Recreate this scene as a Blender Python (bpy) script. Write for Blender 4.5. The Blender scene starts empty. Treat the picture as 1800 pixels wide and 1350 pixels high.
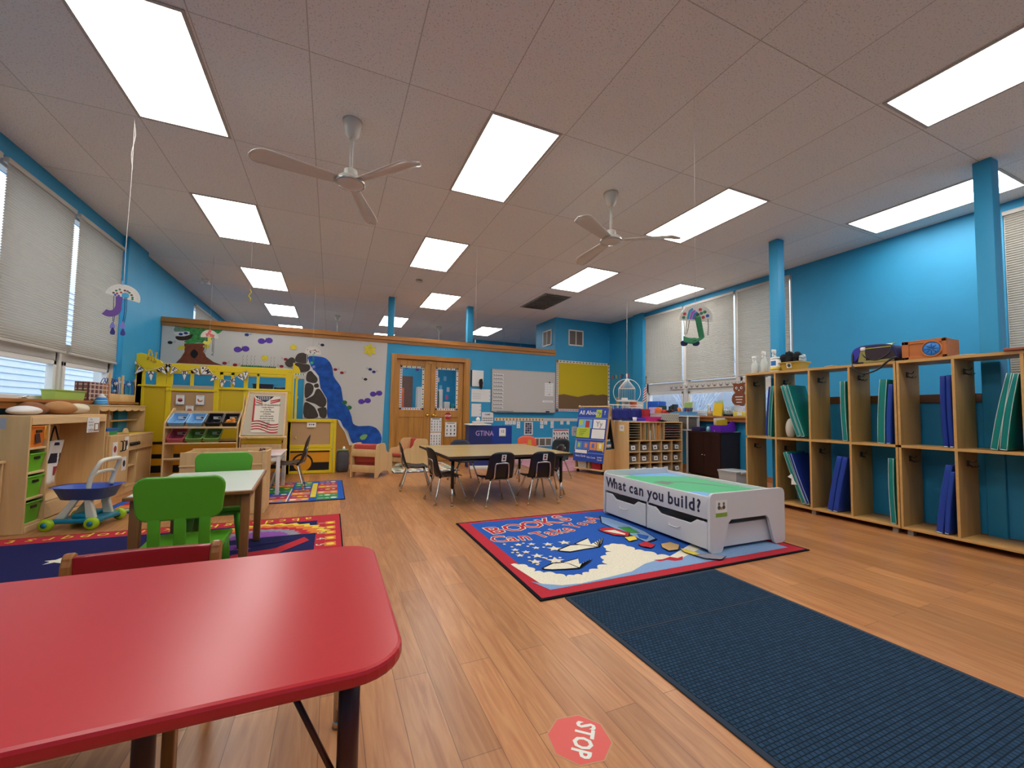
import bpy, bmesh, math, random
from mathutils import Matrix, Vector, noise
random.seed(7)
PI = math.pi
SC = bpy.context.scene
COL = SC.collection

# ---------------------------------------------------------------- camera, world, exposure
cam_data = bpy.data.cameras.new('camera')
cam_data.sensor_width = 36.0
cam_data.lens = 723.0 / 1800 * 36
cam_data.shift_x = 3 / 1800
cam_data.shift_y = 12 / 1800
cam_data.clip_start = 0.05
cam_data.clip_end = 200
camera = bpy.data.objects.new('camera', cam_data)
COL.objects.link(camera)
def _cam():
    yaw, pitch, roll = (math.radians(v) for v in (23.48, 2.97, 0.91))
    fw = Vector((math.sin(yaw) * math.cos(pitch), math.cos(yaw) * math.cos(pitch), math.sin(pitch)))
    rt = Vector((math.cos(yaw), -math.sin(yaw), 0))
    up = rt.cross(fw)
    r2 = rt * math.cos(roll) + up * math.sin(roll)
    u2 = up * math.cos(roll) - rt * math.sin(roll)
    m = Matrix((r2, u2, -fw)).transposed().to_4x4()
    m.translation = (0, 0, 1.035)
    return m
camera.matrix_world = _cam()
SC.camera = camera
SC.view_settings.view_transform = 'Standard'
SC.view_settings.look = 'None'
SC.view_settings.gamma = 1
SC.view_settings.use_curve_mapping = False
SC.view_settings.exposure = 0.9
PANEL = 6.2          # strength of the fluorescent diffusers
world = bpy.data.worlds.new('overcast_sky')
SC.world = world
world.use_nodes = True
_wn = world.node_tree; _bg = _wn.nodes['Background']                  # overcast: three times brighter overhead than at the horizon
_tc = _wn.nodes.new('ShaderNodeTexCoord'); _sp = _wn.nodes.new('ShaderNodeSeparateXYZ'); _cr = _wn.nodes.new('ShaderNodeValToRGB')
_cr.color_ramp.elements[0].position = .02; _cr.color_ramp.elements[0].color = (.075, .10, .145, 1)
_cr.color_ramp.elements[1].position = .75; _cr.color_ramp.elements[1].color = (.82, .92, 1.0, 1)
_wn.links.new(_tc.outputs['Generated'], _sp.inputs[0]); _wn.links.new(_sp.outputs['Z'], _cr.inputs[0]); _wn.links.new(_cr.outputs[0], _bg.inputs[0])
_bg.inputs[1].default_value = 2.1

# ---------------------------------------------------------------- materials
MATS = {}
def lin(h):
    if isinstance(h, str):
        h = h.lstrip('#'); h = [int(h[i:i + 2], 16) / 255 for i in (0, 2, 4)]
    return tuple((c / 12.92 if c <= .04045 else ((c + .055) / 1.055) ** 2.4) for c in h) + (1,)
def M(name, col='#808080', rough=.5, metal=0.0, spec=.5, var=0.0, scale=8.0, bump=0.0, coat=0.0):
    if name in MATS: return MATS[name]
    m = bpy.data.materials.new(name); m.use_nodes = True
    nt = m.node_tree; b = nt.nodes['Principled BSDF']
    b.inputs['Base Color'].default_value = lin(col)
    b.inputs['Roughness'].default_value = rough
    b.inputs['Metallic'].default_value = metal
    b.inputs['Specular IOR Level'].default_value = spec
    if coat: b.inputs['Coat Weight'].default_value = coat
    if var or bump:
        tc = nt.nodes.new('ShaderNodeTexCoord'); n = nt.nodes.new('ShaderNodeTexNoise')
        n.inputs['Scale'].default_value = scale; n.inputs['Detail'].default_value = 4
        nt.links.new(tc.outputs['Object'], n.inputs['Vector'])
        if var:
            r = nt.nodes.new('ShaderNodeValToRGB')
            c = lin(col)
            r.color_ramp.elements[0].position = .3; r.color_ramp.elements[1].position = .7
            r.color_ramp.elements[0].color = tuple(x * (1 - var) for x in c[:3]) + (1,)
            r.color_ramp.elements[1].color = tuple(min(1, x * (1 + var)) for x in c[:3]) + (1,)
            nt.links.new(n.outputs['Fac'], r.inputs['Fac']); nt.links.new(r.outputs['Color'], b.inputs['Base Color'])
        if bump:
            bp = nt.nodes.new('ShaderNodeBump'); bp.inputs['Strength'].default_value = bump; bp.inputs['Distance'].default_value = .004
            nt.links.new(n.outputs['Fac'], bp.inputs['Height']); nt.links.new(bp.outputs['Normal'], b.inputs['Normal'])
    MATS[name] = m
    return m
def wood(name, col, axis='z', rough=.45, var=.16, freq=9.0):
    if name in MATS: return MATS[name]
    m = M(name, col, rough); nt = m.node_tree; b = nt.nodes['Principled BSDF']
    tc = nt.nodes.new('ShaderNodeTexCoord'); mp = nt.nodes.new('ShaderNodeMapping'); n = nt.nodes.new('ShaderNodeTexNoise')
    s = [freq, freq, freq]; s['xyz'.index(axis)] = freq * .08
    mp.inputs['Scale'].default_value = s
    n.inputs['Scale'].default_value = 2.2; n.inputs['Detail'].default_value = 6; n.inputs['Distortion'].default_value = 1.2
    r = nt.nodes.new('ShaderNodeValToRGB'); c = lin(col)
    r.color_ramp.elements[0].position = .32; r.color_ramp.elements[1].position = .68
    r.color_ramp.elements[0].color = (c[0] * (1 - var), c[1] * (1 - var * 1.25), c[2] * (1 - var * 1.5), 1)
    r.color_ramp.elements[1].color = tuple(min(1, x * (1 + var * .7)) for x in c[:3]) + (1,)
    nt.links.new(tc.outputs['Object'], mp.inputs['Vector']); nt.links.new(mp.outputs['Vector'], n.inputs['Vector'])
    nt.links.new(n.outputs['Fac'], r.inputs['Fac']); nt.links.new(r.outputs['Color'], b.inputs['Base Color'])
    return m
def glass(name='window_glass', tint=(1, 1, 1), gloss=.08):
    if name in MATS: return MATS[name]
    m = bpy.data.materials.new(name); m.use_nodes = True; nt = m.node_tree; nt.nodes.clear()
    o = nt.nodes.new('ShaderNodeOutputMaterial'); mx = nt.nodes.new('ShaderNodeMixShader'); t = nt.nodes.new('ShaderNodeBsdfTransparent'); g = nt.nodes.new('ShaderNodeBsdfGlossy')
    t.inputs[0].default_value = tuple(tint) + (1,); g.inputs['Roughness'].default_value = .03; mx.inputs[0].default_value = gloss
    nt.links.new(t.outputs[0], mx.inputs[1]); nt.links.new(g.outputs[0], mx.inputs[2]); nt.links.new(mx.outputs[0], o.inputs[0])
    MATS[name] = m; return m

# ---------------------------------------------------------------- mesh builder (author in world coordinates)
def root_matrix(o):
    m = Matrix.Identity(4)
    while o is not None:
        m = Matrix.LocRotScale(o.location, o.rotation_euler, o.scale) @ m
        o = o.parent
    return m
class MB:
    def __init__(s):
        s.v = []; s.f = []; s.fm = []; s.mats = []; s.M = Matrix.Identity(4); s.sm = []
    def mi(s, m):
        if m not in s.mats: s.mats.append(m)
        return s.mats.index(m)
    def add(s, vs, fs, m, smooth=False):
        k = len(s.v); s.v += [tuple(s.M @ Vector(p)) for p in vs]; i = s.mi(m)
        for f in fs: s.f.append([k + a for a in f]); s.fm.append(i); s.sm.append(smooth)
        return s
    def box(s, x0, x1, y0, y1, z0, z1, m, bev=0.0, seg=2):
        x0, x1 = min(x0, x1), max(x0, x1); y0, y1 = min(y0, y1), max(y0, y1); z0, z1 = min(z0, z1), max(z0, z1)
        if bev <= 0:
            v = [(x, y, z) for z in (z0, z1) for y in (y0, y1) for x in (x0, x1)]
            return s.add(v, [(0, 2, 3, 1), (4, 5, 7, 6), (0, 1, 5, 4), (2, 6, 7, 3), (0, 4, 6, 2), (1, 3, 7, 5)], m)
        b = bmesh.new(); bmesh.ops.create_cube(b, size=1)
        for q in b.verts: q.co = (x0 + (q.co.x + .5) * (x1 - x0), y0 + (q.co.y + .5) * (y1 - y0), z0 + (q.co.z + .5) * (z1 - z0))
        bev = min(bev, .49 * min(x1 - x0, y1 - y0, z1 - z0))
        bmesh.ops.bevel(b, geom=b.edges[:], offset=bev, segments=seg, profile=.5, affect='EDGES')
        b.verts.index_update()
        s.add([tuple(q.co) for q in b.verts], [[q.index for q in f.verts] for f in b.faces], m, True); b.free(); return s
    def boxc(s, c, d, m, rx=0, ry=0, rz=0, bev=0.0):
        old = s.M
        s.M = old @ Matrix.Translation(c) @ Matrix.Rotation(rz, 4, 'Z') @ Matrix.Rotation(ry, 4, 'Y') @ Matrix.Rotation(rx, 4, 'X')
        s.box(-d[0] / 2, d[0] / 2, -d[1] / 2, d[1] / 2, -d[2] / 2, d[2] / 2, m, bev); s.M = old; return s
    def tube(s, pts, r, m, n=8, cap=True, close=False):
        P = [Vector(p) for p in pts]; N = len(P); R = r if isinstance(r, (list, tuple)) else [r] * N
        vs = []; ref = None
        for i, p in enumerate(P):
            if close: t = P[(i + 1) % N] - P[i - 1]
            else: t = P[min(i + 1, N - 1)] - P[max(i - 1, 0)]
            t = t.normalized() if t.length > 1e-9 else Vector((0, 0, 1))
            if ref is None:
                a = Vector((0, 0, 1)) if abs(t.z) < .9 else Vector((1, 0, 0)); ref = t.cross(a).normalized()
            ref = (ref - t * ref.dot(t)).normalized(); bi = t.cross(ref)
            for k in range(n):
                a = 2 * PI * k / n; vs.append(p + (ref * math.cos(a) + bi * math.sin(a)) * R[i])
        fs = []
        for i in range(N if close else N - 1):
            j = (i + 1) % N
            for k in range(n): fs.append((i * n + k, i * n + (k + 1) % n, j * n + (k + 1) % n, j * n + k))
        if cap and not close: fs += [tuple(range(n))[::-1], tuple(range((N - 1) * n, N * n))]
        return s.add(vs, fs, m, True)
    def lathe(s, prof, c, m, n=20, axis='z'):
        vs = []; fs = []
        for r, h in prof:
            for k in range(n):
                a = 2 * PI * k / n; x, y = r * math.cos(a), r * math.sin(a)
                p = (x, y, h) if axis == 'z' else ((h, x, y) if axis == 'x' else (x, h, y))
                vs.append((c[0] + p[0], c[1] + p[1], c[2] + p[2]))
        for i in range(len(prof) - 1):
            for k in range(n): fs.append((i * n + k, i * n + (k + 1) % n, (i + 1) * n + (k + 1) % n, (i + 1) * n + k))
        fs += [tuple(range(n))[::-1], tuple(range((len(prof) - 1) * n, len(prof) * n))]
        return s.add(vs, fs, m, True)
    def pt(s, plane, d, q):
        return (q[0], d, q[1]) if plane == 'y' else ((d, q[0], q[1]) if plane == 'x' else (q[0], q[1], d))
    def poly(s, plane, d, out, m):                    # a flat patch in the plane x=d, y=d or z=d
        return s.add([s.pt(plane, d, q) for q in out], [tuple(range(len(out)))], m)
    def prism(s, plane, d0, d1, out, m, smooth=False):
        n = len(out); vs = [s.pt(plane, d0, q) for q in out] + [s.pt(plane, d1, q) for q in out]
        return s.add(vs, [tuple(range(n)), tuple(range(n, 2 * n))[::-1]] + [(i, (i + 1) % n, n + (i + 1) % n, n + i) for i in range(n)], m, smooth)
    def rect(s, plane, d, a, b, m):                   # two opposite corners
        return s.poly(plane, d, [(a[0], a[1]), (b[0], a[1]), (b[0], b[1]), (a[0], b[1])], m)
    def disc(s, plane, d, c, r, m, n=18, ry=None):
        return s.poly(plane, d, [(c[0] + r * math.cos(2 * PI * k / n), c[1] + (ry or r) * math.sin(2 * PI * k / n)) for k in range(n)], m)
    def star(s, plane, d, c, r, m, n=5, inner=.42, rot=PI / 2):
        return s.poly(plane, d, [(c[0] + (r if k % 2 == 0 else r * inner) * math.cos(rot + PI * k / n), c[1] + (r if k % 2 == 0 else r * inner) * math.sin(rot + PI * k / n)) for k in range(2 * n)], m)
    def text(s, body, plane, d, c, size, m, rot=0.0, align='CENTER', off=0.0, sx=1.0, flip=False):
        V, F = text_geo(body, align, off)
        cr, sr = math.cos(rot), math.sin(rot); out = []
        for x, y in V:
            x *= size * sx; y *= size
            if flip: x = -x
            out.append(s.pt(plane, d, (c[0] + x * cr - y * sr, c[1] + x * sr + y * cr)))
        return s.add(out, F, m)
    def ball(s, c, r, m, seg=14, rings=8):
        r = r if isinstance(r, (tuple, list)) else (r, r, r); vs = []; fs = []
        for i in range(1, rings):
            t = PI * i / rings
            for k in range(seg):
                a = 2 * PI * k / seg; vs.append((c[0] + r[0] * math.sin(t) * math.cos(a), c[1] + r[1] * math.sin(t) * math.sin(a), c[2] + r[2] * math.cos(t)))
        for i in range(rings - 2):
            for k in range(seg): fs.append((i * seg + k, (i + 1) * seg + k, (i + 1) * seg + (k + 1) % seg, i * seg + (k + 1) % seg))
        vs += [(c[0], c[1], c[2] + r[2]), (c[0], c[1], c[2] - r[2])]; a = len(vs) - 2
        for k in range(seg):
            fs.append((a, k, (k + 1) % seg)); fs.append((a + 1, (rings - 2) * seg + (k + 1) % seg, (rings - 2) * seg + k))
        return s.add(vs, fs, m, True)
    def grid(s, fn, nu, nv, m, smooth=True, thick=None):
        vs = [fn(i / nu, j / nv) for i in range(nu + 1) for j in range(nv + 1)]
        fs = [(i * (nv + 1) + j, (i + 1) * (nv + 1) + j, (i + 1) * (nv + 1) + j + 1, i * (nv + 1) + j + 1) for i in range(nu) for j in range(nv)]
        return s.add(vs, fs, m, smooth)
    def obj(s, name, parent=None, label=None, bevel=0.0, solid=0.0, fixn=True, sub=0):
        me = bpy.data.meshes.new(name)
        iv = root_matrix(parent).inverted() if parent is not None else Matrix.Identity(4)
        me.from_pydata([tuple(iv @ Vector(p)) for p in s.v], [], s.f)
        for m in s.mats: me.materials.append(m)
        for p, i, sm in zip(me.polygons, s.fm, s.sm): p.material_index = i; p.use_smooth = sm
        if fixn:
            b = bmesh.new(); b.from_mesh(me); bmesh.ops.recalc_face_normals(b, faces=b.faces[:]); b.to_mesh(me); b.free()
        o = bpy.data.objects.new(name, me); COL.objects.link(o)
        if parent is not None: o.parent = parent
        if solid:
            q = o.modifiers.new('thickness', 'SOLIDIFY'); q.thickness = solid; q.offset = 0
        if bevel:
            q = o.modifiers.new('edges', 'BEVEL'); q.width = bevel; q.segments = 2; q.limit_method = 'ANGLE'; q.angle_limit = math.radians(40)
        if sub:
            q = o.modifiers.new('smooth', 'SUBSURF'); q.levels = sub; q.render_levels = sub
        if label: o['label'] = label
        return o
TXT = {}
def text_geo(body, align='CENTER', off=0.0):
    k = (body, align, off)
    if k not in TXT:
        cu = bpy.data.curves.new('lettering', 'FONT'); cu.body = body; cu.align_x = align; cu.align_y = 'CENTER'; cu.size = 1; cu.offset = off; cu.resolution_u = 2
        o = bpy.data.objects.new('lettering', cu)
        me = bpy.data.meshes.new_from_object(o)
        TXT[k] = ([(v.co.x, v.co.y) for v in me.vertices], [tuple(p.vertices) for p in me.polygons])
        bpy.data.meshes.remove(me); bpy.data.objects.remove(o); bpy.data.curves.remove(cu)
    return TXT[k]
def tag(o, label, cat, group=None):
    o['label'] = label; o['category'] = cat
    if group: o['group'] = group
    return o
def thing(name, label, cat, loc=(0, 0, 0), rz=0.0, group=None):
    o = bpy.data.objects.new(name, None); COL.objects.link(o); o.empty_display_size = .1
    o.location = loc; o.rotation_euler = (0, 0, rz)
    return tag(o, label, cat, group)
def struct(o):
    o['kind'] = 'structure'; return o
def copy_tree(o, parent=None):
    c = o.copy(); COL.objects.link(c); c.parent = parent
    for ch in [q for q in bpy.data.objects if q.parent is o]: copy_tree(ch, c)
    return c
def dup(o, loc, rz=0.0, label=None, group=None):
    c = copy_tree(o); c.location = loc; c.rotation_euler = (0, 0, rz)
    if label: c['label'] = label
    if group: c['group'] = group
    return c
def arc(cx, cy, r, a0, a1, n=8, ry=None):
    return [(cx + r * math.cos(math.radians(a0 + (a1 - a0) * i / n)), cy + (ry or r) * math.sin(math.radians(a0 + (a1 - a0) * i / n))) for i in range(n + 1)]
def rrect(x0, x1, y0, y1, r, n=5):
    return arc(x1 - r, y1 - r, r, 0, 90, n) + arc(x0 + r, y1 - r, r, 90, 180, n) + arc(x0 + r, y0 + r, r, 180, 270, n) + arc(x1 - r, y0 + r, r, 270, 360, n)
def smooth_path(pts, n=4):
    P = [Vector(p) for p in pts]; out = []
    for i in range(len(P) - 1):
        p0, p1, p2, p3 = P[max(i - 1, 0)], P[i], P[i + 1], P[min(i + 2, len(P) - 1)]
        for k in range(n):
            t = k / n
            out.append(.5 * ((2 * p1) + (p2 - p0) * t + (2 * p0 - 5 * p1 + 4 * p2 - p3) * t * t + (3 * p1 - p0 - 3 * p2 + p3) * t ** 3))
    return out + [P[-1]]
def spline2(pts, n=4):                                   # closed smooth outline
    P = [Vector(p) for p in pts]; N = len(P); out = []
    for i in range(N):
        p0, p1, p2, p3 = P[i - 1], P[i], P[(i + 1) % N], P[(i + 2) % N]
        for k in range(n):
            t = k / n; q = .5 * ((2 * p1) + (p2 - p0) * t + (2 * p0 - 5 * p1 + 4 * p2 - p3) * t * t + (3 * p1 - p0 - 3 * p2 + p3) * t ** 3)
            out.append((q[0], q[1]))
    return out
def bb(p):                                               # bounding corners of two measured points
    return (min(p[0][0], p[1][0]), max(p[0][0], p[1][0]), min(p[0][1], p[1][1]), max(p[0][1], p[1][1]))

# common materials
BLUE = M('blue_wall_paint', '#2b96c4', .55, var=.03, scale=3)
BIRCH = wood('birch_ply', '#d8b27c', 'z', .45, .07, 7)
BIRCHX = wood('birch_edge', '#dcb886', 'y', .45, .06, 9)
OAK = wood('oak_trim', '#b0742f', 'x', .4, .2, 8)
OAKZ = wood('oak_door', '#b98138', 'z', .4, .18, 6)
OAKY = wood('oak_sill', '#a5672d', 'y', .4, .2, 8)
CUB = wood('cubby_plywood', '#b08a4e', 'z', .5, .12, 6)
CUBE = wood('cubby_edge', '#c89a5a', 'y', .45, .08, 8)
WHITE = M('white_paint', '#e4e2dd', .45)
PAPER = M('white_paper', '#e6e3df', .7)
BLACK = M('black_plastic', '#0d0e11', .35)
CHROME = M('chrome', '#c9c7c4', .2, 1.0)
YEL = M('yellow_paint', '#e2c512', .4)
RED = M('red_laminate', '#b5222a', .3)
INK = M('black_ink', '#15141a', .7)

# ================================================================= ROOM SHELL
XL, XR, YB, YP, YF, CZ = -2.59, 6.33, -3.6, 8.38, 14.2, 3.285
def floor_mat():
    m = M('laminate_floor', '#b98250', .33); nt = m.node_tree; b = nt.nodes['Principled BSDF']; L = nt.links
    tc = nt.nodes.new('ShaderNodeTexCoord'); mp = nt.nodes.new('ShaderNodeMapping'); mp.inputs['Rotation'].default_value = (0, 0, PI / 2)
    br = nt.nodes.new('ShaderNodeTexBrick'); br.offset = .37; br.inputs['Scale'].default_value = 1
    br.inputs['Brick Width'].default_value = 1.22; br.inputs['Row Height'].default_value = .13; br.inputs['Mortar Size'].default_value = .0014
    br.inputs['Color1'].default_value = (.78, .78, .78, 1); br.inputs['Color2'].default_value = (1.12, 1.12, 1.12, 1); br.inputs['Mortar'].default_value = (.45, .42, .4, 1)
    mp2 = nt.nodes.new('ShaderNodeMapping'); mp2.inputs['Scale'].default_value = (14, 1.1, 1)
    n = nt.nodes.new('ShaderNodeTexNoise'); n.inputs['Scale'].default_value = 2.2; n.inputs['Detail'].default_value = 7; n.inputs['Distortion'].default_value = 1.4
    r = nt.nodes.new('ShaderNodeValToRGB'); r.color_ramp.elements[0].position = .3; r.color_ramp.elements[1].position = .72
    r.color_ramp.elements[0].color = lin('#a5683a'); r.color_ramp.elements[1].color = lin('#c28a58')
    mx = nt.nodes.new('ShaderNodeMixRGB'); mx.blend_type = 'MULTIPLY'; mx.inputs[0].default_value = 1
    L.new(tc.outputs['Object'], mp.inputs['Vector']); L.new(mp.outputs['Vector'], br.inputs['Vector'])
    L.new(tc.outputs['Object'], mp2.inputs['Vector']); L.new(mp2.outputs['Vector'], n.inputs['Vector']); L.new(n.outputs['Fac'], r.inputs['Fac'])
    L.new(r.outputs['Color'], mx.inputs[1]); L.new(br.outputs['Color'], mx.inputs[2]); L.new(mx.outputs['Color'], b.inputs['Base Color'])
    return m
def ceil_mat():
    m = M('ceiling_tile', '#efeeec', .85, spec=.2); nt = m.node_tree; b = nt.nodes['Principled BSDF']; L = nt.links
    tc = nt.nodes.new('ShaderNodeTexCoord'); mp = nt.nodes.new('ShaderNodeMapping'); mp.inputs['Location'].default_value = (1.449, -2.79, 0)
    br = nt.nodes.new('ShaderNodeTexBrick'); br.offset = 0; br.inputs['Scale'].default_value = 1
    br.inputs['Brick Width'].default_value = .622; br.inputs['Row Height'].default_value = 1.216; br.inputs['Mortar Size'].default_value = .0035
    br.inputs['Color1'].default_value = (.95, .95, .95, 1); br.inputs['Color2'].default_value = (1.0, 1.0, 1.0, 1); br.inputs['Mortar'].default_value = (.62, .6, .58, 1)
    n = nt.nodes.new('ShaderNodeTexNoise'); n.inputs['Scale'].default_value = 95; n.inputs['Detail'].default_value = 3
    r = nt.nodes.new('ShaderNodeValToRGB'); r.color_ramp.elements[0].position = .33; r.color_ramp.elements[1].position = .42
    r.color_ramp.elements[0].color = lin('#c9c6c2'); r.color_ramp.elements[1].color = lin('#efeeec')
    mx = nt.nodes.new('ShaderNodeMixRGB'); mx.blend_type = 'MULTIPLY'; mx.inputs[0].default_value = 1
    L.new(tc.outputs['Object'], mp.inputs['Vector']); L.new(mp.outputs['Vector'], br.inputs['Vector'])
    L.new(tc.outputs['Object'], n.inputs['Vector']); L.new(n.outputs['Fac'], r.inputs['Fac'])
    L.new(r.outputs['Color'], mx.inputs[1]); L.new(br.outputs['Color'], mx.inputs[2]); L.new(mx.outputs['Color'], b.inputs['Base Color'])
    return m
struct(MB().box(XL - .3, XR + .3, YB - .2, YF + .2, -.12, 0, floor_mat()).obj('floor'))
struct(MB().box(XL - .3, XR + .3, YB - .2, YF + .2, CZ, CZ + .12, ceil_mat()).obj('ceiling'))
# left wall: openings between piers
def side_wall(name, xa, xb, openings, z0, z1):
    w = MB(); y = YB
    for a, b in openings:
        w.box(xa, xb, y, a, 0, CZ, BLUE); w.box(xa, xb, a, b, 0, z0, BLUE); w.box(xa, xb, a, b, z1, CZ, BLUE); y = b
    w.box(xa, xb, y, YF, 0, CZ, BLUE)
    return struct(w.obj(name))
side_wall('wall_left', XL - .2, XL, [(3.7, 6.92), (10.0, 12.4)], 1.03, 3.12)
side_wall('wall_right', XR, XR + .2, [(-.4, 1.80), (3.94, 7.12)], 1.03, 3.19)
struct(MB().box(XL, XR, YB - .15, YB, 0, CZ, BLUE).obj('wall_rear'))
struct(MB().box(XL, XR, YF, YF + .15, 0, CZ, BLUE).obj('wall_far'))
w = MB()                                                   # partition with the doorway
w.box(XL, 1.13, YP, YP + .12, 0, 2.42, BLUE); w.box(1.13, 2.60, YP, YP + .12, 2.10, 2.42, BLUE); w.box(2.60, 4.775, YP, YP + .12, 0, 2.42, BLUE)
struct(w.obj('wall_back'))
struct(MB().box(4.775, XR, YP, 9.38, 0, CZ, BLUE).obj('wall_closet'))
struct(MB().box(XL, 4.775, YP - .045, YP + .165, 2.42, 2.46, OAK).box(XL, 4.775, YP - .02, YP, 2.36, 2.42, OAK).box(XL, 4.775, YP - .03, YP + .15, 2.46, 2.505, OAK).obj('trim_1', bevel=.004))
struct(MB().box(XR - .07, XR, 7.12, 7.43, 0, CZ, BLUE).obj('pillar'))
for x0, x1, y0, y1, z0 in ((5.10, 5.24, 1.50, 1.615, 0), (5.10, 5.23, 3.34, 3.455, 0), (.975, 1.09, 8.335, 8.45, 2.505), (2.605, 2.735, 8.335, 8.45, 2.505)):
    struct(MB().box(x0, x1, y0, y1, z0, CZ, BLUE, .006).obj('pillar'))
struct(MB().box(XL, XL + .06, 6.94, 7.56, 0, CZ, BLUE).obj('pillar'))
BASE = wood('oak_baseboard', '#a8683a', 'x', .5, .15, 8)
struct(MB().box(2.70, XR, YP - .015, YP, 0, .075, BASE).box(XL, 1.05, YP - .015, YP, 0, .075, BASE).obj('baseboard_back'))
struct(MB().box(XR - .015, XR, YB, YP, 0, .09, BASE).obj('baseboard_right'))
struct(MB().box(XL, XL + .015, YB, YP, 0, .09, BASE).obj('baseboard_left'))
DARKOAK = wood('dark_rail_oak', '#6d4526', 'y', .45, .2, 8)
struct(MB().box(5.13, 5.225, -1.2, 3.34, 0, 1.19, BLUE).obj('wall_knee'))
struct(MB().box(5.105, 5.25, -1.2, 1.498, 1.185, 1.262, DARKOAK, .004).box(5.105, 5.25, 1.617, 3.338, 1.185, 1.262, DARKOAK, .004).obj('trim_2'))
struct(MB().box(5.115, 5.13, -1.2, 1.498, 0, .07, BASE).box(5.115, 5.13, 1.617, 3.338, 0, .07, BASE).obj('baseboard_knee'))
struct(MB().box(3.95, XR, 12.15, YF, 0, CZ, BLUE).obj('wall_far_closet'))
struct(MB().box(XL, -2.462, 3.2, 7.34, 1.055, 1.088, OAKY, .005).box(XL, -2.49, 3.2, 5.95, 1.0, 1.055, OAKY).obj('trim_3'))
struct(MB().box(6.17, XR, 3.95, 7.12, .985, 1.022, OAKY, .005).box(6.2, XR, 3.95, 7.12, .93, .985, OAKY).obj('trim_4'))
struct(MB().box(6.17, XR, -.4, 1.8, .985, 1.022, OAKY, .005).obj('trim_5'))

JM = M('window_frame_white', '#dcd8d2', .5)
for nm, x0, x1, ys, z0, z1 in (('left', XL - .2, XL - .015, (3.7, 6.92, 10.0, 12.4), 1.03, 3.12), ('right', XR + .015, XR + .2, (-.4, 1.80, 3.94, 7.12), 1.03, 3.19)):
    j = MB()
    for k, y in enumerate(ys): j.box(x0, x1, y + (.001 if k % 2 == 0 else -.013), y + (.013 if k % 2 == 0 else -.001), z0, z1, JM)
    struct(j.obj('window_jambs_' + nm))
# windows: white frame, one tilting lower light with its own sash, upper light behind the shade
FR = M('window_frame_white', '#dcd8d2', .5)
GL = glass()
def window(n, xw, y0, y1, z0, z1, s):
    """xw: wall face; s = +1 when outdoors is towards +x"""
    root = bpy.data.objects.new('window_%d' % n, None); COL.objects.link(root); root.location = (xw + s * .1, (y0 + y1) / 2, z0); struct(root)
    xa, xb = xw + s * .05, xw + s * .12
    f = MB()
    f.box(xa, xb, y0, y0 + .055, z0, z1, FR); f.box(xa, xb, y1 - .055, y1, z0, z1, FR)
    f.box(xa, xb, y0, y1, z0, z0 + .045, FR); f.box(xa, xb, y0, y1, z1 - .05, z1, FR); f.box(xa, xb, y0, y1, z0 + .47, z0 + .66, FR)
    f.obj('window_frame', root, bevel=.004)
    q = MB(); xs = xw + s * .035; a, b, c, d = y0 + .06, y1 - .06, z0 + .05, z0 + .465; t = .045
    q.box(xs, xa + s * .04, a, a + t, c, d, FR); q.box(xs, xa + s * .04, b - t, b, c, d, FR); q.box(xs, xa + s * .04, a, b, c, c + t, FR); q.box(xs, xa + s * .04, a, b, d - t, d, FR)
    q.obj('window_sash', root, bevel=.004)
    g = MB(); g.box(xa + s * .02, xa + s * .024, a + t, b - t, c + t, d - t, GL); g.box(xa + s * .02, xa + s * .024, y0 + .055, y1 - .055, z0 + .66, z1 - .05, GL); g.obj('glass', root)
    if s < 0:
        l = MB(); ym = (y0 + y1) / 2; l.box(xs, xs + .02, ym - .04, ym + .04, c + .005, c + .02, CHROME); l.tube([(xs + .02, ym - .03, c + .02), (xs + .035, ym + .02, c + .035)], .006, CHROME); l.obj('window_latch', root)
for n, y0, y1 in ((1, 3.7, 4.74), (2, 4.74, 5.83), (3, 5.83, 6.92)): window(n, XL, y0, y1, 1.03, 3.12, -1)
for n, y0, y1 in ((4, 10.0, 11.2), (5, 11.2, 12.4)): window(n, XL, y0, y1, 1.03, 3.12, -1)
for n, y0, y1 in ((6, 6.02, 7.12), (7, 4.86, 6.02), (8, 3.94, 4.86), (9, .72, 1.80), (10, -.4, .72)): window(n, XR, y0, y1, 1.03, 3.19, 1)
for y0, y1 in ((5.965, 6.05), (4.84, 4.905), (3.94, 3.96)): struct(MB().box(XR + .012, XR + .12, y0, y1, 1.03, 3.19, FR, .004).obj('window_mullion'))
for y0, y1 in ((5.80, 5.845), (4.70, 4.75)): struct(MB().box(XL - .12, XL - .03, y0, y1, 1.03, 3.12, FR, .004).obj('window_mullion'))
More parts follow.
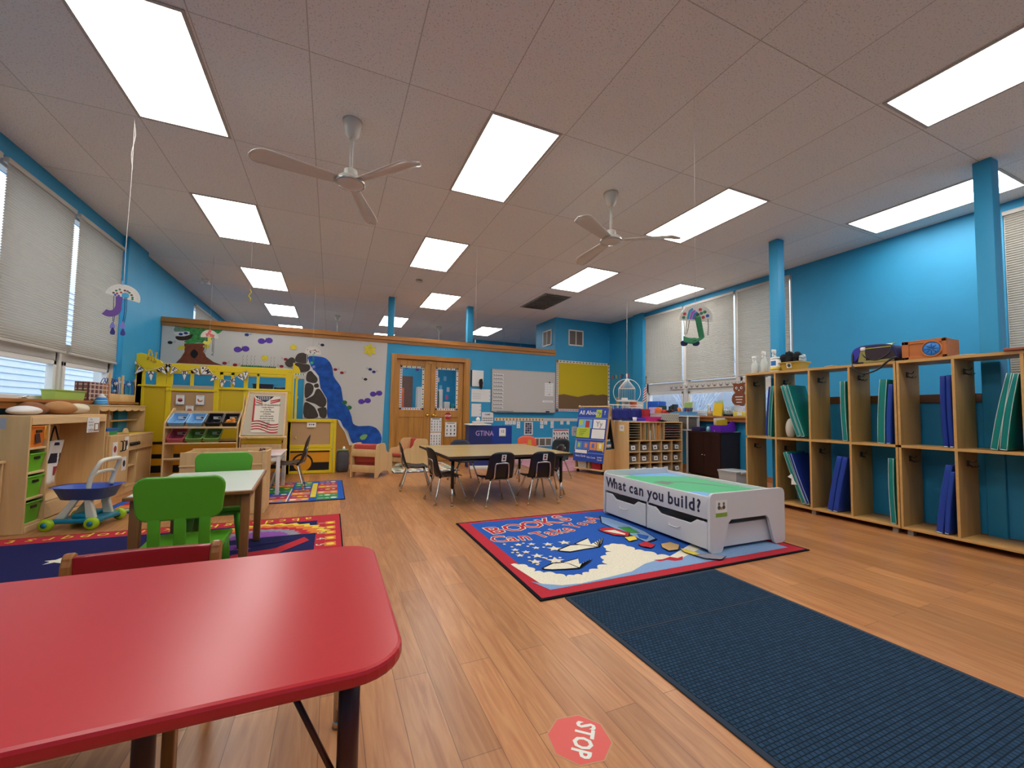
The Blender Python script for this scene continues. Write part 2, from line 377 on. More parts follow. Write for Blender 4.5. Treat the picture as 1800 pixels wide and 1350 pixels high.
# outdoors: the neighbour's clapboard wall to the left, snowy shrubs and ground to the right
SID = M('pale_siding', '#dde4ec', .6)
s = MB()
for k in range(34):
    z = -.5 + k * .125; s.add([(-5.6, -2, z), (-5.6, 16, z), (-5.62, 16, z + .13), (-5.62, -2, z + .13), (-5.64, -2, z), (-5.64, 16, z)], [(0, 1, 2, 3), (0, 1, 5, 4)], SID)
struct(s.obj('exterior_siding'))
SNOW = M('snowy_ground', '#c3ccd8', .8)
struct(MB().box(-9, XL - .3, -6, 18, -.4, -.2, SNOW).obj('exterior_ground'))
struct(MB().box(XR + .3, 26, -6, 18, -.4, -.2, SNOW).obj('exterior_ground'))
bark = M('frosty_bark', '#a3adba', .8)
def frosty_bush(x, y, label):
    t = thing('bare_bush', label, 'bush', (x, y, -.2)); m = MB()
    for k in range(26):
        a = random.uniform(0, 2 * PI); r = random.uniform(.3, 1.1); h = random.uniform(1.6, 3.2)
        p = [(x, y, -.2), (x + .3 * r * math.cos(a), y + .3 * r * math.sin(a), h * .5), (x + r * math.cos(a), y + r * math.sin(a), h)]
        m.tube(smooth_path(p, 3), [.03 * (1 - i / 8) + .005 for i in range(7)], bark, 5)
        for q in range(4):
            f = .4 + .15 * q; b = Vector(p[1]).lerp(Vector(p[2]), f); d = Vector((random.uniform(-.4, .4), random.uniform(-.4, .4), random.uniform(.1, .5))); m.tube([b, b + d], .008, bark, 4)
    m.obj('branches', t)
frosty_bush(11.5, 10.6, 'bare frosty bush outside the window left of the flag')
frosty_bush(10.6, 7.6, 'bare frosty bush outside the middle right-hand window')
frosty_bush(9.6, 4.6, 'bare frosty bush outside the window behind the bear cutout')

# cellular shades
SHADE = M('cellular_shade', '#aba396', .9, spec=.1)
def _tr(m, f, col):
    nt = m.node_tree; b = nt.nodes['Principled BSDF']; o = [n for n in nt.nodes if n.type == 'OUTPUT_MATERIAL'][0]
    t = nt.nodes.new('ShaderNodeBsdfTranslucent'); t.inputs[0].default_value = lin(col); x = nt.nodes.new('ShaderNodeMixShader'); x.inputs[0].default_value = f
    nt.links.new(b.outputs[0], x.inputs[1]); nt.links.new(t.outputs[0], x.inputs[2]); nt.links.new(x.outputs[0], o.inputs[0])
_tr(SHADE, .24, '#d8d2c6')
RAILM = M('shade_rail', '#b9b3aa', .5)
def shade(xw, s, y0, y1, z0, z1, label, group):
    x = xw - s * .012
    t = thing('cellular_shade', label, 'window blind', (x, (y0 + y1) / 2, z1), group=group)
    m = MB(); n = int((z1 - z0 - .07) / .024); vs = []; fs = []
    for i in range(2 * n + 1):
        z = z1 - .045 - (z1 - z0 - .07) * i / (2 * n); dx = x - s * (.010 if i % 2 else 0)
        vs += [(dx, y0 + .012, z), (dx, y1 - .012, z)]
    for i in range(2 * n): fs.append((2 * i, 2 * i + 1, 2 * i + 3, 2 * i + 2))
    m.add(vs, fs, SHADE).obj('pleated_fabric', t, fixn=False)
    MB().box(x - .022, x + .022, y0, y1, z1 - .045, z1, RAILM, .004).obj('head_rail', t)
    MB().box(x - .016, x + .016, y0 + .005, y1 - .005, z0, z0 + .026, RAILM, .004).obj('bottom_rail', t)
    return t
LG = 'pleated shades along the left wall'; RG = 'pleated shades along the right wall'
shade(XL, -1, 3.72, 4.71, 1.57, 3.11, 'grey pleated shade cut off by the left edge of the photo', LG)
shade(XL, -1, 4.775, 5.80, 1.57, 3.115, 'large grey pleated shade above the siding view at far left', LG)
shade(XL, -1, 5.87, 6.905, 1.57, 3.115, 'grey pleated shade behind the hanging purple paper plate craft', LG)
shade(XL, -1, 10.05, 11.17, 1.57, 3.11, 'far grey shade over the tree mural, left of its pair', LG)
shade(XL, -1, 11.23, 12.37, 1.57, 3.11, 'farthest grey shade over the tree mural, right of its pair', LG)
shade(XR, 1, 6.045, 7.105, 1.70, 3.185, 'grey pleated shade above the small flag', RG)
shade(XR, 1, 4.90, 5.97, 1.70, 3.185, 'grey pleated shade behind the hanging green elephant trunk craft', RG)
shade(XR, 1, 3.955, 4.845, 1.70, 3.185, 'grey pleated shade partly hidden by the slimmer blue pillar', RG)
shade(XR, 1, .74, 1.795, 1.20, 3.185, 'striped light shade at the right edge beside the big blue pillar', RG)

# ---------------------------------------------------------------- ceiling light panels (2 x 4 ft troffers)
def panel_mat():
    m = bpy.data.materials.new('lit_diffuser'); m.use_nodes = True; nt = m.node_tree; nt.nodes.clear(); L = nt.links
    o = nt.nodes.new('ShaderNodeOutputMaterial'); e = nt.nodes.new('ShaderNodeEmission'); e.inputs[0].default_value = (1.0, .985, .95, 1)
    tc = nt.nodes.new('ShaderNodeTexCoord'); sp = nt.nodes.new('ShaderNodeSeparateXYZ'); mt = nt.nodes.new('ShaderNodeMath'); mt.operation = 'MULTIPLY'; mt.inputs[1].default_value = 2 * PI / .19
    c = nt.nodes.new('ShaderNodeMath'); c.operation = 'COSINE'; a = nt.nodes.new('ShaderNodeMath'); a.operation = 'MULTIPLY_ADD'; a.inputs[1].default_value = .22 * PANEL; a.inputs[2].default_value = PANEL
    L.new(tc.outputs['Object'], sp.inputs[0]); L.new(sp.outputs['X'], mt.inputs[0]); L.new(mt.outputs[0], c.inputs[0]); L.new(c.outputs[0], a.inputs[0]); L.new(a.outputs[0], e.inputs[1]); L.new(e.outputs[0], o.inputs[0])
    return m
LIT = panel_mat(); TRIMW = M('troffer_trim', '#b9b1a8', .5)
lw, ll = .567, 1.166
lamp = thing('ceiling_light', 'long fluorescent panel at the top left, cut by the photo edge', 'ceiling light', (0, 0, 0), group='fluorescent ceiling panels')
f = MB(); t = .022
f.box(-t, lw + t, -t, 0, -.008, -.0005, TRIMW); f.box(-t, lw + t, ll, ll + t, -.008, -.0005, TRIMW); f.box(-t, 0, 0, ll, -.008, -.0005, TRIMW); f.box(lw, lw + t, 0, ll, -.008, -.0005, TRIMW)
f.obj('light_frame', lamp, bevel=.002)
MB().box(0, lw, 0, ll, -.006, -.001, LIT).obj('light_diffuser', lamp)
lights = [((-1.431, 2.806), None),
 ((-1.42, 5.227), 'fluorescent panel below the long top-left one, over the left side'), ((-1.404, 7.66), 'small fluorescent panel behind the yellow string, third on the left'),
 ((-1.39, 10.12), 'small fluorescent panel just above the tree mural'), ((-1.376, 12.48), 'sliver of a fluorescent panel showing over the mural rail'),
 ((1.044, 2.81), 'large fluorescent panel between the two ceiling fans'), ((1.051, 5.238), 'fluorescent panel above the smoke detector'),
 ((1.6875, 7.70), 'small fluorescent panel between the two partition pillars'), ((1.087, 10.13), 'small fluorescent panel crossed by the left partition pillar'),
 ((3.539, 2.79), 'long fluorescent panel touching the tip of the right fan blade'), ((3.555, 5.247), 'fluorescent panel below the right ceiling fan'),
 ((5.434, 5.24), 'fluorescent panel just above the green trunk craft'), ((3.56, .362), 'fluorescent panel in the top right corner of the photo'),
 ((5.43, 1.559), 'long fluorescent panel passing behind the big blue pillar'), ((3.6, 10.2), 'small fluorescent panel beside the right partition pillar'),
 ((1.09, 12.5), 'sliver of a fluorescent panel under the far white fan'),
 ((-1.43, .37), 'added fluorescent panel overhead, out of the picture, left'), ((1.05, .37), 'added fluorescent panel overhead, out of the picture, middle'),  # these and the panels behind the viewer: unseen, added to light the foreground
 ((-1.43, -2.05), 'added unseen fluorescent panel behind the viewer, left'), ((1.05, -2.05), 'added unseen fluorescent panel behind the viewer, middle'), ((3.55, -2.05), 'added unseen fluorescent panel behind the viewer, right')]
for k, ((x, y), lab) in enumerate(lights):
    if k == 0: lamp.location = (x, y, CZ)
    else: dup(lamp, (x, y, CZ), 0, lab)
# return air grille and detector on the ceiling
g = thing('ceiling_grille', 'flat grey return grille in the ceiling near the closet corner', 'vent', (3.9, 8.1, CZ)); GRY = M('grey_grille', '#8e8d8b', .6)
m = MB(); gx0, gx1, gy0, gy1 = 3.62, 4.20, 6.75, 7.9
m.box(gx0, gx1, gy0, gy1, CZ - .006, CZ - .002, GRY).obj('grille_plate', g)
m = MB()
for k in range(14): m.boxc((gx0 + .3, gy0 + .06 + k * .077, CZ - .012), (.5, .05, .004), GRY, rx=.5)
m.obj('louvre', g)
d = MB().lathe([(.055, 0), (.06, -.012), (.05, -.035), (.02, -.045)], (1.314, 7.036, CZ - .001), M('ivory_plastic', '#cfc4b4', .5)).box(1.285, 1.305, 6.975, 6.985, CZ - .03, CZ - .02, BLACK).box(1.315, 1.335, 6.975, 6.985, CZ - .03, CZ - .02, BLACK).obj('smoke_detector')
tag(d, 'small round smoke detector on the ceiling under the second middle panel', 'smoke detector')
e = thing('emergency_light', 'small white two-headed emergency light on the ceiling above the mural tree', 'emergency light', (-2.107, 8.7, CZ))
MB().box(-2.16, -2.05, 8.66, 8.74, CZ - .05, CZ - .001, WHITE, .006).obj('housing', e)
for dx in (-.05, .05): MB().lathe([(.02, 0), (.035, -.03), (.035, -.045)], (-2.107 + dx, 8.65, CZ - .05), WHITE, 12).obj('lamp_head', e)

# ---------------------------------------------------------------- ceiling fans
FAN = M('fan_white', '#d9d3c8', .25); FANR = M('fan_rim', '#cfcac2', .18, .6)
fan = thing('ceiling_fan', 'large white three-blade ceiling fan hanging left of the big middle panel', 'ceiling fan', (0, 0, 0), group='white three-blade ceiling fans')
MB().lathe([(.075, 0), (.072, -.02), (.05, -.11), (.03, -.135)], (0, 0, -.001), FAN).obj('canopy', fan)
MB().tube([(0, 0, -.13), (0, 0, -.41)], .0125, FAN, 10).obj('downrod', fan)
MB().lathe([(.048, -.395), (.05, -.40), (.052, -.46), (.05, -.465)], (0, 0, 0), FAN).obj('motor_cover', fan)
hub = MB().lathe([(.05, -.46), (.10, -.468), (.108, -.485), (.104, -.50), (.09, -.512), (.05, -.522), (.01, -.525)], (0, 0, 0), FAN, 24).obj('motor_hub', fan)
MB().lathe([(.104, -.492), (.112, -.497), (.108, -.505), (.10, -.508), (.10, -.5)], (0, 0, 0), FANR, 24).obj('rim', hub)
def blade(mb):
    n = 14
    for side in (0, 1):
        pass
    def f(u, v):
        x = .10 + .57 * u; wd = .045 + .028 * min(1, u * 1.4)
        if u > .84: wd *= math.sqrt(max(.02, 1 - ((u - .84) / .16) ** 2 * .96))
        y = (v - .5) * 2 * wd; z = -.485 + .22 * y - (.045 * ((u - .84) / .16) if u > .84 else 0) * .5 + .006 * math.cos((v - .5) * 6)
        return (x, y, z)
    mb.grid(f, n * 2, 6, FAN)
angs = (190, 310, 72)
for a in angs:
    m = MB(); m.M = Matrix.Rotation(math.radians(a), 4, 'Z'); blade(m); m.obj('blade', fan, solid=.005)
fan.location = (.076, 3.354, CZ)
F2 = dup(fan, (2.547, 3.359, CZ), math.radians(-34 - 190 + 360), 'white three-blade ceiling fan whose blade tip crosses the long right panel')
dup(fan, (.066, 10.644, CZ), 1.0, 'distant white fan over the waterfall mural rail, only its stem showing')
dup(fan, (2.565, 10.733, CZ), .5, 'distant white fan between the two partition pillars')

# ================================================================= LEFT SIDE
# ---- red activity table in front
RT = thing('activity_table', 'red laminate activity table filling the bottom left of the photo', 'table', (-.5, 1.2, 0))
MAROON = M('maroon_steel', '#3a0f14', .35)
out = rrect(-1.07, .155, .82, 1.585, .10, 7)
MB().prism('z', .527, .556, out, RED).obj('table_top', RT, bevel=.008)
for x, y, tall in ((.055, .93, .3), (.055, 1.50, .3), (-.97, .93, .3), (-.97, 1.50, .3), (-.345, 1.16, .0)):
    m = MB(); m.tube([(x, y, .527), (x, y, tall - .12 if tall else .03)], .021, MAROON, 14)
    l = m.obj('leg', RT)
    if tall: MB().tube([(x, y, .20), (x, y, .025)], .014, CHROME, 10).lathe([(.008, .03), (.014, .02), (.017, .0)], (x, y, 0.001), CHROME, 12).obj('glide', l)
    else: MB().lathe([(.02, .03), (.026, .02), (.03, 0)], (x, y, .001), BLACK, 12).obj('glide', l)
MB().tube([(-.07, .93, .527), (.045, .93, .27)], .006, MAROON, 8).obj('brace', RT)
MB().box(-1.0, .09, .9, .93, .495, .527, MAROON).box(-1.0, .09, 1.48, 1.51, .495, .527, MAROON).obj('apron', RT)
# ---- red chair with wooden posts
RC = thing('toddler_chair', 'red vinyl back chair with rounded wooden posts behind the red table', 'chair', (-.55, 1.75, 0))
VIN = M('red_vinyl', '#8e1219', .3, bump=.15, scale=60); POST = wood('chair_oak', '#96602f', 'z', .3, .2, 10)
for x in (-.757, -.362):
    m = MB(); m.prism('x', x - .015, x + .015, [(1.805, 0)] + [(1.84, 0), (1.815, .3), (1.83, .52)] + arc(1.808, .535, .022, 0, 180, 8) + [(1.78, .52), (1.77, .3)], POST); m.obj('post', RC, bevel=.007)
MB().grid(lambda u, v: (-.745 + .37 * u, 1.80 + .018 * math.sin(PI * u), .30 + .247 * v), 10, 4, VIN).obj('backrest', RC, solid=.026, bevel=.004)
MB().box(-.74, -.38, 1.45, 1.78, .27, .30, VIN, .01).obj('seat', RC)
for x in (-.74, -.38): MB().boxc((x, 1.47, .135), (.03, .035, .27), POST, bev=.004).obj('front_leg', RC)
# ---- white topped play table with wooden legs
WT = thing('play_table', 'small pale topped wooden table between two green chairs', 'table', (-.73, 3.34, .0105), math.radians(3))
TW = wood('play_table_pine', '#8a5a30', 'z', .4, .18, 8); TOPW = M('pale_mint_laminate', '#c9cfc6', .3)
def loc(root, fn):
    b = MB(); b.M = root_matrix(root); fn(b); return b
loc(WT, lambda b: b.box(-.30, .30, -.47, .47, .515, .535, TW)).obj('table_top', WT, bevel=.004)
loc(WT, lambda b: b.box(-.285, .285, -.455, .455, .535, .5365, TOPW)).obj('table_surface', WT)
loc(WT, lambda b: b.box(-.26, .26, -.41, -.39, .44, .515, TW).box(-.26, .26, .39, .41, .44, .515, TW).box(-.26, -.24, -.4, .4, .44, .515, TW).box(.24, .26, -.4, .4, .44, .515, TW)).obj('apron', WT)
for sx in (-1, 1):
    for sy in (-1, 1): loc(WT, lambda b: b.box(sx * .255 - .023, sx * .255 + .023, sy * .41 - .023, sy * .41 + .023, .0, .515, TW, .003)).obj('leg', WT)
# ---- green plastic chairs
GRN = M('green_plastic', '#4f9a1e', .4)
def green_chair():
    t = thing('plastic_chair', 'green plastic chair seen from behind, nearer side of the pale topped table', 'chair', group='green plastic chairs at the pale topped table')
    out = rrect(-.195, .195, .44, .665, .055, 5); out = [(x * (1 - .10 * (.665 - z) / .225), z + .012 * (1 - (x / .195) ** 2)) for x, z in out]
    m = MB(); m.M = Matrix.Translation((0, -.155, .44)) @ Matrix.Rotation(.10, 4, 'X') @ Matrix.Translation((0, 0, -.44)); m.prism('y', -.013, .013, out, GRN); m.obj('backrest', t, bevel=.008)
    for x in (-.105, 0, .105): MB().boxc((x, -.150, .37), (.05, .022, .18), GRN, rx=.10, bev=.004).obj('back_slat', t)
    seat = MB().prism('z', .272, .30, [(-.18, -.17), (.18, -.17), (.19, .17), (-.19, .17)], GRN).obj('seat', t, bevel=.008)
    MB().box(-.165, .165, -.155, .155, .245, .272, GRN).obj('seat_skirt', seat)
    for sx in (-1, 1):
        for sy in (-1, 1):
            a = Vector((sx * .145, sy * .135, .262)); b = Vector((sx * .17, sy * .165, .0)); MB().tube([a, a.lerp(b, .3), b], [.032, .030, .020], GRN, 12).obj('leg', t)
    return t
gc = green_chair(); gc.location = (-.70, 2.80, .0105); gc.rotation_euler = (0, 0, math.radians(3))
dup(gc, (-.75, 3.74, .0105), math.radians(183), 'green plastic chair tucked in at the far side of the pale topped table')

# ---- rugs
def edge_rug(name, lab, cat, x0, x1, y0, y1, base, border, hem, bw=.05, h=.008):
    m = MB(); m.box(x0, x1, y0, y1, .0005, h, hem); m.rect('z', h + .0006, (x0 + .012, y0 + .012), (x1 - .012, y1 - .012), border); m.rect('z', h + .0012, (x0 + bw, y0 + bw), (x1 - bw, y1 - bw), base); return m
def pile(name, col): return M(name, col, .95, spec=.1, var=.10, scale=90)
NAVY = pile('navy_pile', '#232350'); RUGRED = pile('red_pile', '#b2303a'); ORG = pile('orange_pile', '#d87b3c'); RYEL = pile('yellow_pile', '#dcc44a'); SKY = pile('sky_pile', '#4a86b4'); LIL = pile('lilac_pile', '#8d55a4'); CREAM = pile('cream_pile', '#dcd4bd'); GRYP = pile('grey_pile', '#8d8a94'); HEM = pile('rug_hem', '#15151c'); GRP = pile('green_pile', '#3f8f48'); PKP = pile('pink_pile', '#c8909a'); RBL = pile('blue_pile', '#2b57a6')
m = MB(); x0, x1, y0, y1 = -2.42, .12, 2.05, 4.44; h = .008
m.box(x0, x1, y0, y1, .0005, h, HEM).rect('z', h + .0006, (x0 + .01, y0 + .01), (x1 - .01, y1 - .01), RUGRED).rect('z', h + .0012, (x0 + .2, y0 + .2), (x1 - .2, y1 - .2), NAVY)
z = h + .0018
alpha = 'abcdefghijklmnopqrstuvwxyz'
for k, ch in enumerate('abcdefgr qp tsr q u v w'.replace(' ', '')[:0] + 'abcdefghijklmnopqrst'):
    m.text(ch, 'z', z, (x1 - .28 - k * .105, y1 - .105), .15, RYEL, PI)
for k in range(12):
    y = y1 - .32 - k * .16; m.text(str(k + 1), 'z', z, (x1 - .16, y), .10, CREAM, -PI / 2); m.rect('z', z, (x1 - .13, y - .05), (x1 - .05, y + .05), ORG); m.disc('z', z + .0004, (x1 - .09, y), .03, RYEL, 8)
for (x, y) in ((-1.62, 3.72), (-1.05, 3.85), (-2.0, 3.25), (-1.1, 2.9), (-1.9, 2.6)): m.star('z', z, (x, y), .075, CREAM)
m.disc('z', z, (-1.55, 3.05), .10, SKY); m.disc('z', z, (-.5, 2.5), .10, SKY)
for r, mt in ((.50, RYEL), (.44, ORG), (.36, RUGRED), (.29, GRYP), (.21, LIL)):
    n = 26; c = (-.50, 3.82)
    out = [(c[0] + (r * (1.03 if k % 2 else .93)) * 1.05 * math.cos(PI * k / n), c[1] + (r * (1.03 if k % 2 else .93)) * .85 * math.sin(PI * k / n)) for k in range(n + 1)]
    m.poly('z', z, out, mt); z += .0004
m.poly('z', z, [(-.62, 3.30), (-.32, 3.36), (-.12, 3.62), (-.16, 3.72), (-.34, 3.50), (-.60, 3.44)], RUGRED); m.poly('z', z, [(-.95, 3.55), (-.5, 3.55), (-.62, 3.68), (-.9, 3.7)], LIL)
m.poly('z', z + .0004, [(-.60, 3.60), (-.24, 3.66), (-.30, 3.72), (-.58, 3.68)], NAVY)
tag(m.obj('space_rug', fixn=False), 'navy space and alphabet rug with red border under the pale topped table', 'rug')
# game rug
m = MB(); x0, x1, y0, y1 = -2.03, .185, 5.16, 6.52; h = .008
m.box(x0, x1, y0, y1, .0005, h, HEM).rect('z', h + .0005, (x0 + .008, y0 + .008), (x1 - .008, y1 - .008), RBL)
rg = [GRP, RUGRED, ORG, RBL, RUGRED, GRP, ORG]; yy = [5.20, 5.36, 5.54, 5.74, 5.94, 6.14, 6.34, 6.48]
for c, (a, b) in enumerate(((-1.95, -1.35), (-1.33, -.75), (-.73, -.42), (-.40, -.20), (-.12, .11))):
    for k in range(7):
        mt = rg[(k * 2 + c * 3) % 7]; m.rect('z', h + .001, (a, yy[k] + .008), (b, yy[k + 1] - .008), mt)
        q = CREAM if mt is not GRP else RYEL
        for j in range(3):
            u = a + (b - a) * (.2 + .3 * j); v = (yy[k] + yy[k + 1]) / 2; (m.star if (k + j) % 2 else m.disc)('z', h + .0016, (u, v), .035, [CREAM, GRYP, RYEL][(j + k + c) % 3])
m.rect('z', h + .002, (-.19, 5.36), (-.13, 6.34), RYEL); m.rect('z', h + .0022, (-.43, 5.20), (-.415, 6.0), CREAM)
tag(m.obj('game_rug', fixn=False), 'colourful game board rug under the white school desk', 'rug')

# ---- play market shelf along the left wall
SH = thing('market_shelf', 'tall birch play shelf with cubby tower and open hanging bay by the left window', 'shelf', (-2.4, 5.2, 0))
def bx(name, par, *a, m=BIRCH, bev=.003, **k): return MB().box(*a, m).obj(name, par, bevel=bev, **k)
bx('end_panel', SH, -2.585, -2.222, 4.60, 4.62, 0, .945); bx('end_panel', SH, -2.585, -2.222, 5.81, 5.83, 0, .945)
bx('divider_panel', SH, -2.585, -2.222, 4.845, 4.865, .05, .87)
bx('top_board', SH, -2.585, -2.225, 4.62, 5.81, .915, .945, m=BIRCHX); bx('header_rail', SH, -2.24, -2.218, 4.62, 5.81, .868, .93, m=BIRCHX)
for zz in (.05, .255, .465, .665): bx('shelf_board', SH, -2.58, -2.23, 4.62, 4.845, zz, zz + .018, m=BIRCHX)
bx('back_panel', SH, -2.59, -2.58, 4.62, 4.845, .05, .9); bx('back_panel', SH, -2.59, -2.58, 5.0, 5.81, .05, .9)
bx('bottom_board', SH, -2.58, -2.23, 4.865, 5.81, .19, .21, m=BIRCHX); bx('kick_rail', SH, -2.245, -2.222, 4.866, 5.81, .06, .19, m=BIRCHX); bx('foot_rail', SH, -2.26, -2.215, 4.62, 5.81, 0, .05, m=BIRCHX)
bx('notice', SH, -2.52, -2.36, 4.597, 4.5995, .84, .925, m=M('grey_card', '#a9aeb8', .6), bev=0, label='grey notice card on the end panel')
for y in (4.93, 5.28): MB().tube(smooth_path([(-2.42, y, .868), (-2.42, y, .85), (-2.40, y, .835), (-2.38, y, .85)]), .004, CHROME, 6).obj('coat_hook', SH)
# baskets in the tower
GB = M('lime_basket', '#66b21c', .4); OB = M('orange_basket', '#e0761f', .4)
def basket(z, h, mt, lab, tilt=0.0, cut=False, grp=None):
    t = thing('storage_basket', lab, 'basket', (-2.40, 4.733, z), group=grp); m = MB(); y0, y1, x0, x1 = 4.633, 4.833, -2.55, -2.228; i = .018
    def ring(zz, e): return [(x0 + e, y0 + e, zz), (x1 - e, y0 + e, zz), (x1 - e, y1 - e, zz), (x0 + e, y1 - e, zz)]
    m.add(ring(z, i) + ring(z + h, 0) + ring(z + h, .006) + ring(z + .006, i + .006), [(3, 2, 1, 0)] + [(k, (k + 1) % 4, 4 + (k + 1) % 4, 4 + k) for k in range(4)] + [(4 + k, 4 + (k + 1) % 4, 8 + (k + 1) % 4, 8 + k) for k in range(4)] + [(8 + k, 8 + (k + 1) % 4, 12 + (k + 1) % 4, 12 + k) for k in range(4)] + [(12, 13, 14, 15)], mt)
    m.obj('basket_body', t)
    MB().box(x1 - .008, x1 + .006, y0 - .004, y1 + .004, z + h - .012, z + h, mt, .003).obj('rim', t)
    MB().boxc((x1 - .0005, 4.733, z + h * .74), (.004, .075, .022), BLACK, ry=-.09).obj('grip_slot', t)
    return t
b = basket(.684, .175, OB, 'orange basket with dark window on the top shelf of the market tower')
MB().boxc((-2.2325, 4.73, .755), (.003, .06, .08), M('dark_window', '#3a211c', .6), ry=-.09, rx=.12).obj('front_window', b)
MB().tube(smooth_path([(-2.224, 4.80, .86), (-2.222, 4.79, .80), (-2.224, 4.80, .74)]), .004, M('orange_ribbon', '#eaa63a', .5), 6).tube(smooth_path([(-2.224, 4.80, .86), (-2.222, 4.815, .80), (-2.224, 4.82, .745)]), .004, M('orange_ribbon'), 6).obj('ribbon', b)
basket(.484, .15, GB, 'lime green basket pushed back on the second shelf of the market tower', grp='lime baskets'); basket(.274, .175, GB, 'lime green basket on the third shelf of the market tower', grp='lime baskets'); basket(.069, .17, GB, 'lime green basket on the lowest shelf of the market tower', grp='lime baskets')
# plush loaves on top
def blob(c, r, mt, name, lab, cat, grp=None, sq=.0):
    m = MB(); m.ball(c, r, mt, 18, 12)
    m.v = [(x, y, max(c[2] - r[2] * .9, z + (.18 * r[2] * math.sin(5 * y / r[1] * .7) if z > c[2] else 0))) for x, y, z in m.v]
    return tag(m.obj(name), lab, cat, grp)
PG = 'stuffed cloth loaves on the market shelf'
blob((-2.36, 4.80, .981), (.10, .12, .037), M('white_plush', '#e2dcd8', .95, bump=.3, scale=40), 'plush_cushion', 'white stuffed cushion at the near end of the market shelf', 'cushion', PG)
blob((-2.43, 5.04, .997), (.10, .125, .055), M('brown_plush', '#8f5f3c', .95, bump=.3, scale=40), 'plush_cushion', 'brown stuffed loaf lying second along the market shelf', 'cushion', PG)
blob((-2.34, 5.26, 1.003), (.11, .12, .060), M('tan_plush', '#b78453', .95, bump=.3, scale=40), 'plush_cushion', 'tan stuffed loaf in the middle of the market shelf', 'cushion', PG)
blob((-2.36, 5.52, 1.001), (.11, .135, .058), M('cream_plush', '#dccdb0', .95, bump=.3, scale=40), 'plush_cushion', 'cream stuffed cushion near the far end of the market shelf', 'cushion', PG)
blob((-2.42, 5.73, .985), (.06, .06, .04), M('red_plush', '#a8503f', .95), 'plush_apple', 'small red stuffed fruit behind the cream cushion', 'plush toy')
# open sign and apron
sg = MB(); sg.box(-2.216, -2.212, 5.43, 5.66, .765, .915, PAPER); sg.rect('x', -2.2105, (5.555, .775), (5.652, .855), M('kraft', '#8a6a4a', .8)); sg.rect('x', -2.2102, (5.575, .79), (5.63, .845), PAPER)
for s_, z_, q in (('The', .895, .028), ('farmer\'s', .868, .03), ('market', .84, .03), ('is', .817, .024), ('OPEN', .785, .042)): sg.text(s_, 'x', -2.2105, (5.495, z_), q, INK)
tag(sg.obj('open_sign'), 'white paper sign reading the farmer\'s market is OPEN on the market shelf', 'sign')
ap = thing('play_apron', 'black and white child apron hanging in the market shelf bay', 'apron', (-2.36, 5.26, .835))
AP = M('white_cloth', '#d9d0c8', .9); APB = M('black_cloth', '#241a28', .9); APR = M('red_cloth', '#8c2a34', .9)
MB().tube(smooth_path([(-2.38, 5.22, .68), (-2.38, 5.25, .78), (-2.38, 5.28, .835), (-2.38, 5.31, .78), (-2.38, 5.36, .68)]), .006, APB, 6).obj('neck_strap', ap)
def ay(u, v): return (-2.375 + .02 * math.sin(u * 9 + v * 3), 5.20 + .20 * u - (.09 + .02 * v) * v + (u - .5) * .10 * v, .70 - .40 * v)
MB().grid(ay, 10, 12, AP).obj('cloth', ap, solid=.006)
p = MB()
for u0, u1, v0, v1, mt in ((.1, .95, .30, .52, APB), (.55, .95, .60, .8, APR), (.0, .25, .7, .95, APB), (.3, .7, .05, .12, APB)):
    p.grid(lambda u, v: (lambda q: (q[0] + .006, q[1], q[2]))(ay(u0 + (u1 - u0) * u, v0 + (v1 - v0) * v)), 5, 5, mt)
p.obj('print_patches', ap)

# ---- play kitchen
KT = thing('play_kitchen', 'birch play kitchen with fridge, stove and scalloped hutch', 'play kitchen', (-2.4, 6.45, 0))
bx('fridge_body', KT, -2.585, -2.215, 5.85, 6.36, .0, .71); dr = bx('fridge_door', KT, -2.213, -2.195, 5.875, 6.345, .10, .70)
for y in (6.12, 6.19): MB().tube(smooth_path([(-2.195, y, .63), (-2.175, y, .625), (-2.172, y, .575), (-2.175, y, .525), (-2.195, y, .52)]), .006, BLACK, 6).obj('handle', dr)
def card(par, y0, y1, z0, z1, mt, x=-2.1935):
    m = MB(); m.box(x, x + .002, y0, y1, z0, z1, PAPER); m.disc('x', x + .0026, ((y0 + y1) / 2, (z0 + z1) / 2), (y1 - y0) * .3, mt, 12, (z1 - z0) * .25); m.obj('picture_card', par)
card(dr, 5.93, 6.04, .475, .63, M('food_red', '#a03022', .6)); card(dr, 6.215, 6.31, .525, .675, M('food_brown', '#5d3524', .6)); card(dr, 6.17, 6.28, .29, .445, M('food_dark', '#2a211c', .6))
MB().box(-2.585, -2.20, 5.83, 5.85, .70, .755, BIRCH).box(-2.58, -2.57, 5.85, 6.34, .71, .78, BIRCH).prism('x', -2.225, -2.205, arc(6.28, .715, .06, 0, 180, 8), BIRCH).obj('fridge_gallery', KT, bevel=.003)
bx('stove_side', KT, -2.585, -2.215, 7.08, 7.10, 0, .69); bx('stove_back', KT, -2.585, -2.575, 6.36, 7.08, .05, .69); bx('stove_bottom', KT, -2.575, -2.22, 6.36, 7.08, .06, .08); bx('stove_divider', KT, -2.575, -2.225, 6.62, 6.64, .08, .5); bx('stove_shelf', KT, -2.575, -2.225, 6.36, 6.62, .30, .318, m=BIRCHX)
bx('stove_door', KT, -2.24, -2.22, 6.65, 7.075, .09, .495)
bx('kick_board', KT, -2.24, -2.218, 5.86, 7.10, 0, .06, m=BIRCHX); cp = bx('control_panel', KT, -2.23, -2.205, 6.36, 7.08, .5, .665)
for k in range(5): MB().lathe([(.022, 0), (.022, .014), (.014, .02)], (-2.205, 6.40 + .055 * k, .578), BLACK, 12, 'x').obj('control_knob', cp)
top = bx('stove_top', KT, -2.585, -2.205, 6.36, 7.10, .668, .69, m=BIRCHX)
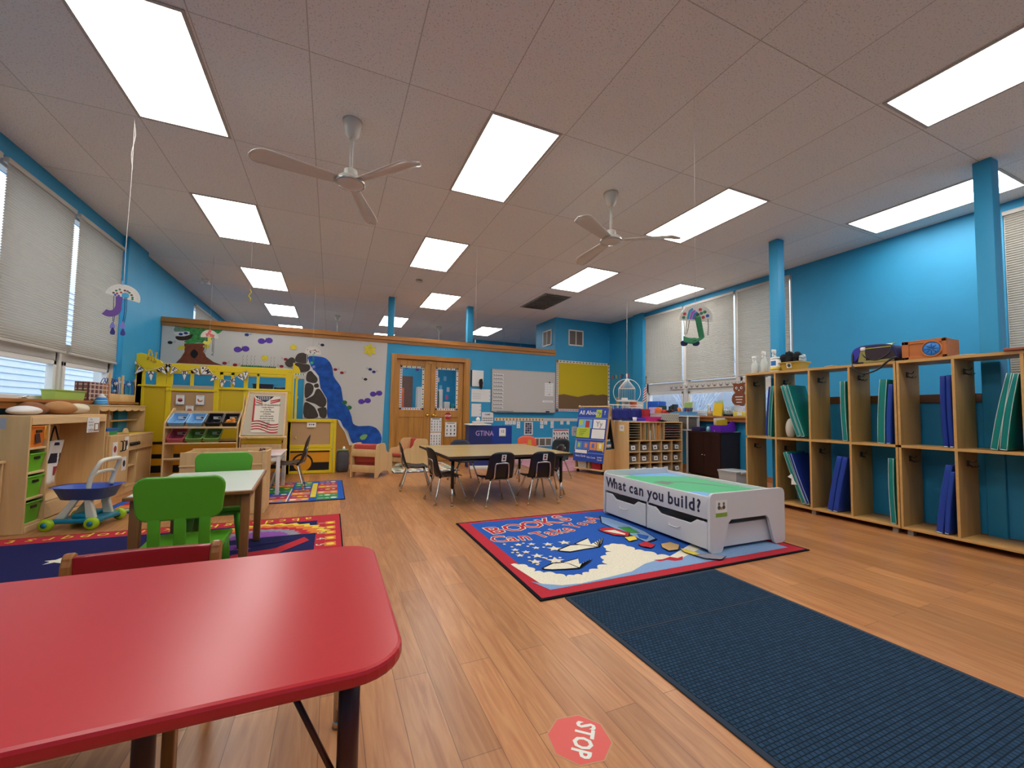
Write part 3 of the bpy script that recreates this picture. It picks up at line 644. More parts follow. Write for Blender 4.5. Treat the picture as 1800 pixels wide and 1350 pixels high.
MB().box(-2.52, -2.26, 6.40, 6.95, .69, .694, YEL, .001).obj('burner_mat', top)
for y in (5.98, 7.20): bx('hutch_side', KT, -2.585, -2.345, y - .009, y + .009, .70 if y < 6.5 else .69, 1.04)
bx('hutch_divider', KT, -2.585, -2.43, 6.435, 6.45, .71, 1.02); bx('hutch_shelf', KT, -2.585, -2.42, 6.45, 7.19, .845, .86, m=BIRCHX); bx('hutch_top', KT, -2.585, -2.335, 5.97, 7.21, 1.03, 1.045, m=BIRCHX)
bx('hutch_back', KT, -2.589, -2.583, 5.98, 7.2, .70, 1.03)
m = MB(); o = [(5.98, 1.035)]; n = 6
for k in range(n): o += [(5.98 + 1.22 * (k + .5 + .5 * math.cos(a)) / n, 1.0 - .028 * math.sin(a)) for a in [PI - PI * i / 8 for i in range(9)]]
o += [(7.20, 1.035)]; m.prism('x', -2.357, -2.342, o, BIRCHX).obj('scalloped_valance', KT)
k = thing('toy_kettle', 'black and cream toy kettle on the hutch shelf of the play kitchen', 'kettle', (-2.50, 6.53, .861))
MB().lathe([(.05, 0), (.055, .02), (.05, .055), (.03, .075), (.01, .08)], (-2.50, 6.53, .861), M('cream_plastic', '#b9b09a', .5)).obj('body', k); MB().tube(smooth_path([(-2.50, 6.53, .945), (-2.50, 6.58, .95), (-2.50, 6.60, .90)]), .008, BLACK, 8).obj('handle', k)
bxs = thing('toy_box', 'blue and green box lying on top of the play fridge', 'box', (-2.33, 5.96, .711))
MB().box(-2.335, -2.225, 5.87, 6.10, .711, .755, M('green_card', '#2f8f4a', .5)).obj('box_base', bxs); MB().box(-2.337, -2.223, 5.868, 6.102, .755, .785, M('blue_card', '#1f5f9e', .5)).obj('box_lid', bxs)

# ---- toy shopping cart
CT = thing('toy_shopping_cart', 'toy shopping cart with blue basket and teal wheeled base', 'toy cart', (-1.90, 4.78, 0), math.radians(-10))
CB = M('cart_blue', '#4a63b8', .35); CTL = M('cart_teal', '#127a94', .35); CW = M('cart_cream', '#d9d5c2', .4); CG = M('cart_lime', '#a9cf1c', .4)
def L(fn): return loc(CT, fn)
L(lambda b: b.prism('z', .05, .085, [(-.20, -.16), (.14, -.16), (.17, -.10), (.17, .10), (.14, .16), (-.20, .16), (-.14, .0)], CTL)).obj('base', CT, bevel=.012)
L(lambda b: b.box(-.05, .05, -.12, .12, .085, .12, CTL, .01)).obj('base_hump', CT)
for x, y in ((-.18, -.17), (-.18, .17), (.13, -.17), (.13, .17)):
    wv = L(lambda b: b.lathe([(.02, -.022), (.045, -.02), (.05, -.01), (.05, .01), (.045, .02), (.02, .022)], (x, y, .051), CG, 16, 'y')).obj('wheel', CT); L(lambda b: b.lathe([(.022, -.026), (.022, .026)], (x, y, .051), CTL, 12, 'y')).obj('hub', wv)
for sy in (-1, 1):
    L(lambda b: b.prism('y', sy * .10 - .018, sy * .10 + .018, [(-.17, .08), (-.10, .08), (-.01, .24), (-.06, .24)], CW).prism('y', sy * .10 - .018, sy * .10 + .018, [(.05, .08), (.12, .08), (.08, .24), (.03, .24)], CW)).obj('leg', CT, bevel=.008)
def bask(b):
    r0 = [(x * .78, y * .78, .235) for x, y in spline2([(-.20, -.10), (-.20, .10), (.06, .155), (.17, .12), (.17, -.12), (.06, -.155)], 4)]
    r1 = [(x * 1.0, y * 1.0, .335) for x, y, z in [(q[0] / .78, q[1] / .78, 0) for q in r0]]; r2 = [(x * 1.12, y * 1.12, .34) for x, y, z in r1]; r3 = [(x * .95, y * .95, .335) for x, y, z in r1]; r4 = [(x * .95, y * .95, .245) for x, y, z in r0]
    n = len(r0); V = r0 + r1 + r2 + r3 + r4; F = [tuple(range(n))[::-1]]
    for k in range(4): F += [(k * n + i, k * n + (i + 1) % n, (k + 1) * n + (i + 1) % n, (k + 1) * n + i) for i in range(n)]
    F.append(tuple(range(4 * n, 5 * n))); b.add(V, F, CB, True)
L(bask).obj('basket', CT)
L(lambda b: b.tube(smooth_path([(.07, -.135, .33), (.085, -.14, .42), (.125, -.13, .525), (.14, -.10, .565), (.145, 0, .57), (.14, .10, .565), (.125, .13, .525), (.085, .14, .42), (.07, .135, .33)], 4), .018, CW, 10)).obj('push_handle', CT)
L(lambda b: b.tube(smooth_path([(.09, -.135, .44), (.10, -.07, .465), (.10, .07, .465), (.09, .135, .44)], 4), .014, CW, 10)).obj('cross_bar', CT)
# sliver of wooden furniture at the edge
sl = thing('wooden_stand', 'edge of a low wooden stand cut off at the left border', 'stand', (-2.42, 4.42, 0))
bx('side_panel', sl, -2.58, -2.345, 4.40, 4.42, 0, .57); bx('side_panel', sl, -2.58, -2.345, 4.56, 4.58, 0, .57); bx('top_board', sl, -2.58, -2.335, 4.395, 4.585, .57, .59, m=BIRCHX); bx('shelf_board', sl, -2.58, -2.35, 4.42, 4.56, .39, .41, m=BIRCHX)

# ---- things on the left sill (top z 1.088)
Z = 1.089
def tub(name, lab, cat, x0, x1, y0, y1, z, h, mt, flare=.012, grp=None, rim=True, wall=.005, card=None):
    t = thing(name, lab, cat, ((x0 + x1) / 2, (y0 + y1) / 2, z), group=grp); m = MB(); f = flare
    def ring(zz, e): return [(x0 + e, y0 + e, zz), (x1 - e, y0 + e, zz), (x1 - e, y1 - e, zz), (x0 + e, y1 - e, zz)]
    q = [ring(z, f), ring(z + h, 0), ring(z + h, wall), ring(z + wall, f + wall)]; V = sum(q, []); F = [(3, 2, 1, 0), (12, 13, 14, 15)]
    for k in range(3): F += [(4 * k + i, 4 * k + (i + 1) % 4, 4 * k + 4 + (i + 1) % 4, 4 * k + 4 + i) for i in range(4)]
    m.add(V, F, mt).obj('tub_body', t, bevel=.003)
    if rim:
        r = MB(); w_ = .006; r.box(x0 - w_, x1 + w_, y0 - w_, y0 + .001, z + h - .012, z + h, mt).box(x0 - w_, x1 + w_, y1 - .001, y1 + w_, z + h - .012, z + h, mt).box(x0 - w_, x0 + .001, y0, y1, z + h - .012, z + h, mt).box(x1 - .001, x1 + w_, y0, y1, z + h - .012, z + h, mt); r.obj('rim', t, bevel=.002)
    return t
gt = tub('storage_bin', 'pale green plastic bin on the left window sill', 'bin', -2.585, -2.475, 5.46, 6.0, Z, .10, M('pale_green_bin', '#a3bd57', .45), .01)
pl = MB(); PLA = M('plaid_base', '#8a5450', .9); PLB = M('plaid_cream', '#c9b5a4', .9); PLD = M('plaid_dark', '#5a3a3a', .9); PLO = M('plaid_orange', '#b06a34', .9)
a0, a1, b0, b1 = -2.583, -2.468, 6.02, 6.47; pl.box(a0, a1, b0, b1, Z, 1.30, PLA, .004)
for k in range(5): pl.rect('x', a1 + .0006, (b0 + .04 + k * .09, Z + .005), (b0 + .058 + k * .09, 1.295), PLB); pl.rect('x', a1 + .001, (b0 + .075 + k * .09, Z + .005), (b0 + .105 + k * .09, 1.295), PLO if k > 2 else PLD)
for k in range(4): pl.rect('x', a1 + .0014, (b0 + .005, Z + .025 + k * .05), (b1 - .005, Z + .037 + k * .05), PLB); pl.rect('y', b0 - .0008, (a0 + .01, Z + .025 + k * .05), (a1 - .01, Z + .037 + k * .05), PLB)
for k in range(3): pl.rect('y', b0 - .0012, (a0 + .02 + k * .045, Z + .005), (a0 + .035 + k * .045, 1.295), PLD)
tag(pl.obj('plaid_box'), 'brown plaid fabric box behind the green bin on the left sill', 'box')
co = thing('stacking_cone', 'blue and white ringed stacking cone on the play kitchen hutch', 'stacking toy', (-2.40, 6.15, 1.046))
for r0, z0, r1, z1, c in ((.062, 0, .060, .03, '#2f97dd'), (.058, .032, .052, .055, '#6cc0ee'), (.050, .057, .044, .078, '#2a7fd0'), (.040, .08, .012, .125, '#dfe5e8')):
    MB().lathe([(r0 * .9, z0), (r0, z0 + .006), (r1, z1 - .005), (r1 * .85, z1)], (-2.40, 6.15, 1.046), M('cone' + c, c, .4), 20).obj('ring', co)
def maze(y0, y1, lab, wires, beads):
    t = thing('bead_maze', lab, 'bead maze toy', (-2.51, (y0 + y1) / 2, Z), group='bead mazes on the left sill')
    MB().box(-2.575, -2.465, y0, y1, Z, 1.185, BIRCH, .004).obj('base', t); MB().box(-2.485, -2.465, y0 - .002, y0 + .018, 1.185, 1.43, BIRCH, .003).obj('post', t); MB().box(-2.485, -2.465, y1 - .02, y1, 1.185, 1.40, BIRCH, .003).obj('post', t)
    for k in range(5):
        x = -2.56 + .022 * k; h = 1.36 + .02 * random.random(); yo = y0 + .03 + .01 * k
        MB().tube(smooth_path([(x, yo, 1.185), (x, yo - .02, 1.30), (x, yo + .06, h), (x, (yo + y1) / 2, h - .06 - .03 * (k % 2)), (x, y1 - .07, h), (x, y1 - .03, 1.28), (x, y1 - .03, 1.185)], 5), .004, M('wire%d' % (k % 3 + wires), ['#16223f', '#2a5fc0', '#2b2a2e', '#1b4fd0', '#15161c', '#7cc8e8'][(k % 3 + wires)], .4), 6).obj('wire', t)
    for k in range(9): MB().ball((-2.56 + .03 * random.random() * 3.4, y0 + .06 + .18 * random.random(), 1.20 + .14 * random.random()), random.uniform(.014, .024), M('bead%d' % (k % 4 + beads), ['#d8d4cc', '#77757a', '#9fb9d8', '#23242a', '#1f4fc8', '#2f62b0', '#b9cfe8', '#101a3a'][k % 4 + beads], .3), 10, 6).obj('bead', t)
maze(6.50, 6.76, 'grey and white bead maze with looping wires on the left sill, nearer one', 0, 0)
maze(6.84, 7.22, 'deep blue bead maze with looping wires on the left sill beside the yellow bus', 3, 4)

# ================================================================= PLAY BUS, MURAL, LEFT BACK
BUS = thing('play_bus', 'large yellow wooden play bus front with cut out windows', 'playhouse', (-1.2, 7.4, 0))
BP = M('bus_panel_yellow', '#cdae10', .45); BORD = M('tan_display_board', '#b8946a', .8); BAMB = M('bus_amber', '#d9920f', .45)
YB0, YB1 = 7.37, 7.42
def yb(name, x0, x1, z0, z1, mt=None, dy=0.0, th=None, par=None, bev=.004):
    return MB().box(x0, x1, YB0 - dy, YB0 - dy + (th or .045), z0, z1, mt or YEL).obj(name, par or BUS, bevel=bev)
# roof board with its hump
MB().prism('y', YB0, YB0 + .045, [(-2.52, 1.57), (-.58, 1.565), (-.58, 1.665), (-2.24, 1.66)] + [(-2.26, 1.69), (-2.40, 1.765), (-2.48, 1.79), (-2.535, 1.775), (-2.55, 1.72), (-2.54, 1.65)], YEL).obj('roof_board', BUS, bevel=.005)
for a, b in ((-2.52, -2.43), (-2.18, -2.115), (-1.612, -1.545), (-1.235, -1.185), (-.675, -.575)): yb('post', a, b, .0 if b < -2.4 or b > -.6 else .55, 1.57)
for a, b in ((-2.30, -2.18), (-1.905, -1.865), (-1.545, -1.50), (-1.405, -1.36), (-1.07, -1.035)): yb('window_mullion', a, b, 1.33, 1.57, dy=-.006, th=.03)
for a, b in ((-2.43, -2.18), (-2.115, -1.612), (-1.545, -1.235), (-1.185, -.675)): yb('window_header', a, b, 1.525, 1.57, dy=-.006, th=.03)
yb('window_rail', -2.5, -2.12, 1.318, 1.345, dy=.012); yb('window_rail', -2.18, -1.56, 1.265, 1.30, dy=.012); yb('window_rail', -1.56, -1.185, 1.305, 1.34, dy=.012); yb('window_rail', -1.185, -.6, 1.30, 1.335, dy=.012)
yb('window_sill', -2.115, -1.612, 1.30, 1.352, M('grey_sill_board', '#a59b8e', .6), dy=-.004, th=.03)
yb('body_panel', -2.46, -2.18, .55, 1.318, BP, dy=-.012, th=.02); yb('body_panel', -1.545, -.66, .55, 1.305, BP, dy=-.012, th=.02)
yb('corner_board', -2.54, -2.455, 0, 1.6); yb('panel_stile', -1.52, -1.505, .55, 1.3, BP, dy=-.004, th=.02)
db = yb('display_board', -2.115, -1.612, .55, 1.265, BORD, dy=-.01, th=.02)
for q, mt in ((bb([(-2.059,1.212),(-1.951,1.068)]), 'beet_red'), (bb([(-1.822,1.213),(-1.714,1.067)]), 'sweet_potato'), (bb([(-1.941,1.059),(-1.836,0.919)]), 'beet_red')):
    m = MB(); m.box(q[0], q[1], YB0 - .012, YB0 - .009, q[2], q[3], M('card_blue_edge', '#7690b8', .7)); m.rect('y', YB0 - .0128, (q[0] + .005, q[2] + .005), (q[1] - .005, q[3] - .005), PAPER)
    cx, cz = (q[0] + q[1]) / 2, (q[2] + q[3]) / 2
    mt_ = M(mt, '#8e3038' if mt == 'beet_red' else '#b57a3c', .7)
    if mt == 'beet_red':
        m.disc('y', YB0 - .0134, (cx, cz - .008), .03, mt_, 14, .026); m.poly('y', YB0 - .0138, [(cx - .028, cz + .02), (cx, cz + .03), (cx + .028, cz + .02), (cx + .02, cz + .006), (cx - .02, cz + .006)], M('pale_pink_food', '#c98b8b', .7))
        m.rect('y', YB0 - .0142, (cx - .028, cz - .018), (cx + .028, cz - .012), INK)
    else: m.poly('y', YB0 - .0134, spline2([(cx - .035, cz + .005), (cx - .02, cz + .02), (cx - .01, cz - .005), (cx + .02, cz - .005), (cx + .035, cz + .01), (cx + .02, cz - .025), (cx - .02, cz - .025)], 3), mt_)
    m.rect('y', YB0 - .0142, (cx - .03, q[3] - .022), (cx + .03, q[3] - .017), M('grey_ink', '#8a8f9a', .8)); m.rect('y', YB0 - .0142, (q[0] + .01, q[2] + .012), (q[0] + .03, q[2] + .018), INK)
    m.obj('picture_card', db)
# lower body with stripes
yb('lower_panel', -2.455, -.62, .05, .55, BAMB, dy=-.012, th=.02)
for z0, z1 in ((.50, .535), (.30, .36), (.10, .20)): yb('black_stripe', -2.455, -.62, z0, z1, BLACK, dy=-.008, th=.02, bev=0)
# hood
yb('hood_top_rail', -.63, .06, .825, .872, dy=.012); yb('hood_post', -.62, -.57, 0, .83); yb('hood_post', .0, .045, 0, .83); yb('hood_side', .05, .09, 0, .87, dy=-.008)
hb = yb('hood_board', -.575, .002, .455, .83, BORD, dy=-.012, th=.02); yb('hood_rail', -.58, .02, .41, .46, dy=.01); yb('hood_rail', -.58, .02, .365, .405, dy=.01); yb('bottom_rail', -.58, .02, .005, .05, dy=.006)
hp = yb('fender_panel', -.575, .002, .04, .37, BAMB, dy=-.012, th=.02)
m = MB(); y = YB0 - .0005 + .012 - .002
m.rect('y', y, (-.575, .34), (.0, .36), BLACK); m.rect('y', y, (-.575, .045), (.0, .178), BLACK); m.poly('y', y - .0006, arc(-.39, .168, .155, 0, 180, 20), BLACK); m.disc('y', y - .0012, (-.39, .168), .128, BAMB, 28)
m.obj('wheel_and_stripes', hp)
m = MB(); m.box(-.345, -.215, YB0 - .004, YB0 - .001, .735, .82, PAPER); m.rect('y', YB0 - .0046, (-.345, .735), (-.215, .745), M('card_yellow', '#d8c33c', .7))
for k in range(3): m.disc('y', YB0 - .0046, (-.31 + .03 * k, .785), .012, [RED, BLUE, INK][k], 10)
m.obj('number_card', hb)
yb('front_post', -.58, -.555, .87, 1.765, dy=.01, th=.03); yb('door_stile', -.535, -.505, .87, 1.56, dy=-.02, th=.02)
for z in (.56, .83, 1.2, 1.5): MB().box(-.505, -.49, YB0 - .01, YB0 + .01, z, z + .03, YEL, .003).obj('hinge', BUS)
m = MB(); m.prism('y', YB0 - .004, YB0 + .01, [(-.556, 1.735), (-.50, 1.70), (-.475, 1.64), (-.475, 1.60), (-.556, 1.60)], YEL); m.obj('top_bracket', BUS, bevel=.003)
m = MB()
for k in range(9): m.prism('y', YB0 - .006, YB0 - .002, [(-.56 + .018 * k, 1.575), (-.545 + .018 * k, 1.575), (-.548 + .018 * k, 1.60), (-.557 + .018 * k, 1.60)], GRP if k % 2 else PAPER)
m.obj('grass_border', BUS)
m = MB()
for k in range(34):
    x = [-2.50, -2.14, -1.58, -1.21, -.63, -.6, .03][k % 7]; z = [1.61, 1.28, .84, .39, .025][k // 7 % 5]
    if (x > -.7 and z < .9) or (z > 1.2 and x < -.5): m.disc('y', YB0 - .0135, (x, z), .005, BLACK, 8)
m.obj('screws', BUS)
# dark baskets standing behind the bus windows
tub('storage_bin', 'dark blue bin seen through the right-hand window of the yellow bus', 'bin', -1.13, -.86, 7.44, 7.6, 1.305, .11, M('navy_bin', '#161c3d', .5), .01, card=None)
tag(MB().box(-.84, -.67, 7.44, 7.6, 1.305, 1.38, BLACK, .02).obj('black_pouch'), 'black pouch beside the dark blue bin in the bus window', 'pouch')
tag(MB().ball((-1.165, 7.45, 1.325), .02, M('toy_blue', '#1f4fb8', .4), 10, 6).obj('blue_ball'), 'small blue ball in the bus window beside the dark bin', 'ball')
# shelf board behind the windows carrying them
MB().box(-1.185, -.66, 7.415, 7.62, 1.285, 1.304, BP, .002).obj('inner_ledge', BUS)
# paper crown / coral figures on the roof
cf = thing('yellow_figures', 'cluster of small yellow giraffe figures on the roof of the bus', 'figurines', (-2.36, 7.36, 1.70)); YF_ = M('giraffe_yellow', '#d7b034', .5)
for k, x in enumerate((-2.40, -2.36, -2.32)):
    m = MB(); z0 = 1.765 - .02 * k; m.tube(smooth_path([(x, 7.362, z0 - .03), (x + .004, 7.362, z0 + .02), (x + .01 * (-1) ** k, 7.362, z0 + .06)]), [.010] * 9, YF_, 8).ball((x + .012 * (-1) ** k, 7.36, z0 + .07), (.017, .010, .012), YF_, 10, 6).tube([(x - .008, 7.362, z0 - .03), (x - .012, 7.362, z0 - .07)], .006, YF_, 6).tube([(x + .008, 7.362, z0 - .03), (x + .01, 7.362, z0 - .07)], .006, YF_, 6); m.obj('figure', cf)
# bunting
bt = thing('bunting', 'paper bunting spelling FARMER\'S MARKET strung across the yellow bus', 'bunting', (-1.9, 7.33, 1.6)); BRN = M('bunting_brown', '#7a4a34', .8)
fl = [([(-2.541,1.695),(-2.598,1.582),(-2.495,1.632)], '.'), ([(-2.480,1.598),(-2.417,1.545),(-2.533,1.474)], 'F'), ([(-2.393,1.535),(-2.308,1.539),(-2.340,1.379)], 'A'), ([(-2.212,1.611),(-2.283,1.561),(-2.162,1.481)], 'R'), ([(-2.206,1.642),(-2.120,1.647),(-2.152,1.518)], 'M'), ([(-2.103,1.618),(-2.035,1.570),(-2.138,1.488)], 'E'), ([(-2.002,1.554),(-1.921,1.558),(-1.963,1.405)], 'R'), ([(-1.804,1.610),(-1.881,1.567),(-1.777,1.490)], 'S'), ([(-1.785,1.636),(-1.700,1.641),(-1.768,1.513)], '*'), ([(-1.696,1.623),(-1.635,1.526),(-1.773,1.513)], 'M'), ([(-1.619,1.527),(-1.554,1.464),(-1.659,1.413)], 'A'), ([(-1.536,1.456),(-1.448,1.443),(-1.511,1.318)], 'R'), ([(-1.416,1.442),(-1.343,1.484),(-1.337,1.357)], 'K'), ([(-1.260,1.565),(-1.322,1.498),(-1.227,1.438)], 'E'), ([(-1.252,1.584),(-1.168,1.585),(-1.211,1.449)], 'T')]
for k, (p, ch) in enumerate(fl):
    m = MB(); c = (sum(q[0] for q in p) / 3, sum(q[1] for q in p) / 3); yy = 7.33 - .004 * (k % 2)
    a, b = Vector(p[0]), Vector(p[1]); ang = math.atan2(b.y - a.y, b.x - a.x)
    if math.cos(ang) < 0: ang += PI
    m.prism('y', yy - .001, yy + .001, p, BRN); s_ = .86; m.poly('y', yy - .0016, [(c[0] + (q[0] - c[0]) * s_, c[1] + (q[1] - c[1]) * s_) for q in p], PAPER)
    mid = ((c[0] * 2 + (a.x + b.x) / 2) / 3, (c[1] * 2 + (a.y + b.y) / 2) / 3)
    if ch in '.*': m.disc('y', yy - .0022, mid, .014, INK, 8)
    else: m.text(ch, 'y', yy - .0022, mid, .078, INK, ang, off=.02)
    m.obj('pennant', bt)
pts = [p[0] for p, c in fl] + [fl[-1][0][1]]
MB().tube([(q[0], 7.337, q[1]) for q in pts], .0025, PAPER, 5).obj('string', bt)

# ---- mural on the partition
YM = 8.372
mu = MB(); MUP = M('mural_paper', '#c9c5c0', .8); y = YM
mu.poly('y', y, [[(0.979,2.414)][0], [(0.027,2.386)][0], [(-0.444,2.380)][0], [(-2.573,2.424)][0], (-2.575, 1.58), (-.47, 1.58), (-.47, .55), (0.02, .55)] + [(0.103,0.850),(0.158,0.740),(0.251,0.614),(0.300,0.471),(0.341,0.359)] + [(.93, .40)], MUP)
LAY = [0]
def ml(out, mt):
    LAY[0] += 1; mu.poly('y', y - .0012 - LAY[0] * .00012, out, mt)
TRK = M('mural_trunk', '#7a3c24', .85, var=.15, scale=25); LEAF = M('mural_leaf', '#3f8a46', .85, var=.45, scale=30); HOLE = M('mural_black', '#120f0e', .85); ROCK = M('mural_rock', '#463d38', .85, var=.12, scale=14); WAT = M('mural_water', '#124fa8', .8, var=.35, scale=9); MWH = M('mural_white', '#d8d5d1', .8); MPUR = M('mural_purple', '#5a3aa2', .85, var=.3, scale=40); MYEL = M('mural_yellow', '#d9c63a', .85, var=.15, scale=40); MRED = M('mural_red', '#8e1f2a', .85); MBLK = M('mural_ink', '#23232c', .85); MDB = M('mural_dark_blue', '#1d3a78', .85); MGR = M('mural_green', '#2f6e3a', .85, var=.3, scale=40); MBRN = M('mural_brown', '#3a2219', .85)
ml([(-2.271,2.087),(-1.990,2.110),(-2.001,1.980),(-1.956,1.884),(-1.852,1.804),(-1.719,1.755),(-2.368,1.758),(-2.305,1.846),(-2.259,1.947)], TRK)
ml(spline2([(-2.376,2.415),(-2.264,2.433),(-2.114,2.420),(-1.927,2.424),(-1.758,2.390),(-1.779,2.315),(-1.861,2.265),(-1.893,2.190),(-1.972,2.111),(-2.089,2.116),(-2.202,2.078),(-2.272,2.115),(-2.229,2.161),(-2.187,2.235),(-2.349,2.319),(-2.407,2.342)], 3), LEAF)
ml(spline2([(-2.417,2.320),(-2.352,2.382),(-2.293,2.324),(-2.234,2.273),(-2.345,2.221),(-2.403,2.272)], 3), M('mural_grey_green', '#6f8a78', .85, var=.2, scale=30))
ml(spline2([(-2.132,1.999),(-2.075,1.932),(-2.123,1.847),(-2.181,1.917)], 4), HOLE)
ml(spline2([(-2.389,2.196),(-2.276,2.206),(-2.164,2.251),(-2.184,2.179),(-2.273,2.136),(-2.364,2.142)], 3), MBRN)
ml(spline2([(-2.414,2.264),(-2.303,2.281),(-2.206,2.290),(-2.232,2.231),(-2.321,2.202),(-2.390,2.217)], 3), MWH)
for q in [(-2.323,2.237),(-2.256,2.260)]: ml([(q[0] + .03 * math.cos(a * PI / 6), q[1] + .022 * math.sin(a * PI / 6)) for a in range(12)], MDB)
ml(spline2([(-2.352,2.010),(-2.309,2.049),(-2.257,2.032),(-2.277,1.981),(-2.334,1.977)], 3), MYEL); ml(spline2([(-2.016,2.058),(-1.960,2.105),(-1.917,2.058),(-1.956,2.024)], 3), MYEL)
def butterfly(c, r, mt):
    for dx in (-1, 1): ml([(c[0] + dx * r * .55 + r * .55 * math.cos(a * PI / 7), c[1] + .1 * r * dx + r * .48 * math.sin(a * PI / 7)) for a in range(14)], mt)
    ml([(c[0] - .006, c[1] - r * .3), (c[0] + .006, c[1] - r * .3), (c[0] + .012, c[1] + r * .75), (c[0], c[1] + r * .2)], MBLK)
for q in [(-1.110,2.228),(-1.459,2.053),(0.585,1.203),(0.793,1.353)]: butterfly(q, .105, MPUR)
def bird(c, r, mt, f=1):
    ml([(c[0] + f * r * .55 * math.cos(a * PI / 6), c[1] + r * .42 * math.sin(a * PI / 6)) for a in range(12)], mt)
    for k in range(3): ml([(c[0] + f * r * (.45), c[1] + r * (.1 * k)), (c[0] + f * r * (1.15), c[1] + r * (.15 + .28 * k)), (c[0] + f * r * (1.1), c[1] + r * (.05 + .28 * k))], mt)
for p, mt, f in (([(-1.394,2.310)], MDB, 1), ([(-0.190,2.227)], MBLK, -1), ([(-0.779,1.920)], MRED, -1), ([(-0.840,1.790)], MRED, -1), ([(0.048,1.782)], MRED, 1), ([(0.162,1.727)], MRED, 1), ([(0.667,1.820)], MDB, -1), ([(0.737,1.775)], MDB, 1), ([(0.588,1.623)], MBLK, -1), ([(-1.696,1.793)], MRED, 1), ([(-1.543,1.773)], MRED, 1), ([(-2.456,2.086)], MBLK, 1)): bird(p[0], .062, mt, f)
for p in ([(-0.665,2.150)], [(-1.105,1.923)]): ml([(p[0][0] + .055 * math.cos(a * PI / 7), p[0][1] + .05 * math.sin(a * PI / 7)) for a in range(14)], MYEL)
c = [(0.650,2.195)][0]; ml([(c[0] + (.135 if k % 2 == 0 else .08) * math.cos(PI / 6 * k + PI / 2), c[1] + (.135 if k % 2 == 0 else .08) * math.sin(PI / 6 * k + PI / 2)) for k in range(12)], MYEL)
# grass and stems
g0 = [(-1.462,1.756),(-1.147,1.760)], [(-1.446,1.755),(-0.926,1.760)]
for a, b in ((g0[0][0], g0[0][1]), (g0[1][0], g0[1][1])):
    n = 18; o = [a]
    for k in range(n): o += [(a[0] + (b[0] - a[0]) * (k + .5) / n, a[1] + (b[1] - a[1]) * (k + .5) / n + .03), (a[0] + (b[0] - a[0]) * (k + 1) / n, a[1] + (b[1] - a[1]) * (k + 1) / n)]
    ml(o + [(b[0], b[1] - .05), (a[0], a[1] - .05)], MGR)
for p in [(-1.438,1.772),(-1.376,1.776),(-1.313,1.779),(-1.263,1.782)] + [(-1.013,1.772),(-0.963,1.775)]:
    for k in range(6): ml([(p[0] - .01 + .012 * (k % 2), p[1] + .03 * k), (p[0] + .012 * (k % 2), p[1] + .03 * k + .006), (p[0] + .006, p[1] + .03 * k + .024)], MBLK)
# rocks with white joints and the waterfall
ml([(-0.437,1.994),(-0.384,2.006),(-0.233,1.680),(-0.210,1.475),(-0.061,1.239),(-0.063,0.868),(-0.463,0.865),(-0.454,1.228),(-0.449,1.499)], MWH)
for r in (spline2([(-0.785,1.869),(-0.699,1.959),(-0.631,1.929),(-0.635,1.828),(-0.707,1.781),(-0.768,1.811)], 3), spline2([(-0.625,1.964),(-0.583,2.034),(-0.508,2.057),(-0.431,2.028),(-0.420,1.943),(-0.433,1.883),(-0.501,1.867),(-0.615,1.888)], 3), spline2([(-0.614,1.863),(-0.485,1.854),(-0.393,1.842),(-0.383,1.758),(-0.450,1.711),(-0.586,1.712),(-0.633,1.777)], 3),
          spline2([(-0.426,1.687),(-0.366,1.733),(-0.310,1.676),(-0.246,1.593),(-0.274,1.515),(-0.366,1.519),(-0.436,1.559)], 3), spline2([(-0.448,1.473),(-0.381,1.510),(-0.310,1.453),(-0.321,1.334),(-0.394,1.246),(-0.445,1.253)], 3), spline2([(-0.303,1.479),(-0.242,1.508),(-0.221,1.440),(-0.286,1.429)], 3), spline2([(-0.438,1.194),(-0.311,1.283),(-0.269,1.387),(-0.208,1.406),(-0.125,1.288),(-0.082,1.186),(-0.103,1.091),(-0.180,1.073),(-0.275,1.130)], 3),
          spline2([(-0.444,1.152),(-0.320,1.104),(-0.256,1.028),(-0.220,0.884),(-0.441,0.882)], 3), spline2([(-0.226,1.046),(-0.086,1.066),(-0.079,0.885),(-0.173,0.885),(-0.208,0.978)], 3)): ml(r, ROCK)
ml(spline2([(-0.421,1.978),(-0.353,2.008),(-0.245,2.007),(-0.135,1.988),(-0.053,1.915),(-0.001,1.796),(0.020,1.658),(0.087,1.557),(0.155,1.454),(0.185,1.298),(0.214,1.176),(0.299,1.056),(0.362,0.898),(0.391,0.776),(0.492,0.723),(0.676,0.732),(0.814,0.688),(0.904,0.562),(0.917,0.418),(0.826,0.294),(0.522,0.318),(0.369,0.443),(0.314,0.618),(0.213,0.723),(0.112,0.861),(-0.048,0.877),(-0.070,1.066),(-0.084,1.238),(-0.193,1.424),(-0.232,1.646),(-0.362,1.810)], 2), WAT)
ml(spline2([(0.520,0.512),(0.580,0.564),(0.656,0.555),(0.617,0.475),(0.550,0.467)], 3), M('mural_lily', '#7fae62', .85))
for p in [(0.230,1.168),(0.315,1.073)]: ml([(p[0] + .045 * math.cos(a * PI / 5), p[1] + .04 * math.sin(a * PI / 5)) for a in range(10)], MGR)
ml([(0.125,0.851),(0.170,0.819),(0.249,0.646),(0.329,0.487),(0.391,0.391),(0.340,0.360),(0.300,0.471),(0.250,0.614),(0.158,0.740)], MWH)
tag(mu.obj('mural', fixn=False), 'long painted paper mural of a tree, rocks and a blue waterfall on the partition', 'mural')

tag(MB().box(.08, .62, 8.374, 8.379, .03, .86, M('tan_cork', '#b07c3c', .8)).obj('tan_board'), 'tan board low on the wall beside the blue waterfall, behind the grey pack', 'board')
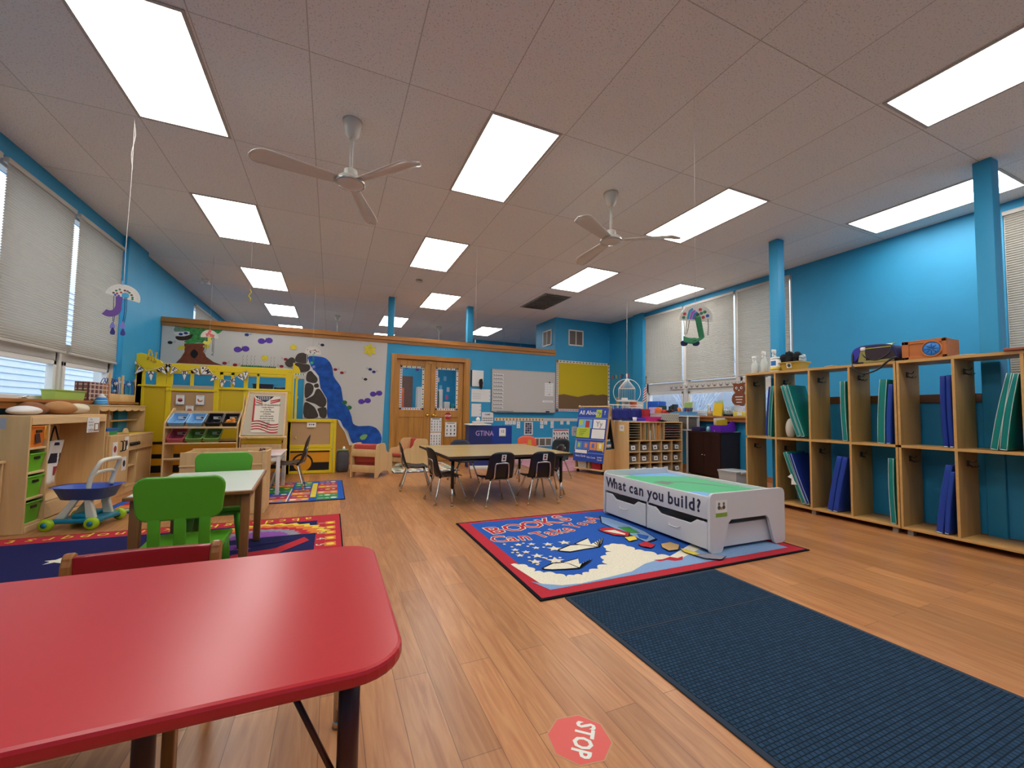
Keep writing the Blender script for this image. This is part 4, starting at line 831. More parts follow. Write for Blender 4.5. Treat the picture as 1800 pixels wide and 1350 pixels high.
# ---- angled bin rack
RK = thing('bin_rack', 'wooden rack of angled plastic bins in front of the yellow bus', 'rack', (-1.55, 6.8, 0))
RY0, RY1 = 6.62, 7.0
for x in (-1.955, -1.155): MB().prism('x', x - .009, x + .009, [(RY0, 0), (RY1, 0), (RY1, 1.02), (RY1 - .06, 1.02), (RY0, .825)], BIRCH).obj('side_panel', RK, bevel=.004)
for z0, z1 in ((.755, .78), (.55, .57), (.35, .37), (.06, .08)): MB().box(-1.946, -1.164, RY0 + .005, RY0 + .03, z0, z1, BIRCHX, .003).obj('front_rail', RK)
MB().box(-1.946, -1.164, RY0 + .03, RY1 - .02, .335, .35, BIRCH, .003).obj('lower_shelf', RK)
for z in (.97, .78, .58): MB().box(-1.946, -1.164, RY1 - .03, RY1 - .01, z - .015, z + .015, BIRCHX).obj('back_rail', RK)
def abin(x, z, w, mt, lab, dark=None, front=False):
    t = thing('angled_bin', lab, 'bin', (x, RY0 + .12, z), group='plastic bins on the angled rack')
    m = MB(); m.M = Matrix.Translation((x, RY0 + .015, z)) @ Matrix.Rotation(math.radians(28), 4, 'X'); d, h = .27, .10; e = .028; wl = .006
    def ring(zz, f): return [(-w / 2 + f, f * .8, zz), (w / 2 - f, f * .8, zz), (w / 2 - f, d - f * .8, zz), (-w / 2 + f, d - f * .8, zz)]
    q = [ring(-h, e), ring(0, .004), ring(0, .014), ring(-h + wl, e + wl)]; V = sum(q, []); F = [(3, 2, 1, 0), (12, 13, 14, 15)]
    for k in range(3): F += [(4 * k + i, 4 * k + (i + 1) % 4, 4 * k + 4 + (i + 1) % 4, 4 * k + 4 + i) for i in range(4)]
    m.add(V, F, mt).obj('bin_body', t, bevel=.006)
    r = MB(); r.M = m.M.copy(); r.tube([(p[0], p[1], .001) for p in rrect(-w / 2 + .004, w / 2 - .004, .004, d - .004, .025, 4)], .007, mt, 8, close=True); r.obj('rim', t)
    s = MB(); s.M = m.M.copy(); s.add([(-w * .18, d - .040, -.026), (w * .30, d - .040, -.026), (w * .30, d - .046, -.066), (-w * .18, d - .046, -.066)], [(0, 1, 2, 3)], PAPER); s.add([(-w * .14, d - .042, -.04), (w * .08, d - .042, -.04), (w * .08, d - .0435, -.05), (-w * .14, d - .0435, -.05)], [(0, 1, 2, 3)], INK); s.ball((w * .2, d - .043, -.046), (.02, .002, .012), INK, 8, 6); s.obj('name_label', t)
    return t, m.M
SB = M('sky_blue_bin', '#7fb1dd', .35); KB = M('black_bin', '#14161b', .35); PB = M('rose_bin', '#c2596b', .35); GB2 = M('olive_green_bin', '#77a04f', .35)
def fillb(M_, pts, lab, cat, name, mt, r):
    for (x, y) in pts: tag(MB().ball(tuple(M_ @ Vector((x, y, -.092 + r))), r, mt, 14, 9).obj(name), lab, cat, lab + ' group')
bins = [(-1.845, .825, SB, 'left pale blue bin on the top row of the angled rack'), (-1.648, .825, SB, 'right pale blue bin on the top row of the angled rack'), (-1.452, .825, KB, 'left black bin on the top row of the angled rack'), (-1.262, .825, KB, 'right black bin of oranges on the top row of the angled rack'),
        (-1.845, .615, PB, 'rose pink bin on the lower row of the angled rack'), (-1.648, .615, GB2, 'left green bin on the lower row of the angled rack'), (-1.455, .615, GB2, 'right green bin on the lower row of the angled rack')]
bm_ = [abin(x, z, .185, mt, lab)[1] for x, z, mt, lab in bins]
ORF = M('toy_orange', '#e08a1a', .5)
for k, (x, y, r) in enumerate(((-.03, .14, .034), (.035, .11, .032), (.02, .18, .034), (-.045, .075, .032))): tag(MB().ball(tuple(bm_[3] @ Vector((x, y, -.09 + r))), r, ORF, 16, 10).obj('toy_orange'), 'play orange in the right black bin of the rack', 'toy fruit', 'play oranges in the black bin')
tag(MB().ball(tuple(bm_[2] @ Vector((.0, .10, -.065))), (.03, .025, .022), M('toy_beet', '#8a3a4a', .5), 12, 8).obj('toy_beet'), 'dark red play vegetable in the left black bin of the rack', 'toy food')
tag(MB().ball(tuple(bm_[2] @ Vector((-.05, .08, -.072))), (.022, .02, .018), M('toy_grey', '#9a938c', .5), 12, 8).obj('toy_mushroom'), 'pale grey play mushroom in the left black bin of the rack', 'toy food')
tag(MB().ball(tuple(bm_[1] @ Vector((.02, .08, -.07))), (.03, .022, .02), M('toy_crimson', '#c23a4c', .5), 12, 8).obj('toy_tomato'), 'small red play tomato in the right pale blue bin', 'toy food')
tag(MB().ball(tuple(bm_[6] @ Vector((.02, .07, -.072))), (.03, .022, .018), M('toy_lemon', '#d8c92c', .5), 12, 8).obj('toy_lemon'), 'yellow play lemon in the right green bin', 'toy food')
tag(MB().ball(tuple(bm_[5] @ Vector((-.03, .06, -.074))), (.025, .02, .016), M('toy_lemon'), 12, 8).obj('toy_corn'), 'yellow play corn in the left green bin', 'toy food')
bk = MB().box(-1.40, -1.26, 6.68, 6.86, .352, .47, M('wicker_tan', '#a5805a', .8, bump=.6, scale=60), .03).obj('wicker_basket'); tag(bk, 'small tan basket on the lower shelf of the angled rack', 'basket')

# ---- book easel with the pledge poster
ES = thing('book_easel', 'wooden book easel holding the pledge of allegiance poster', 'easel', (-.85, 6.75, 0))
def slope(z): return 6.60 + (z - .66) * .30          # y of the sloping face
ET = MB()
for x in (-1.12, -.60):
    m = MB(); xt = x + (.055 if x < -1 else 0)
    m.add([(x - .012, slope(.66) - .02, .64), (x + .012, slope(.66) - .02, .64), (xt + .012, slope(1.27) - .02, 1.265), (xt - .012, slope(1.27) - .02, 1.265), (x - .012, slope(.66) + .02, .64), (x + .012, slope(.66) + .02, .64), (xt + .012, slope(1.27) + .02, 1.265), (xt - .012, slope(1.27) + .02, 1.265)], [(0, 1, 2, 3), (7, 6, 5, 4), (0, 4, 5, 1), (1, 5, 6, 2), (2, 6, 7, 3), (3, 7, 4, 0)], BIRCHX); m.obj('side_rail', ES, bevel=.003)
    MB().prism('x', x - .006, x + .006, [(6.60, 0), (7.06, 0), (7.06, .62), (slope(1.22) + .04, 1.22), (slope(.66), .66), (6.60, .5)], BIRCH).obj('side_panel', ES, bevel=.003)
MB().box(-1.07, -.59, slope(1.26) - .012, slope(1.26) + .012, 1.225, 1.275, BIRCHX, .003).obj('top_bar', ES)
bd = MB(); bd.add([(-1.105, slope(.66), .66), (-.61, slope(.66), .66), (-.61, slope(1.25), 1.25), (-1.06, slope(1.25), 1.25)], [(0, 1, 2, 3)], M('easel_board', '#bdb19a', .6)); bd.obj('board', ES, solid=.008)
MB().box(-1.10, -.56, 6.50, 6.60, .625, .65, BIRCHX, .004).obj('ledge', ES); MB().box(-1.10, -.62, 6.60, 6.62, .55, .60, YEL, .003).obj('yellow_strip', ES); MB().box(-1.10, -.62, 6.585, 6.61, .25, .54, BIRCH, .003).obj('front_panel', ES)
PP = thing('pledge_poster', 'flag bordered PLEDGE OF ALLEGIANCE poster standing on the book easel', 'poster', (-.84, 6.66, .66))
m = MB(); u0, u1, v0, v1 = -1.0, -.675, .70, 1.205
tilt = Matrix(((1, 0, 0, 0), (0, .30, 1, 0), (0, 1, 0, 0), (0, 0, 0, 1)))
m.M = Matrix.Translation((0, 6.60 - .66 * .30 - .010, 0)) @ Matrix(((1, 0, 0, 0), (0, -1, .30, 0), (0, 0, 1, 0), (0, 0, 0, 1)))      # local (x, depth towards viewer, height on slope)
PC = M('poster_cream', '#ddd2c0', .7); FR_ = M('flag_red', '#b02a30', .7); FB = M('flag_navy', '#1c1f3c', .7)
m.add([(u0, .0, v0), (u1, .0, v0), (u1, .0, v1), (u0, .0, v1)], [(0, 1, 2, 3)], PC)
def pz(out, mt, d): m.add([(a, d, b) for a, b in out], [tuple(range(len(out)))], mt)
pz([(u0, v0 + .16), (u0 + .022, v0 + .16), (u0 + .022, v1 - .05), (u0, v1 - .0)], FR_, .001)
for k in range(4):
    o = [(u0 + (u1 - u0) * i / 12, v0 + .035 * k + .018 * math.sin(i / 12 * 2 * PI) + .035 * (1 - i / 12)) for i in range(13)]; pz(o + [(a, b + .016) for a, b in reversed(o)], FR_, .001)
pz([(u0 + .01, v1), (u1 - .08, v1), (u1 - .13, v1 - .05), (u0 + .14, v1 - .085), (u0 + .06, v1 - .045)], FB, .002)
for k in range(2): pz([(u0 + .03, v1 - .045 - .03 * k), (u0 + .11, v1 - .075 - .025 * k), (u0 + .11, v1 - .09 - .025 * k), (u0 + .03, v1 - .06 - .03 * k)], FR_, .0015); pz([(u1 - .12, v1 - .07 + .03 * k - .02), (u1, v1 - .03 + .02 * k - .02), (u1, v1 - .05 + .02 * k - .02), (u1 - .12, v1 - .087 + .03 * k - .02)], FR_, .0015)
for k in range(3):
    for j in range(7): pz([(u0 + .06 + .022 * j + .006 * math.cos(a * PI / 3), v1 - .013 - .016 * k + .006 * math.sin(a * PI / 3)) for a in range(6)], PAPER, .0026)
for k, (tx, sz) in enumerate((('PLEDGE OF ALLEGIANCE', .034), ('I pledge allegiance', .026), ('to the flag', .026), ('of the United States', .026), ('of America', .026), ('and to the republic', .026), ('for which it stands,', .026), ('one nation under God,', .026), ('indivisible,', .026), ('with liberty and', .026), ('justice for all.', .026))):
    V, F = text_geo(tx, 'CENTER', .012); m.add([((u0 + u1) / 2 + .015 + x * sz * .82, .003, v1 - .125 - .031 * k + y_ * sz) for x, y_ in V], F, INK)
m.obj('poster_sheet', PP, fixn=False)

# ---- low toy trough in front
TR = thing('toy_trough', 'low birch trough of dress up clothes behind the far green chair', 'storage unit', (-.95, 4.95, 0))
ty0, ty1, tx0, tx1 = 4.74, 5.12, -1.27, -.575
for n_, a in (('front_panel', (tx0, tx1, ty0, ty0 + .015, 0, .61)), ('back_panel', (tx0, tx1, ty1 - .015, ty1, 0, .615)), ('side_panel', (tx0, tx0 + .015, ty0 + .015, ty1 - .015, 0, .60)), ('side_panel', (tx1 - .015, tx1, ty0 + .015, ty1 - .015, 0, .60)), ('inner_floor', (tx0 + .015, tx1 - .015, ty0 + .015, ty1 - .015, .42, .435))): bx(n_, TR, *a)
bx('cross_rail', TR, tx0 - .004, tx1 - .03, ty0 - .008, ty0, .475, .49, m=BIRCHX); bx('corner_post', TR, tx1 - .035, tx1 + .004, ty0 - .008, ty0 + .03, 0, .615, m=BIRCHX)
def heap(name, lab, c, r, mt): 
    m = MB(); m.ball(c, r, mt, 28, 16); s0 = sum(c) * 7
    def dis(p):
        v = Vector(p) - Vector(c); n_ = .62 + .9 * abs(noise.noise(Vector(p) * (1.6 / max(r)) * .5 + Vector((s0, s0, s0)))) + .35 * noise.noise(Vector(p) * 40); n_ = min(1.02, n_); return (c[0] + v.x * n_, c[1] + v.y * n_, c[2] + v.z * (n_ if v.z > 0 else 1))
    m.v = [dis(p) for p in m.v]; tag(m.obj(name), lab, 'clothing', 'dress up clothes in the trough')
heap('folded_cloth', 'pink dress up cloth in the middle of the low trough', (-.945, 4.93, .545), (.125, .13, .06), M('pink_cloth', '#c79090', .9)); heap('folded_cloth', 'dark brown scarf at the left end of the low trough', (-1.165, 4.93, .545), (.07, .11, .06), M('brown_cloth', '#4a342c', .9)); heap('folded_cloth', 'cream cloth beside the pink one in the low trough', (-.745, 4.95, .545), (.055, .12, .06), M('cream_cloth', '#b9a68c', .9)); heap('toy_hat', 'brown knitted hat at the right end of the low trough', (-.64, 4.95, .57), (.04, .05, .07), M('maroon_knit', '#5c3a38', .95))

# ---- white school desk with striped top and brown chair
DK = thing('school_desk', 'narrow white desk with red striped top on the game rug', 'desk', (-.7, 5.95, 0))
m = MB(); m.box(-.86, -.525, 5.60, 6.33, .47, .49, WHITE, .004)
for k in range(6): m.rect('z', .4908, (-.855, 5.62 + k * .12), (-.53, 5.665 + k * .12), M('desk_stripe_red', '#b8545a', .5))
m.obj('desk_top', DK)
for x in (-.83, -.555):
    for yy in (5.63, 6.30): MB().box(x - .02, x + .02, yy - .02, yy + .02, .0108, .47, WHITE, .004).obj('leg', DK)
MB().box(-.845, -.54, 5.62, 5.64, .41, .47, WHITE).box(-.845, -.54, 6.29, 6.31, .41, .47, WHITE).box(-.55, -.54, 5.62, 6.31, .41, .47, WHITE).box(-.845, -.835, 5.62, 6.31, .41, .47, WHITE).obj('apron', DK)

# ---- stacking shell chairs (local: seat faces +y, back at -y)
BLKP = M('black_shell', '#101013', .32)
def shell_chair(lab, mt, h=.30, back=.62, grp=None, sticker=False, w=.33, d=.30, rug=0.0):
    t = thing('shell_chair', lab, 'chair', group=grp)
    sh = back - h
    def f(u, v):
        s = v
        if s < .5:
            k = s / .5; y_ = d * .55 - d * 1.0 * k; z = h + .012 - .022 * math.sin(PI * min(1, k * 1.1)); z -= .025 * max(0, .15 - k) / .15
        else:
            k = (s - .5) / .5; y_ = -d * .45 - .035 * math.sin(k * PI / 2) - .05 * k; z = h + sh * (k ** 1.15)
            z += .0
        ww = w * (.5 if s < .5 else .5 - .04 * ((s - .5) / .5)); x = (u - .5) * 2 * ww
        edge = abs(u - .5) * 2
        if s < .5: z += .012 * edge ** 3
        else: y_ += .03 * edge ** 2.2
        if s > .9: z -= .05 * edge ** 4 * (s - .9) / .1; 
        if s < .08: y_ -= .04 * edge ** 4 * (.08 - s) / .08
        return (x, y_, z)
    shell = MB().grid(f, 12, 24, mt).obj('seat_shell', t, solid=.007)
    c = d * -.45
    MB().tube(smooth_path([(-.09, c + .03, h - .008), (-.085, c - .035, h + .02), (-.08, c - .052, h + sh * .5), (-.05, c - .062, h + sh * .58), (.05, c - .062, h + sh * .58), (.08, c - .052, h + sh * .5), (.085, c - .035, h + .02), (.09, c + .03, h - .008)], 4), .009, CHROME, 8).obj('back_hoop', t)
    MB().tube([(-.10, -.11, h - .012), (.10, -.11, h - .012)], .010, CHROME, 8).tube([(-.10, .10, h - .014), (.10, .10, h - .014)], .010, CHROME, 8).tube([(-.09, -.11, h - .012), (-.09, .10, h - .014)], .008, CHROME, 8).tube([(.09, -.11, h - .012), (.09, .10, h - .014)], .008, CHROME, 8).obj('seat_frame', t)
    for sx in (-1, 1):
        for sy in (-1, 1):
            a = Vector((sx * .10, sy * .105, h - .013)); b = Vector((sx * .185, sy * .19, .018 + rug)); l = MB().tube(smooth_path([a - Vector((sx * .02, 0, 0)), a, a.lerp(b, .08), b], 3), .0105, CHROME, 8).obj('leg', t)
            MB().lathe([(.010, .03), (.014, .024), (.016, .006), (.012, .0)], (b.x, b.y, rug + .001), M('chair_glide', '#b99a6a', .3, .6), 10).obj('glide', l)
    if sticker:
        s = MB(); k0 = h + sh * .66; yy = -d * .45 - .098
        s.add([(-.028, yy + .012, k0), (.028, yy + .012, k0), (.028, yy - .006, k0 + .075), (-.028, yy - .006, k0 + .075)], [(0, 1, 2, 3)], PAPER); s.add([(-.013, yy + .0075, k0 + .015), (.013, yy + .0075, k0 + .015), (.013, yy + .001, k0 + .04), (-.013, yy + .001, k0 + .04)], [(0, 1, 2, 3)], M('sticker_red', '#8a3038', .6)); s.add([(-.010, yy - .001, k0 + .048), (.010, yy - .001, k0 + .048), (.010, yy - .005, k0 + .064), (-.010, yy - .005, k0 + .064)], [(0, 1, 2, 3)], INK)
        s.obj('picture_sticker', t, fixn=False)
    return t
bc = shell_chair('brown shell chair with chrome legs at the white striped desk', M('brown_shell', '#33231e', .4), h=.35, back=.70, w=.36, d=.34, rug=.0095); bc.location = (-.47, 5.93, 0); bc.rotation_euler = (0, 0, PI / 2)
# ---- grey pack, red reading chairs
BKP = M('grey_pack_fabric', '#4a4b50', .85, var=.08, scale=30, bump=.2)
bp = thing('backpack', 'dark grey soft pack standing between the yellow bus and the red back reading chair', 'backpack', (.2, 7.45, 0))
m = MB(); n = 20; prof = [(.0, .82), (.02, .96), (.1, 1.0), (.16, .985), (.17, .97), (.24, 1.0), (.31, .97), (.345, .85), (.36, .6)]
vs = [(.205 + .10 * s_ * (abs(math.cos(a)) ** .7) * (1 if math.cos(a) > 0 else -1), 7.45 + .085 * s_ * (abs(math.sin(a)) ** .7) * (1 if math.sin(a) > 0 else -1), z + .001) for z, s_ in prof for a in [2 * PI * k / n for k in range(n)]]
m.add(vs, [(i * n + k, i * n + (k + 1) % n, (i + 1) * n + (k + 1) % n, (i + 1) * n + k) for i in range(len(prof) - 1) for k in range(n)] + [tuple(range(n))[::-1], tuple(range((len(prof) - 1) * n, len(prof) * n))], BKP, True); m.obj('pack_body', bp)
MB().box(.12, .29, 7.37, 7.53, .345, .372, M('olive_flap', '#6d7a4a', .8), .01).obj('top_flap', bp); MB().lathe([(.02, 0), (.02, .03), (.012, .035), (.012, .05)], (.22, 7.42, .372), PAPER, 12).obj('bottle_cap', bp)
SOF = M('reading_red_vinyl', '#c04a40', .4)
def reading_chair(lab):
    t = thing('reading_chair', lab, 'armchair', group='birch reading chairs with red cushions')
    o = [(-.24, .0), (-.17, .0)] + [(-.11, .06), (0, .085), (.11, .06), (.17, .0), (.235, .0), (.245, .05), (.245, .30), (.225, .345), (.17, .355), (.10, .36), (.06, .40), (.035, .48), (.0, .515), (-.06, .52), (-.16, .515), (-.21, .50), (-.225, .45), (-.24, .3)]
    for x in (-.20, .20): MB().prism('x', x - .009, x + .009, [(yy, z) for yy, z in o], BIRCH).obj('side_panel', t, bevel=.004)
    MB().box(-.19, .19, -.225, -.205, .32, .43, BIRCH, .003).box(-.19, .19, -.225, -.205, .08, .19, BIRCH, .003).obj('back_slats', t)
    MB().boxc((0, -.15, .36), (.376, .05, .30), SOF, rx=.10, bev=.018).obj('back_cushion', t); MB().boxc((0, .03, .215), (.376, .36, .06), SOF, rx=.06, bev=.018).obj('seat_cushion', t)
    MB().box(-.19, .19, .17, .19, .10, .19, BIRCH, .003).obj('front_rail', t)
    return t
r1 = reading_chair('birch reading chair with red cushions seen from behind near the blue waterfall'); r1.location = (.624, 6.915, 0); r1.rotation_euler = (0, 0, math.radians(-33)); r1.scale = (1.0, 1.16, 1.0)
r2 = dup(r1, (1.335, 7.66, .0095), math.radians(117), 'birch reading chair with red cushions in front of the left oak door')
m = MB(); m.box(.98, 2.1, 7.0, 8.2, .0005, .008, HEM)
m.rect('z', .0088, (.99, 7.01), (2.09, 8.19), CREAM)
for k in range(8): m.rect('z', .0094, (1.01 + k * .135, 7.02), (1.11 + k * .135, 7.13), RBL if k % 2 else GRYP)
for k in range(5):
    for j in range(6): m.disc('z', .0094, (1.08 + j * .18, 7.25 + k * .19), .06, [MBRN, GRP, GRYP, ORG, RBL][(k + 2 * j) % 5], 7)
tag(m.obj('story_rug', fixn=False), 'small patterned rug under the reading chairs by the doors', 'rug')

# ================================================================= BACK WALL
YW = 8.379
def sheet(name, lab, cat, q, mt=PAPER, th=.003, y=8.378, grp=None):
    m = MB(); m.box(q[0], q[1], y - th, y, q[2], q[3], mt); return m, y - th - .0006
def done(m, name, lab, cat, grp=None): return tag(m.obj(name, fixn=True), lab, cat, grp)
# ---- double oak doors
D1 = bpy.data.objects.new('door_1', None); COL.objects.link(D1); D1.location = (1.86, 8.38, 0); struct(D1); D1['label'] = 'pair of oak doors with tall glass panes'
FRT = MB(); FRT.box(1.06, 1.165, 8.355, 8.38, 0, 2.16, OAKZ); FRT.box(2.585, 2.695, 8.355, 8.38, 0, 2.16, OAKZ); FRT.box(1.165, 2.585, 8.355, 8.38, 2.07, 2.16, OAK)
FRT.box(1.13, 1.165, 8.38, 8.5, 0, 2.1, OAKZ); FRT.box(2.565, 2.60, 8.38, 8.5, 0, 2.1, OAKZ); FRT.box(1.165, 2.565, 8.38, 8.5, 2.07, 2.1, OAK); FRT.obj('door_frame', D1, bevel=.005)
DY0, DY1 = 8.42, 8.46
def leaf(x0, x1, gx0, gx1, gz0, gz1, panels):
    m = MB(); m.box(x0, gx0, DY0, DY1, .01, 2.065, OAKZ).box(gx1, x1, DY0, DY1, .01, 2.065, OAKZ).box(gx0, gx1, DY0, DY1, gz1, 2.065, OAKZ).box(gx0, gx1, DY0, DY1, .90, gz0, OAKZ).box(gx0, gx1, DY0, DY1, .01, .16, OAKZ)
    xm = (gx0 + gx1) / 2; m.box(xm - .05, xm + .05, DY0, DY1, .16, .9, OAKZ)
    d = m.obj('door_leaf', D1, bevel=.006)
    p = MB(); p.box(gx0, xm - .05, DY0 + .016, DY1 - .012, .16, .9, OAKZ).box(xm + .05, gx1, DY0 + .016, DY1 - .012, .16, .9, OAKZ); p.obj('door_panel', d)
    MB().box(gx0, gx1, DY0 + .018, DY0 + .022, gz0, gz1, glass('door_glass', (1, 1, 1), .06)).obj('glass', d)
    return d
dl = leaf(1.17, 1.862, 1.245, 1.735, 1.05, 1.945, 0); dr_ = leaf(1.868, 2.56, 1.968, 2.455, 1.05, 1.945, 0)
BRASS = M('polished_brass', '#d8b04a', .2, 1.0)
for x, par, s_ in ((1.80, dl, 1), (1.925, dr_, 1)):
    m = MB(); m.lathe([(.026, 0), (.026, -.008), (.014, -.02), (.012, -.045), (.026, -.055), (.03, -.07), (.02, -.083)], (x, DY0, .945), BRASS, 14, 'y')
    if par is dr_: m.tube([(x, DY0 - .06, .945), (x + .07, DY0 - .06, .935), (x + .09, DY0 - .06, .93)], .008, BRASS, 8)
    m.obj('door_knob', par)
MB().box(1.80, 1.87, DY0 - .012, DY0, 2.0, 2.06, M('brass_plate', '#b98a4a', .4, .6), .003).obj('door_latch', dl)
BC = [M('border_%s' % n, c, .7) for n, c in (('w', '#e4ddd8'), ('r', '#c2484a'), ('k', '#2b2a33'), ('b', '#4a83b8'), ('y', '#d8b94a'))]
def border(m, plane, d, x0, x1, z0, z1, w_, step):
    m.poly(plane, d, [(x0, z0), (x1, z0), (x1, z0 + w_), (x0, z0 + w_)], BC[0]); m.poly(plane, d, [(x0, z1 - w_), (x1, z1 - w_), (x1, z1), (x0, z1)], BC[0]); m.poly(plane, d, [(x0, z0), (x0 + w_, z0), (x0 + w_, z1), (x0, z1)], BC[0]); m.poly(plane, d, [(x1 - w_, z0), (x1, z0), (x1, z1), (x1 - w_, z1)], BC[0])
    k = 0; e = -.0006
    x = x0 + step / 2
    while x < x1: 
        for z in (z0 + w_ / 2, z1 - w_ / 2): m.disc(plane, d + e, (x, z), w_ * .33, BC[1 + k % 4], 6); k += 1
        x += step
    z = z0 + step / 2
    while z < z1:
        for x in (x0 + w_ / 2, x1 - w_ / 2): m.disc(plane, d + e, (x, z), w_ * .33, BC[1 + k % 4], 6); k += 1
        z += step
for a, b, par in ((1.245, 1.735, dl), (1.968, 2.455, dr_)):
    m = MB(); border(m, 'y', DY0 + .016, a, b, 1.05, 1.945, .045, .05); m.obj('pane_border', par, fixn=False)
# posters on the doors
sp = MB(); o = [(2.242 + .075 * math.cos(PI / 8 + PI / 4 * k), .935 + .075 * math.sin(PI / 8 + PI / 4 * k)) for k in range(8)]; sp.prism('y', DY0 - .004, DY0 - .001, o, M('stop_red', '#b81e26', .4)); sp.text('STOP', 'y', DY0 - .0048, (2.242, .935), .056, PAPER, off=.02)
done(sp, 'stop_sign', 'small red octagonal STOP sign stuck on the right oak door', 'sign')
def chart(q, rows, cols, lab, title=True, seed=1, y=DY0 - .001):
    m, d = sheet('c', lab, '', q, PAPER, .002, y); w_, h_ = q[1] - q[0], q[3] - q[2]; rr = random.Random(seed)
    if title: m.rect('y', d, (q[0] + w_ * .15, q[3] - h_ * .09), (q[1] - w_ * .15, q[3] - h_ * .05), INK)
    for r in range(rows):
        for c in range(cols):
            cx, cz = q[0] + w_ * (c + .5) / cols, q[2] + h_ * (.06 + .8 * (r + .5) / rows); a, b = w_ / cols * .26, h_ / rows * .25
            m.poly('y', d, [(cx + a * rr.uniform(.5, 1) * math.cos(t), cz + b * rr.uniform(.5, 1) * math.sin(t)) for t in [2 * PI * i / 7 for i in range(7)]], INK if rr.random() < .75 else M('chart_grey', '#8d8a92', .8)); m.rect('y', d, (cx - a, cz - b * 1.7), (cx + a, cz - b * 1.4), M('chart_grey', '#8d8a92', .8))
    return done(m, 'picture_chart', lab, 'poster')
chart((1.883, 2.109, .605, .89), 4, 4, 'white picture chart hanging under the right door handle, upper one', seed=2); chart((1.88, 2.105, .31, .59), 4, 4, 'white alphabet picture chart on the doors, lower one behind the table', False, seed=3); chart((2.193, 2.431, .507, .805), 3, 3, 'white chart of small pictures below the STOP sign on the door', seed=4)

# ---- papers beside the door
m, d = sheet('', '', '', (2.735, 2.99, 1.575, 1.92), WHITE, .03, 8.379); m.box(2.72, 2.735, 8.35, 8.379, 1.575, 1.92, BLACK).box(2.99, 3.0, 8.355, 8.379, 1.58, 1.915, M('grey_edge', '#8a929c', .5)); done(m, 'wall_box', 'white wall box with black edge right of the oak doors', 'cabinet')
pn = MB(); pn.add([(2.90, 8.34, 1.73), (2.955, 8.335, 1.745), (2.975, 8.33, 1.66), (2.965, 8.33, 1.56), (2.94, 8.33, 1.505), (2.90, 8.335, 1.56), (2.885, 8.335, 1.66)], [(0, 1, 2, 3, 4, 5, 6)], M('black_mitt', '#0c0c10', .8)); tag(pn.obj('black_mitt', solid=.02), 'black glove hanging on the white wall box', 'glove')
def note(q, lab, lines=4, col=PAPER, dot=True):
    m, d = sheet('', '', '', q, col, .002); w_, h_ = q[1] - q[0], q[3] - q[2]
    for k in range(lines): m.rect('y', d, (q[0] + w_ * .08, q[2] + h_ * (.25 + .13 * k)), (q[0] + w_ * .5, q[2] + h_ * (.25 + .13 * k) + .004), M('chart_grey', '#8d8a92', .8))
    if dot:
        for k in range(3): m.disc('y', d, (q[1] - .02, q[2] + h_ * (.2 + .3 * k)), .008, INK, 8)
    return done(m, 'notice', lab, 'paper')
note((2.735, 3.17, 1.245, 1.52), 'wide white notice pair under the white wall box'); note((2.744, 2.96, .93, 1.205), 'white notice under the wide notice pair, left of the cutouts', 0)
m, d = sheet('', '', '', (2.978, 3.243, .80, 1.025), PAPER, .002)
m.text('NAME', 'y', d, (3.11, .975), .045, INK, off=.012)
for r in range(2):
    for c in range(6): m.disc('y', d, (3.01 + .04 * c, .895 - .045 * r), .014, INK, 6)
done(m, 'name_chart', 'white sheet with two rows of black marks below the whiteboard corner', 'paper')
# ---- whiteboard
WBD = thing('whiteboard', 'long wall mounted whiteboard with labels down its left side', 'whiteboard', (3.98, 8.37, 1.04))
ALU = M('aluminium_trim', '#a9a7a4', .35, .8); WSF = M('whiteboard_surface', '#c5beb8', .25)
MB().box(3.195, 4.765, 8.355, 8.379, 1.05, 1.975, WSF).obj('writing_surface', WBD)
f = MB(); f.box(3.19, 4.77, 8.35, 8.38, 1.965, 1.98, ALU).box(3.19, 4.77, 8.35, 8.38, 1.04, 1.052, ALU).box(3.185, 3.198, 8.35, 8.38, 1.04, 1.98, ALU).box(4.762, 4.775, 8.35, 8.38, 1.04, 1.98, ALU); f.obj('board_frame', WBD, bevel=.002)
MB().box(3.25, 4.72, 8.30, 8.352, 1.028, 1.042, ALU, .002).obj('pen_tray', WBD)
m = MB()
for k in range(10):
    z = 1.845 - .08 * k; m.rect('y', 8.3545, (3.215, z - .026), (3.46, z + .026), PAPER)
    for j in range(12): m.rect('y', 8.354, (3.225 + .019 * j, z - .017), (3.239 + .019 * j, z + .014 - .006 * (j * 7 % 3)), M('label_ink', '#4a4550', .8))
m.obj('name_strips', WBD, fixn=False)
m = MB(); GI = M('chart_grey', '#8d8a92', .8); m.rect('y', 8.3545, (4.49, 1.42), (4.72, 1.72), PAPER)
for k in range(5): m.rect('y', 8.354, (4.50, 1.45 + .06 * k), (4.71, 1.453 + .06 * k), GI)
for k in range(4): m.rect('y', 8.354, (4.50 + .068 * k, 1.45), (4.503 + .068 * k, 1.69), GI)
m.disc('y', 8.3535, (4.62, 1.735), .02, INK, 8); m.disc('y', 8.3535, (4.61, 1.46), .012, INK, 8); m.rect('y', 8.3545, (4.44, 1.275), (4.71, 1.315), PAPER); m.rect('y', 8.354, (4.48, 1.29), (4.68, 1.296), GI); m.rect('y', 8.354, (4.43, 1.10), (4.70, 1.105), GI); m.obj('magnet_notes', WBD, fixn=False)
tag(MB().box(4.52, 4.60, 8.305, 8.345, 1.043, 1.075, BLACK, .004).obj('board_eraser'), 'black eraser on the whiteboard tray', 'eraser')
tag(MB().tube([(3.3, 8.325, 1.05), (3.7, 8.325, 1.05)], .007, M('marker_grey', '#55525a', .5), 8).obj('pointer_stick'), 'dark pointer lying on the whiteboard tray', 'pointer')
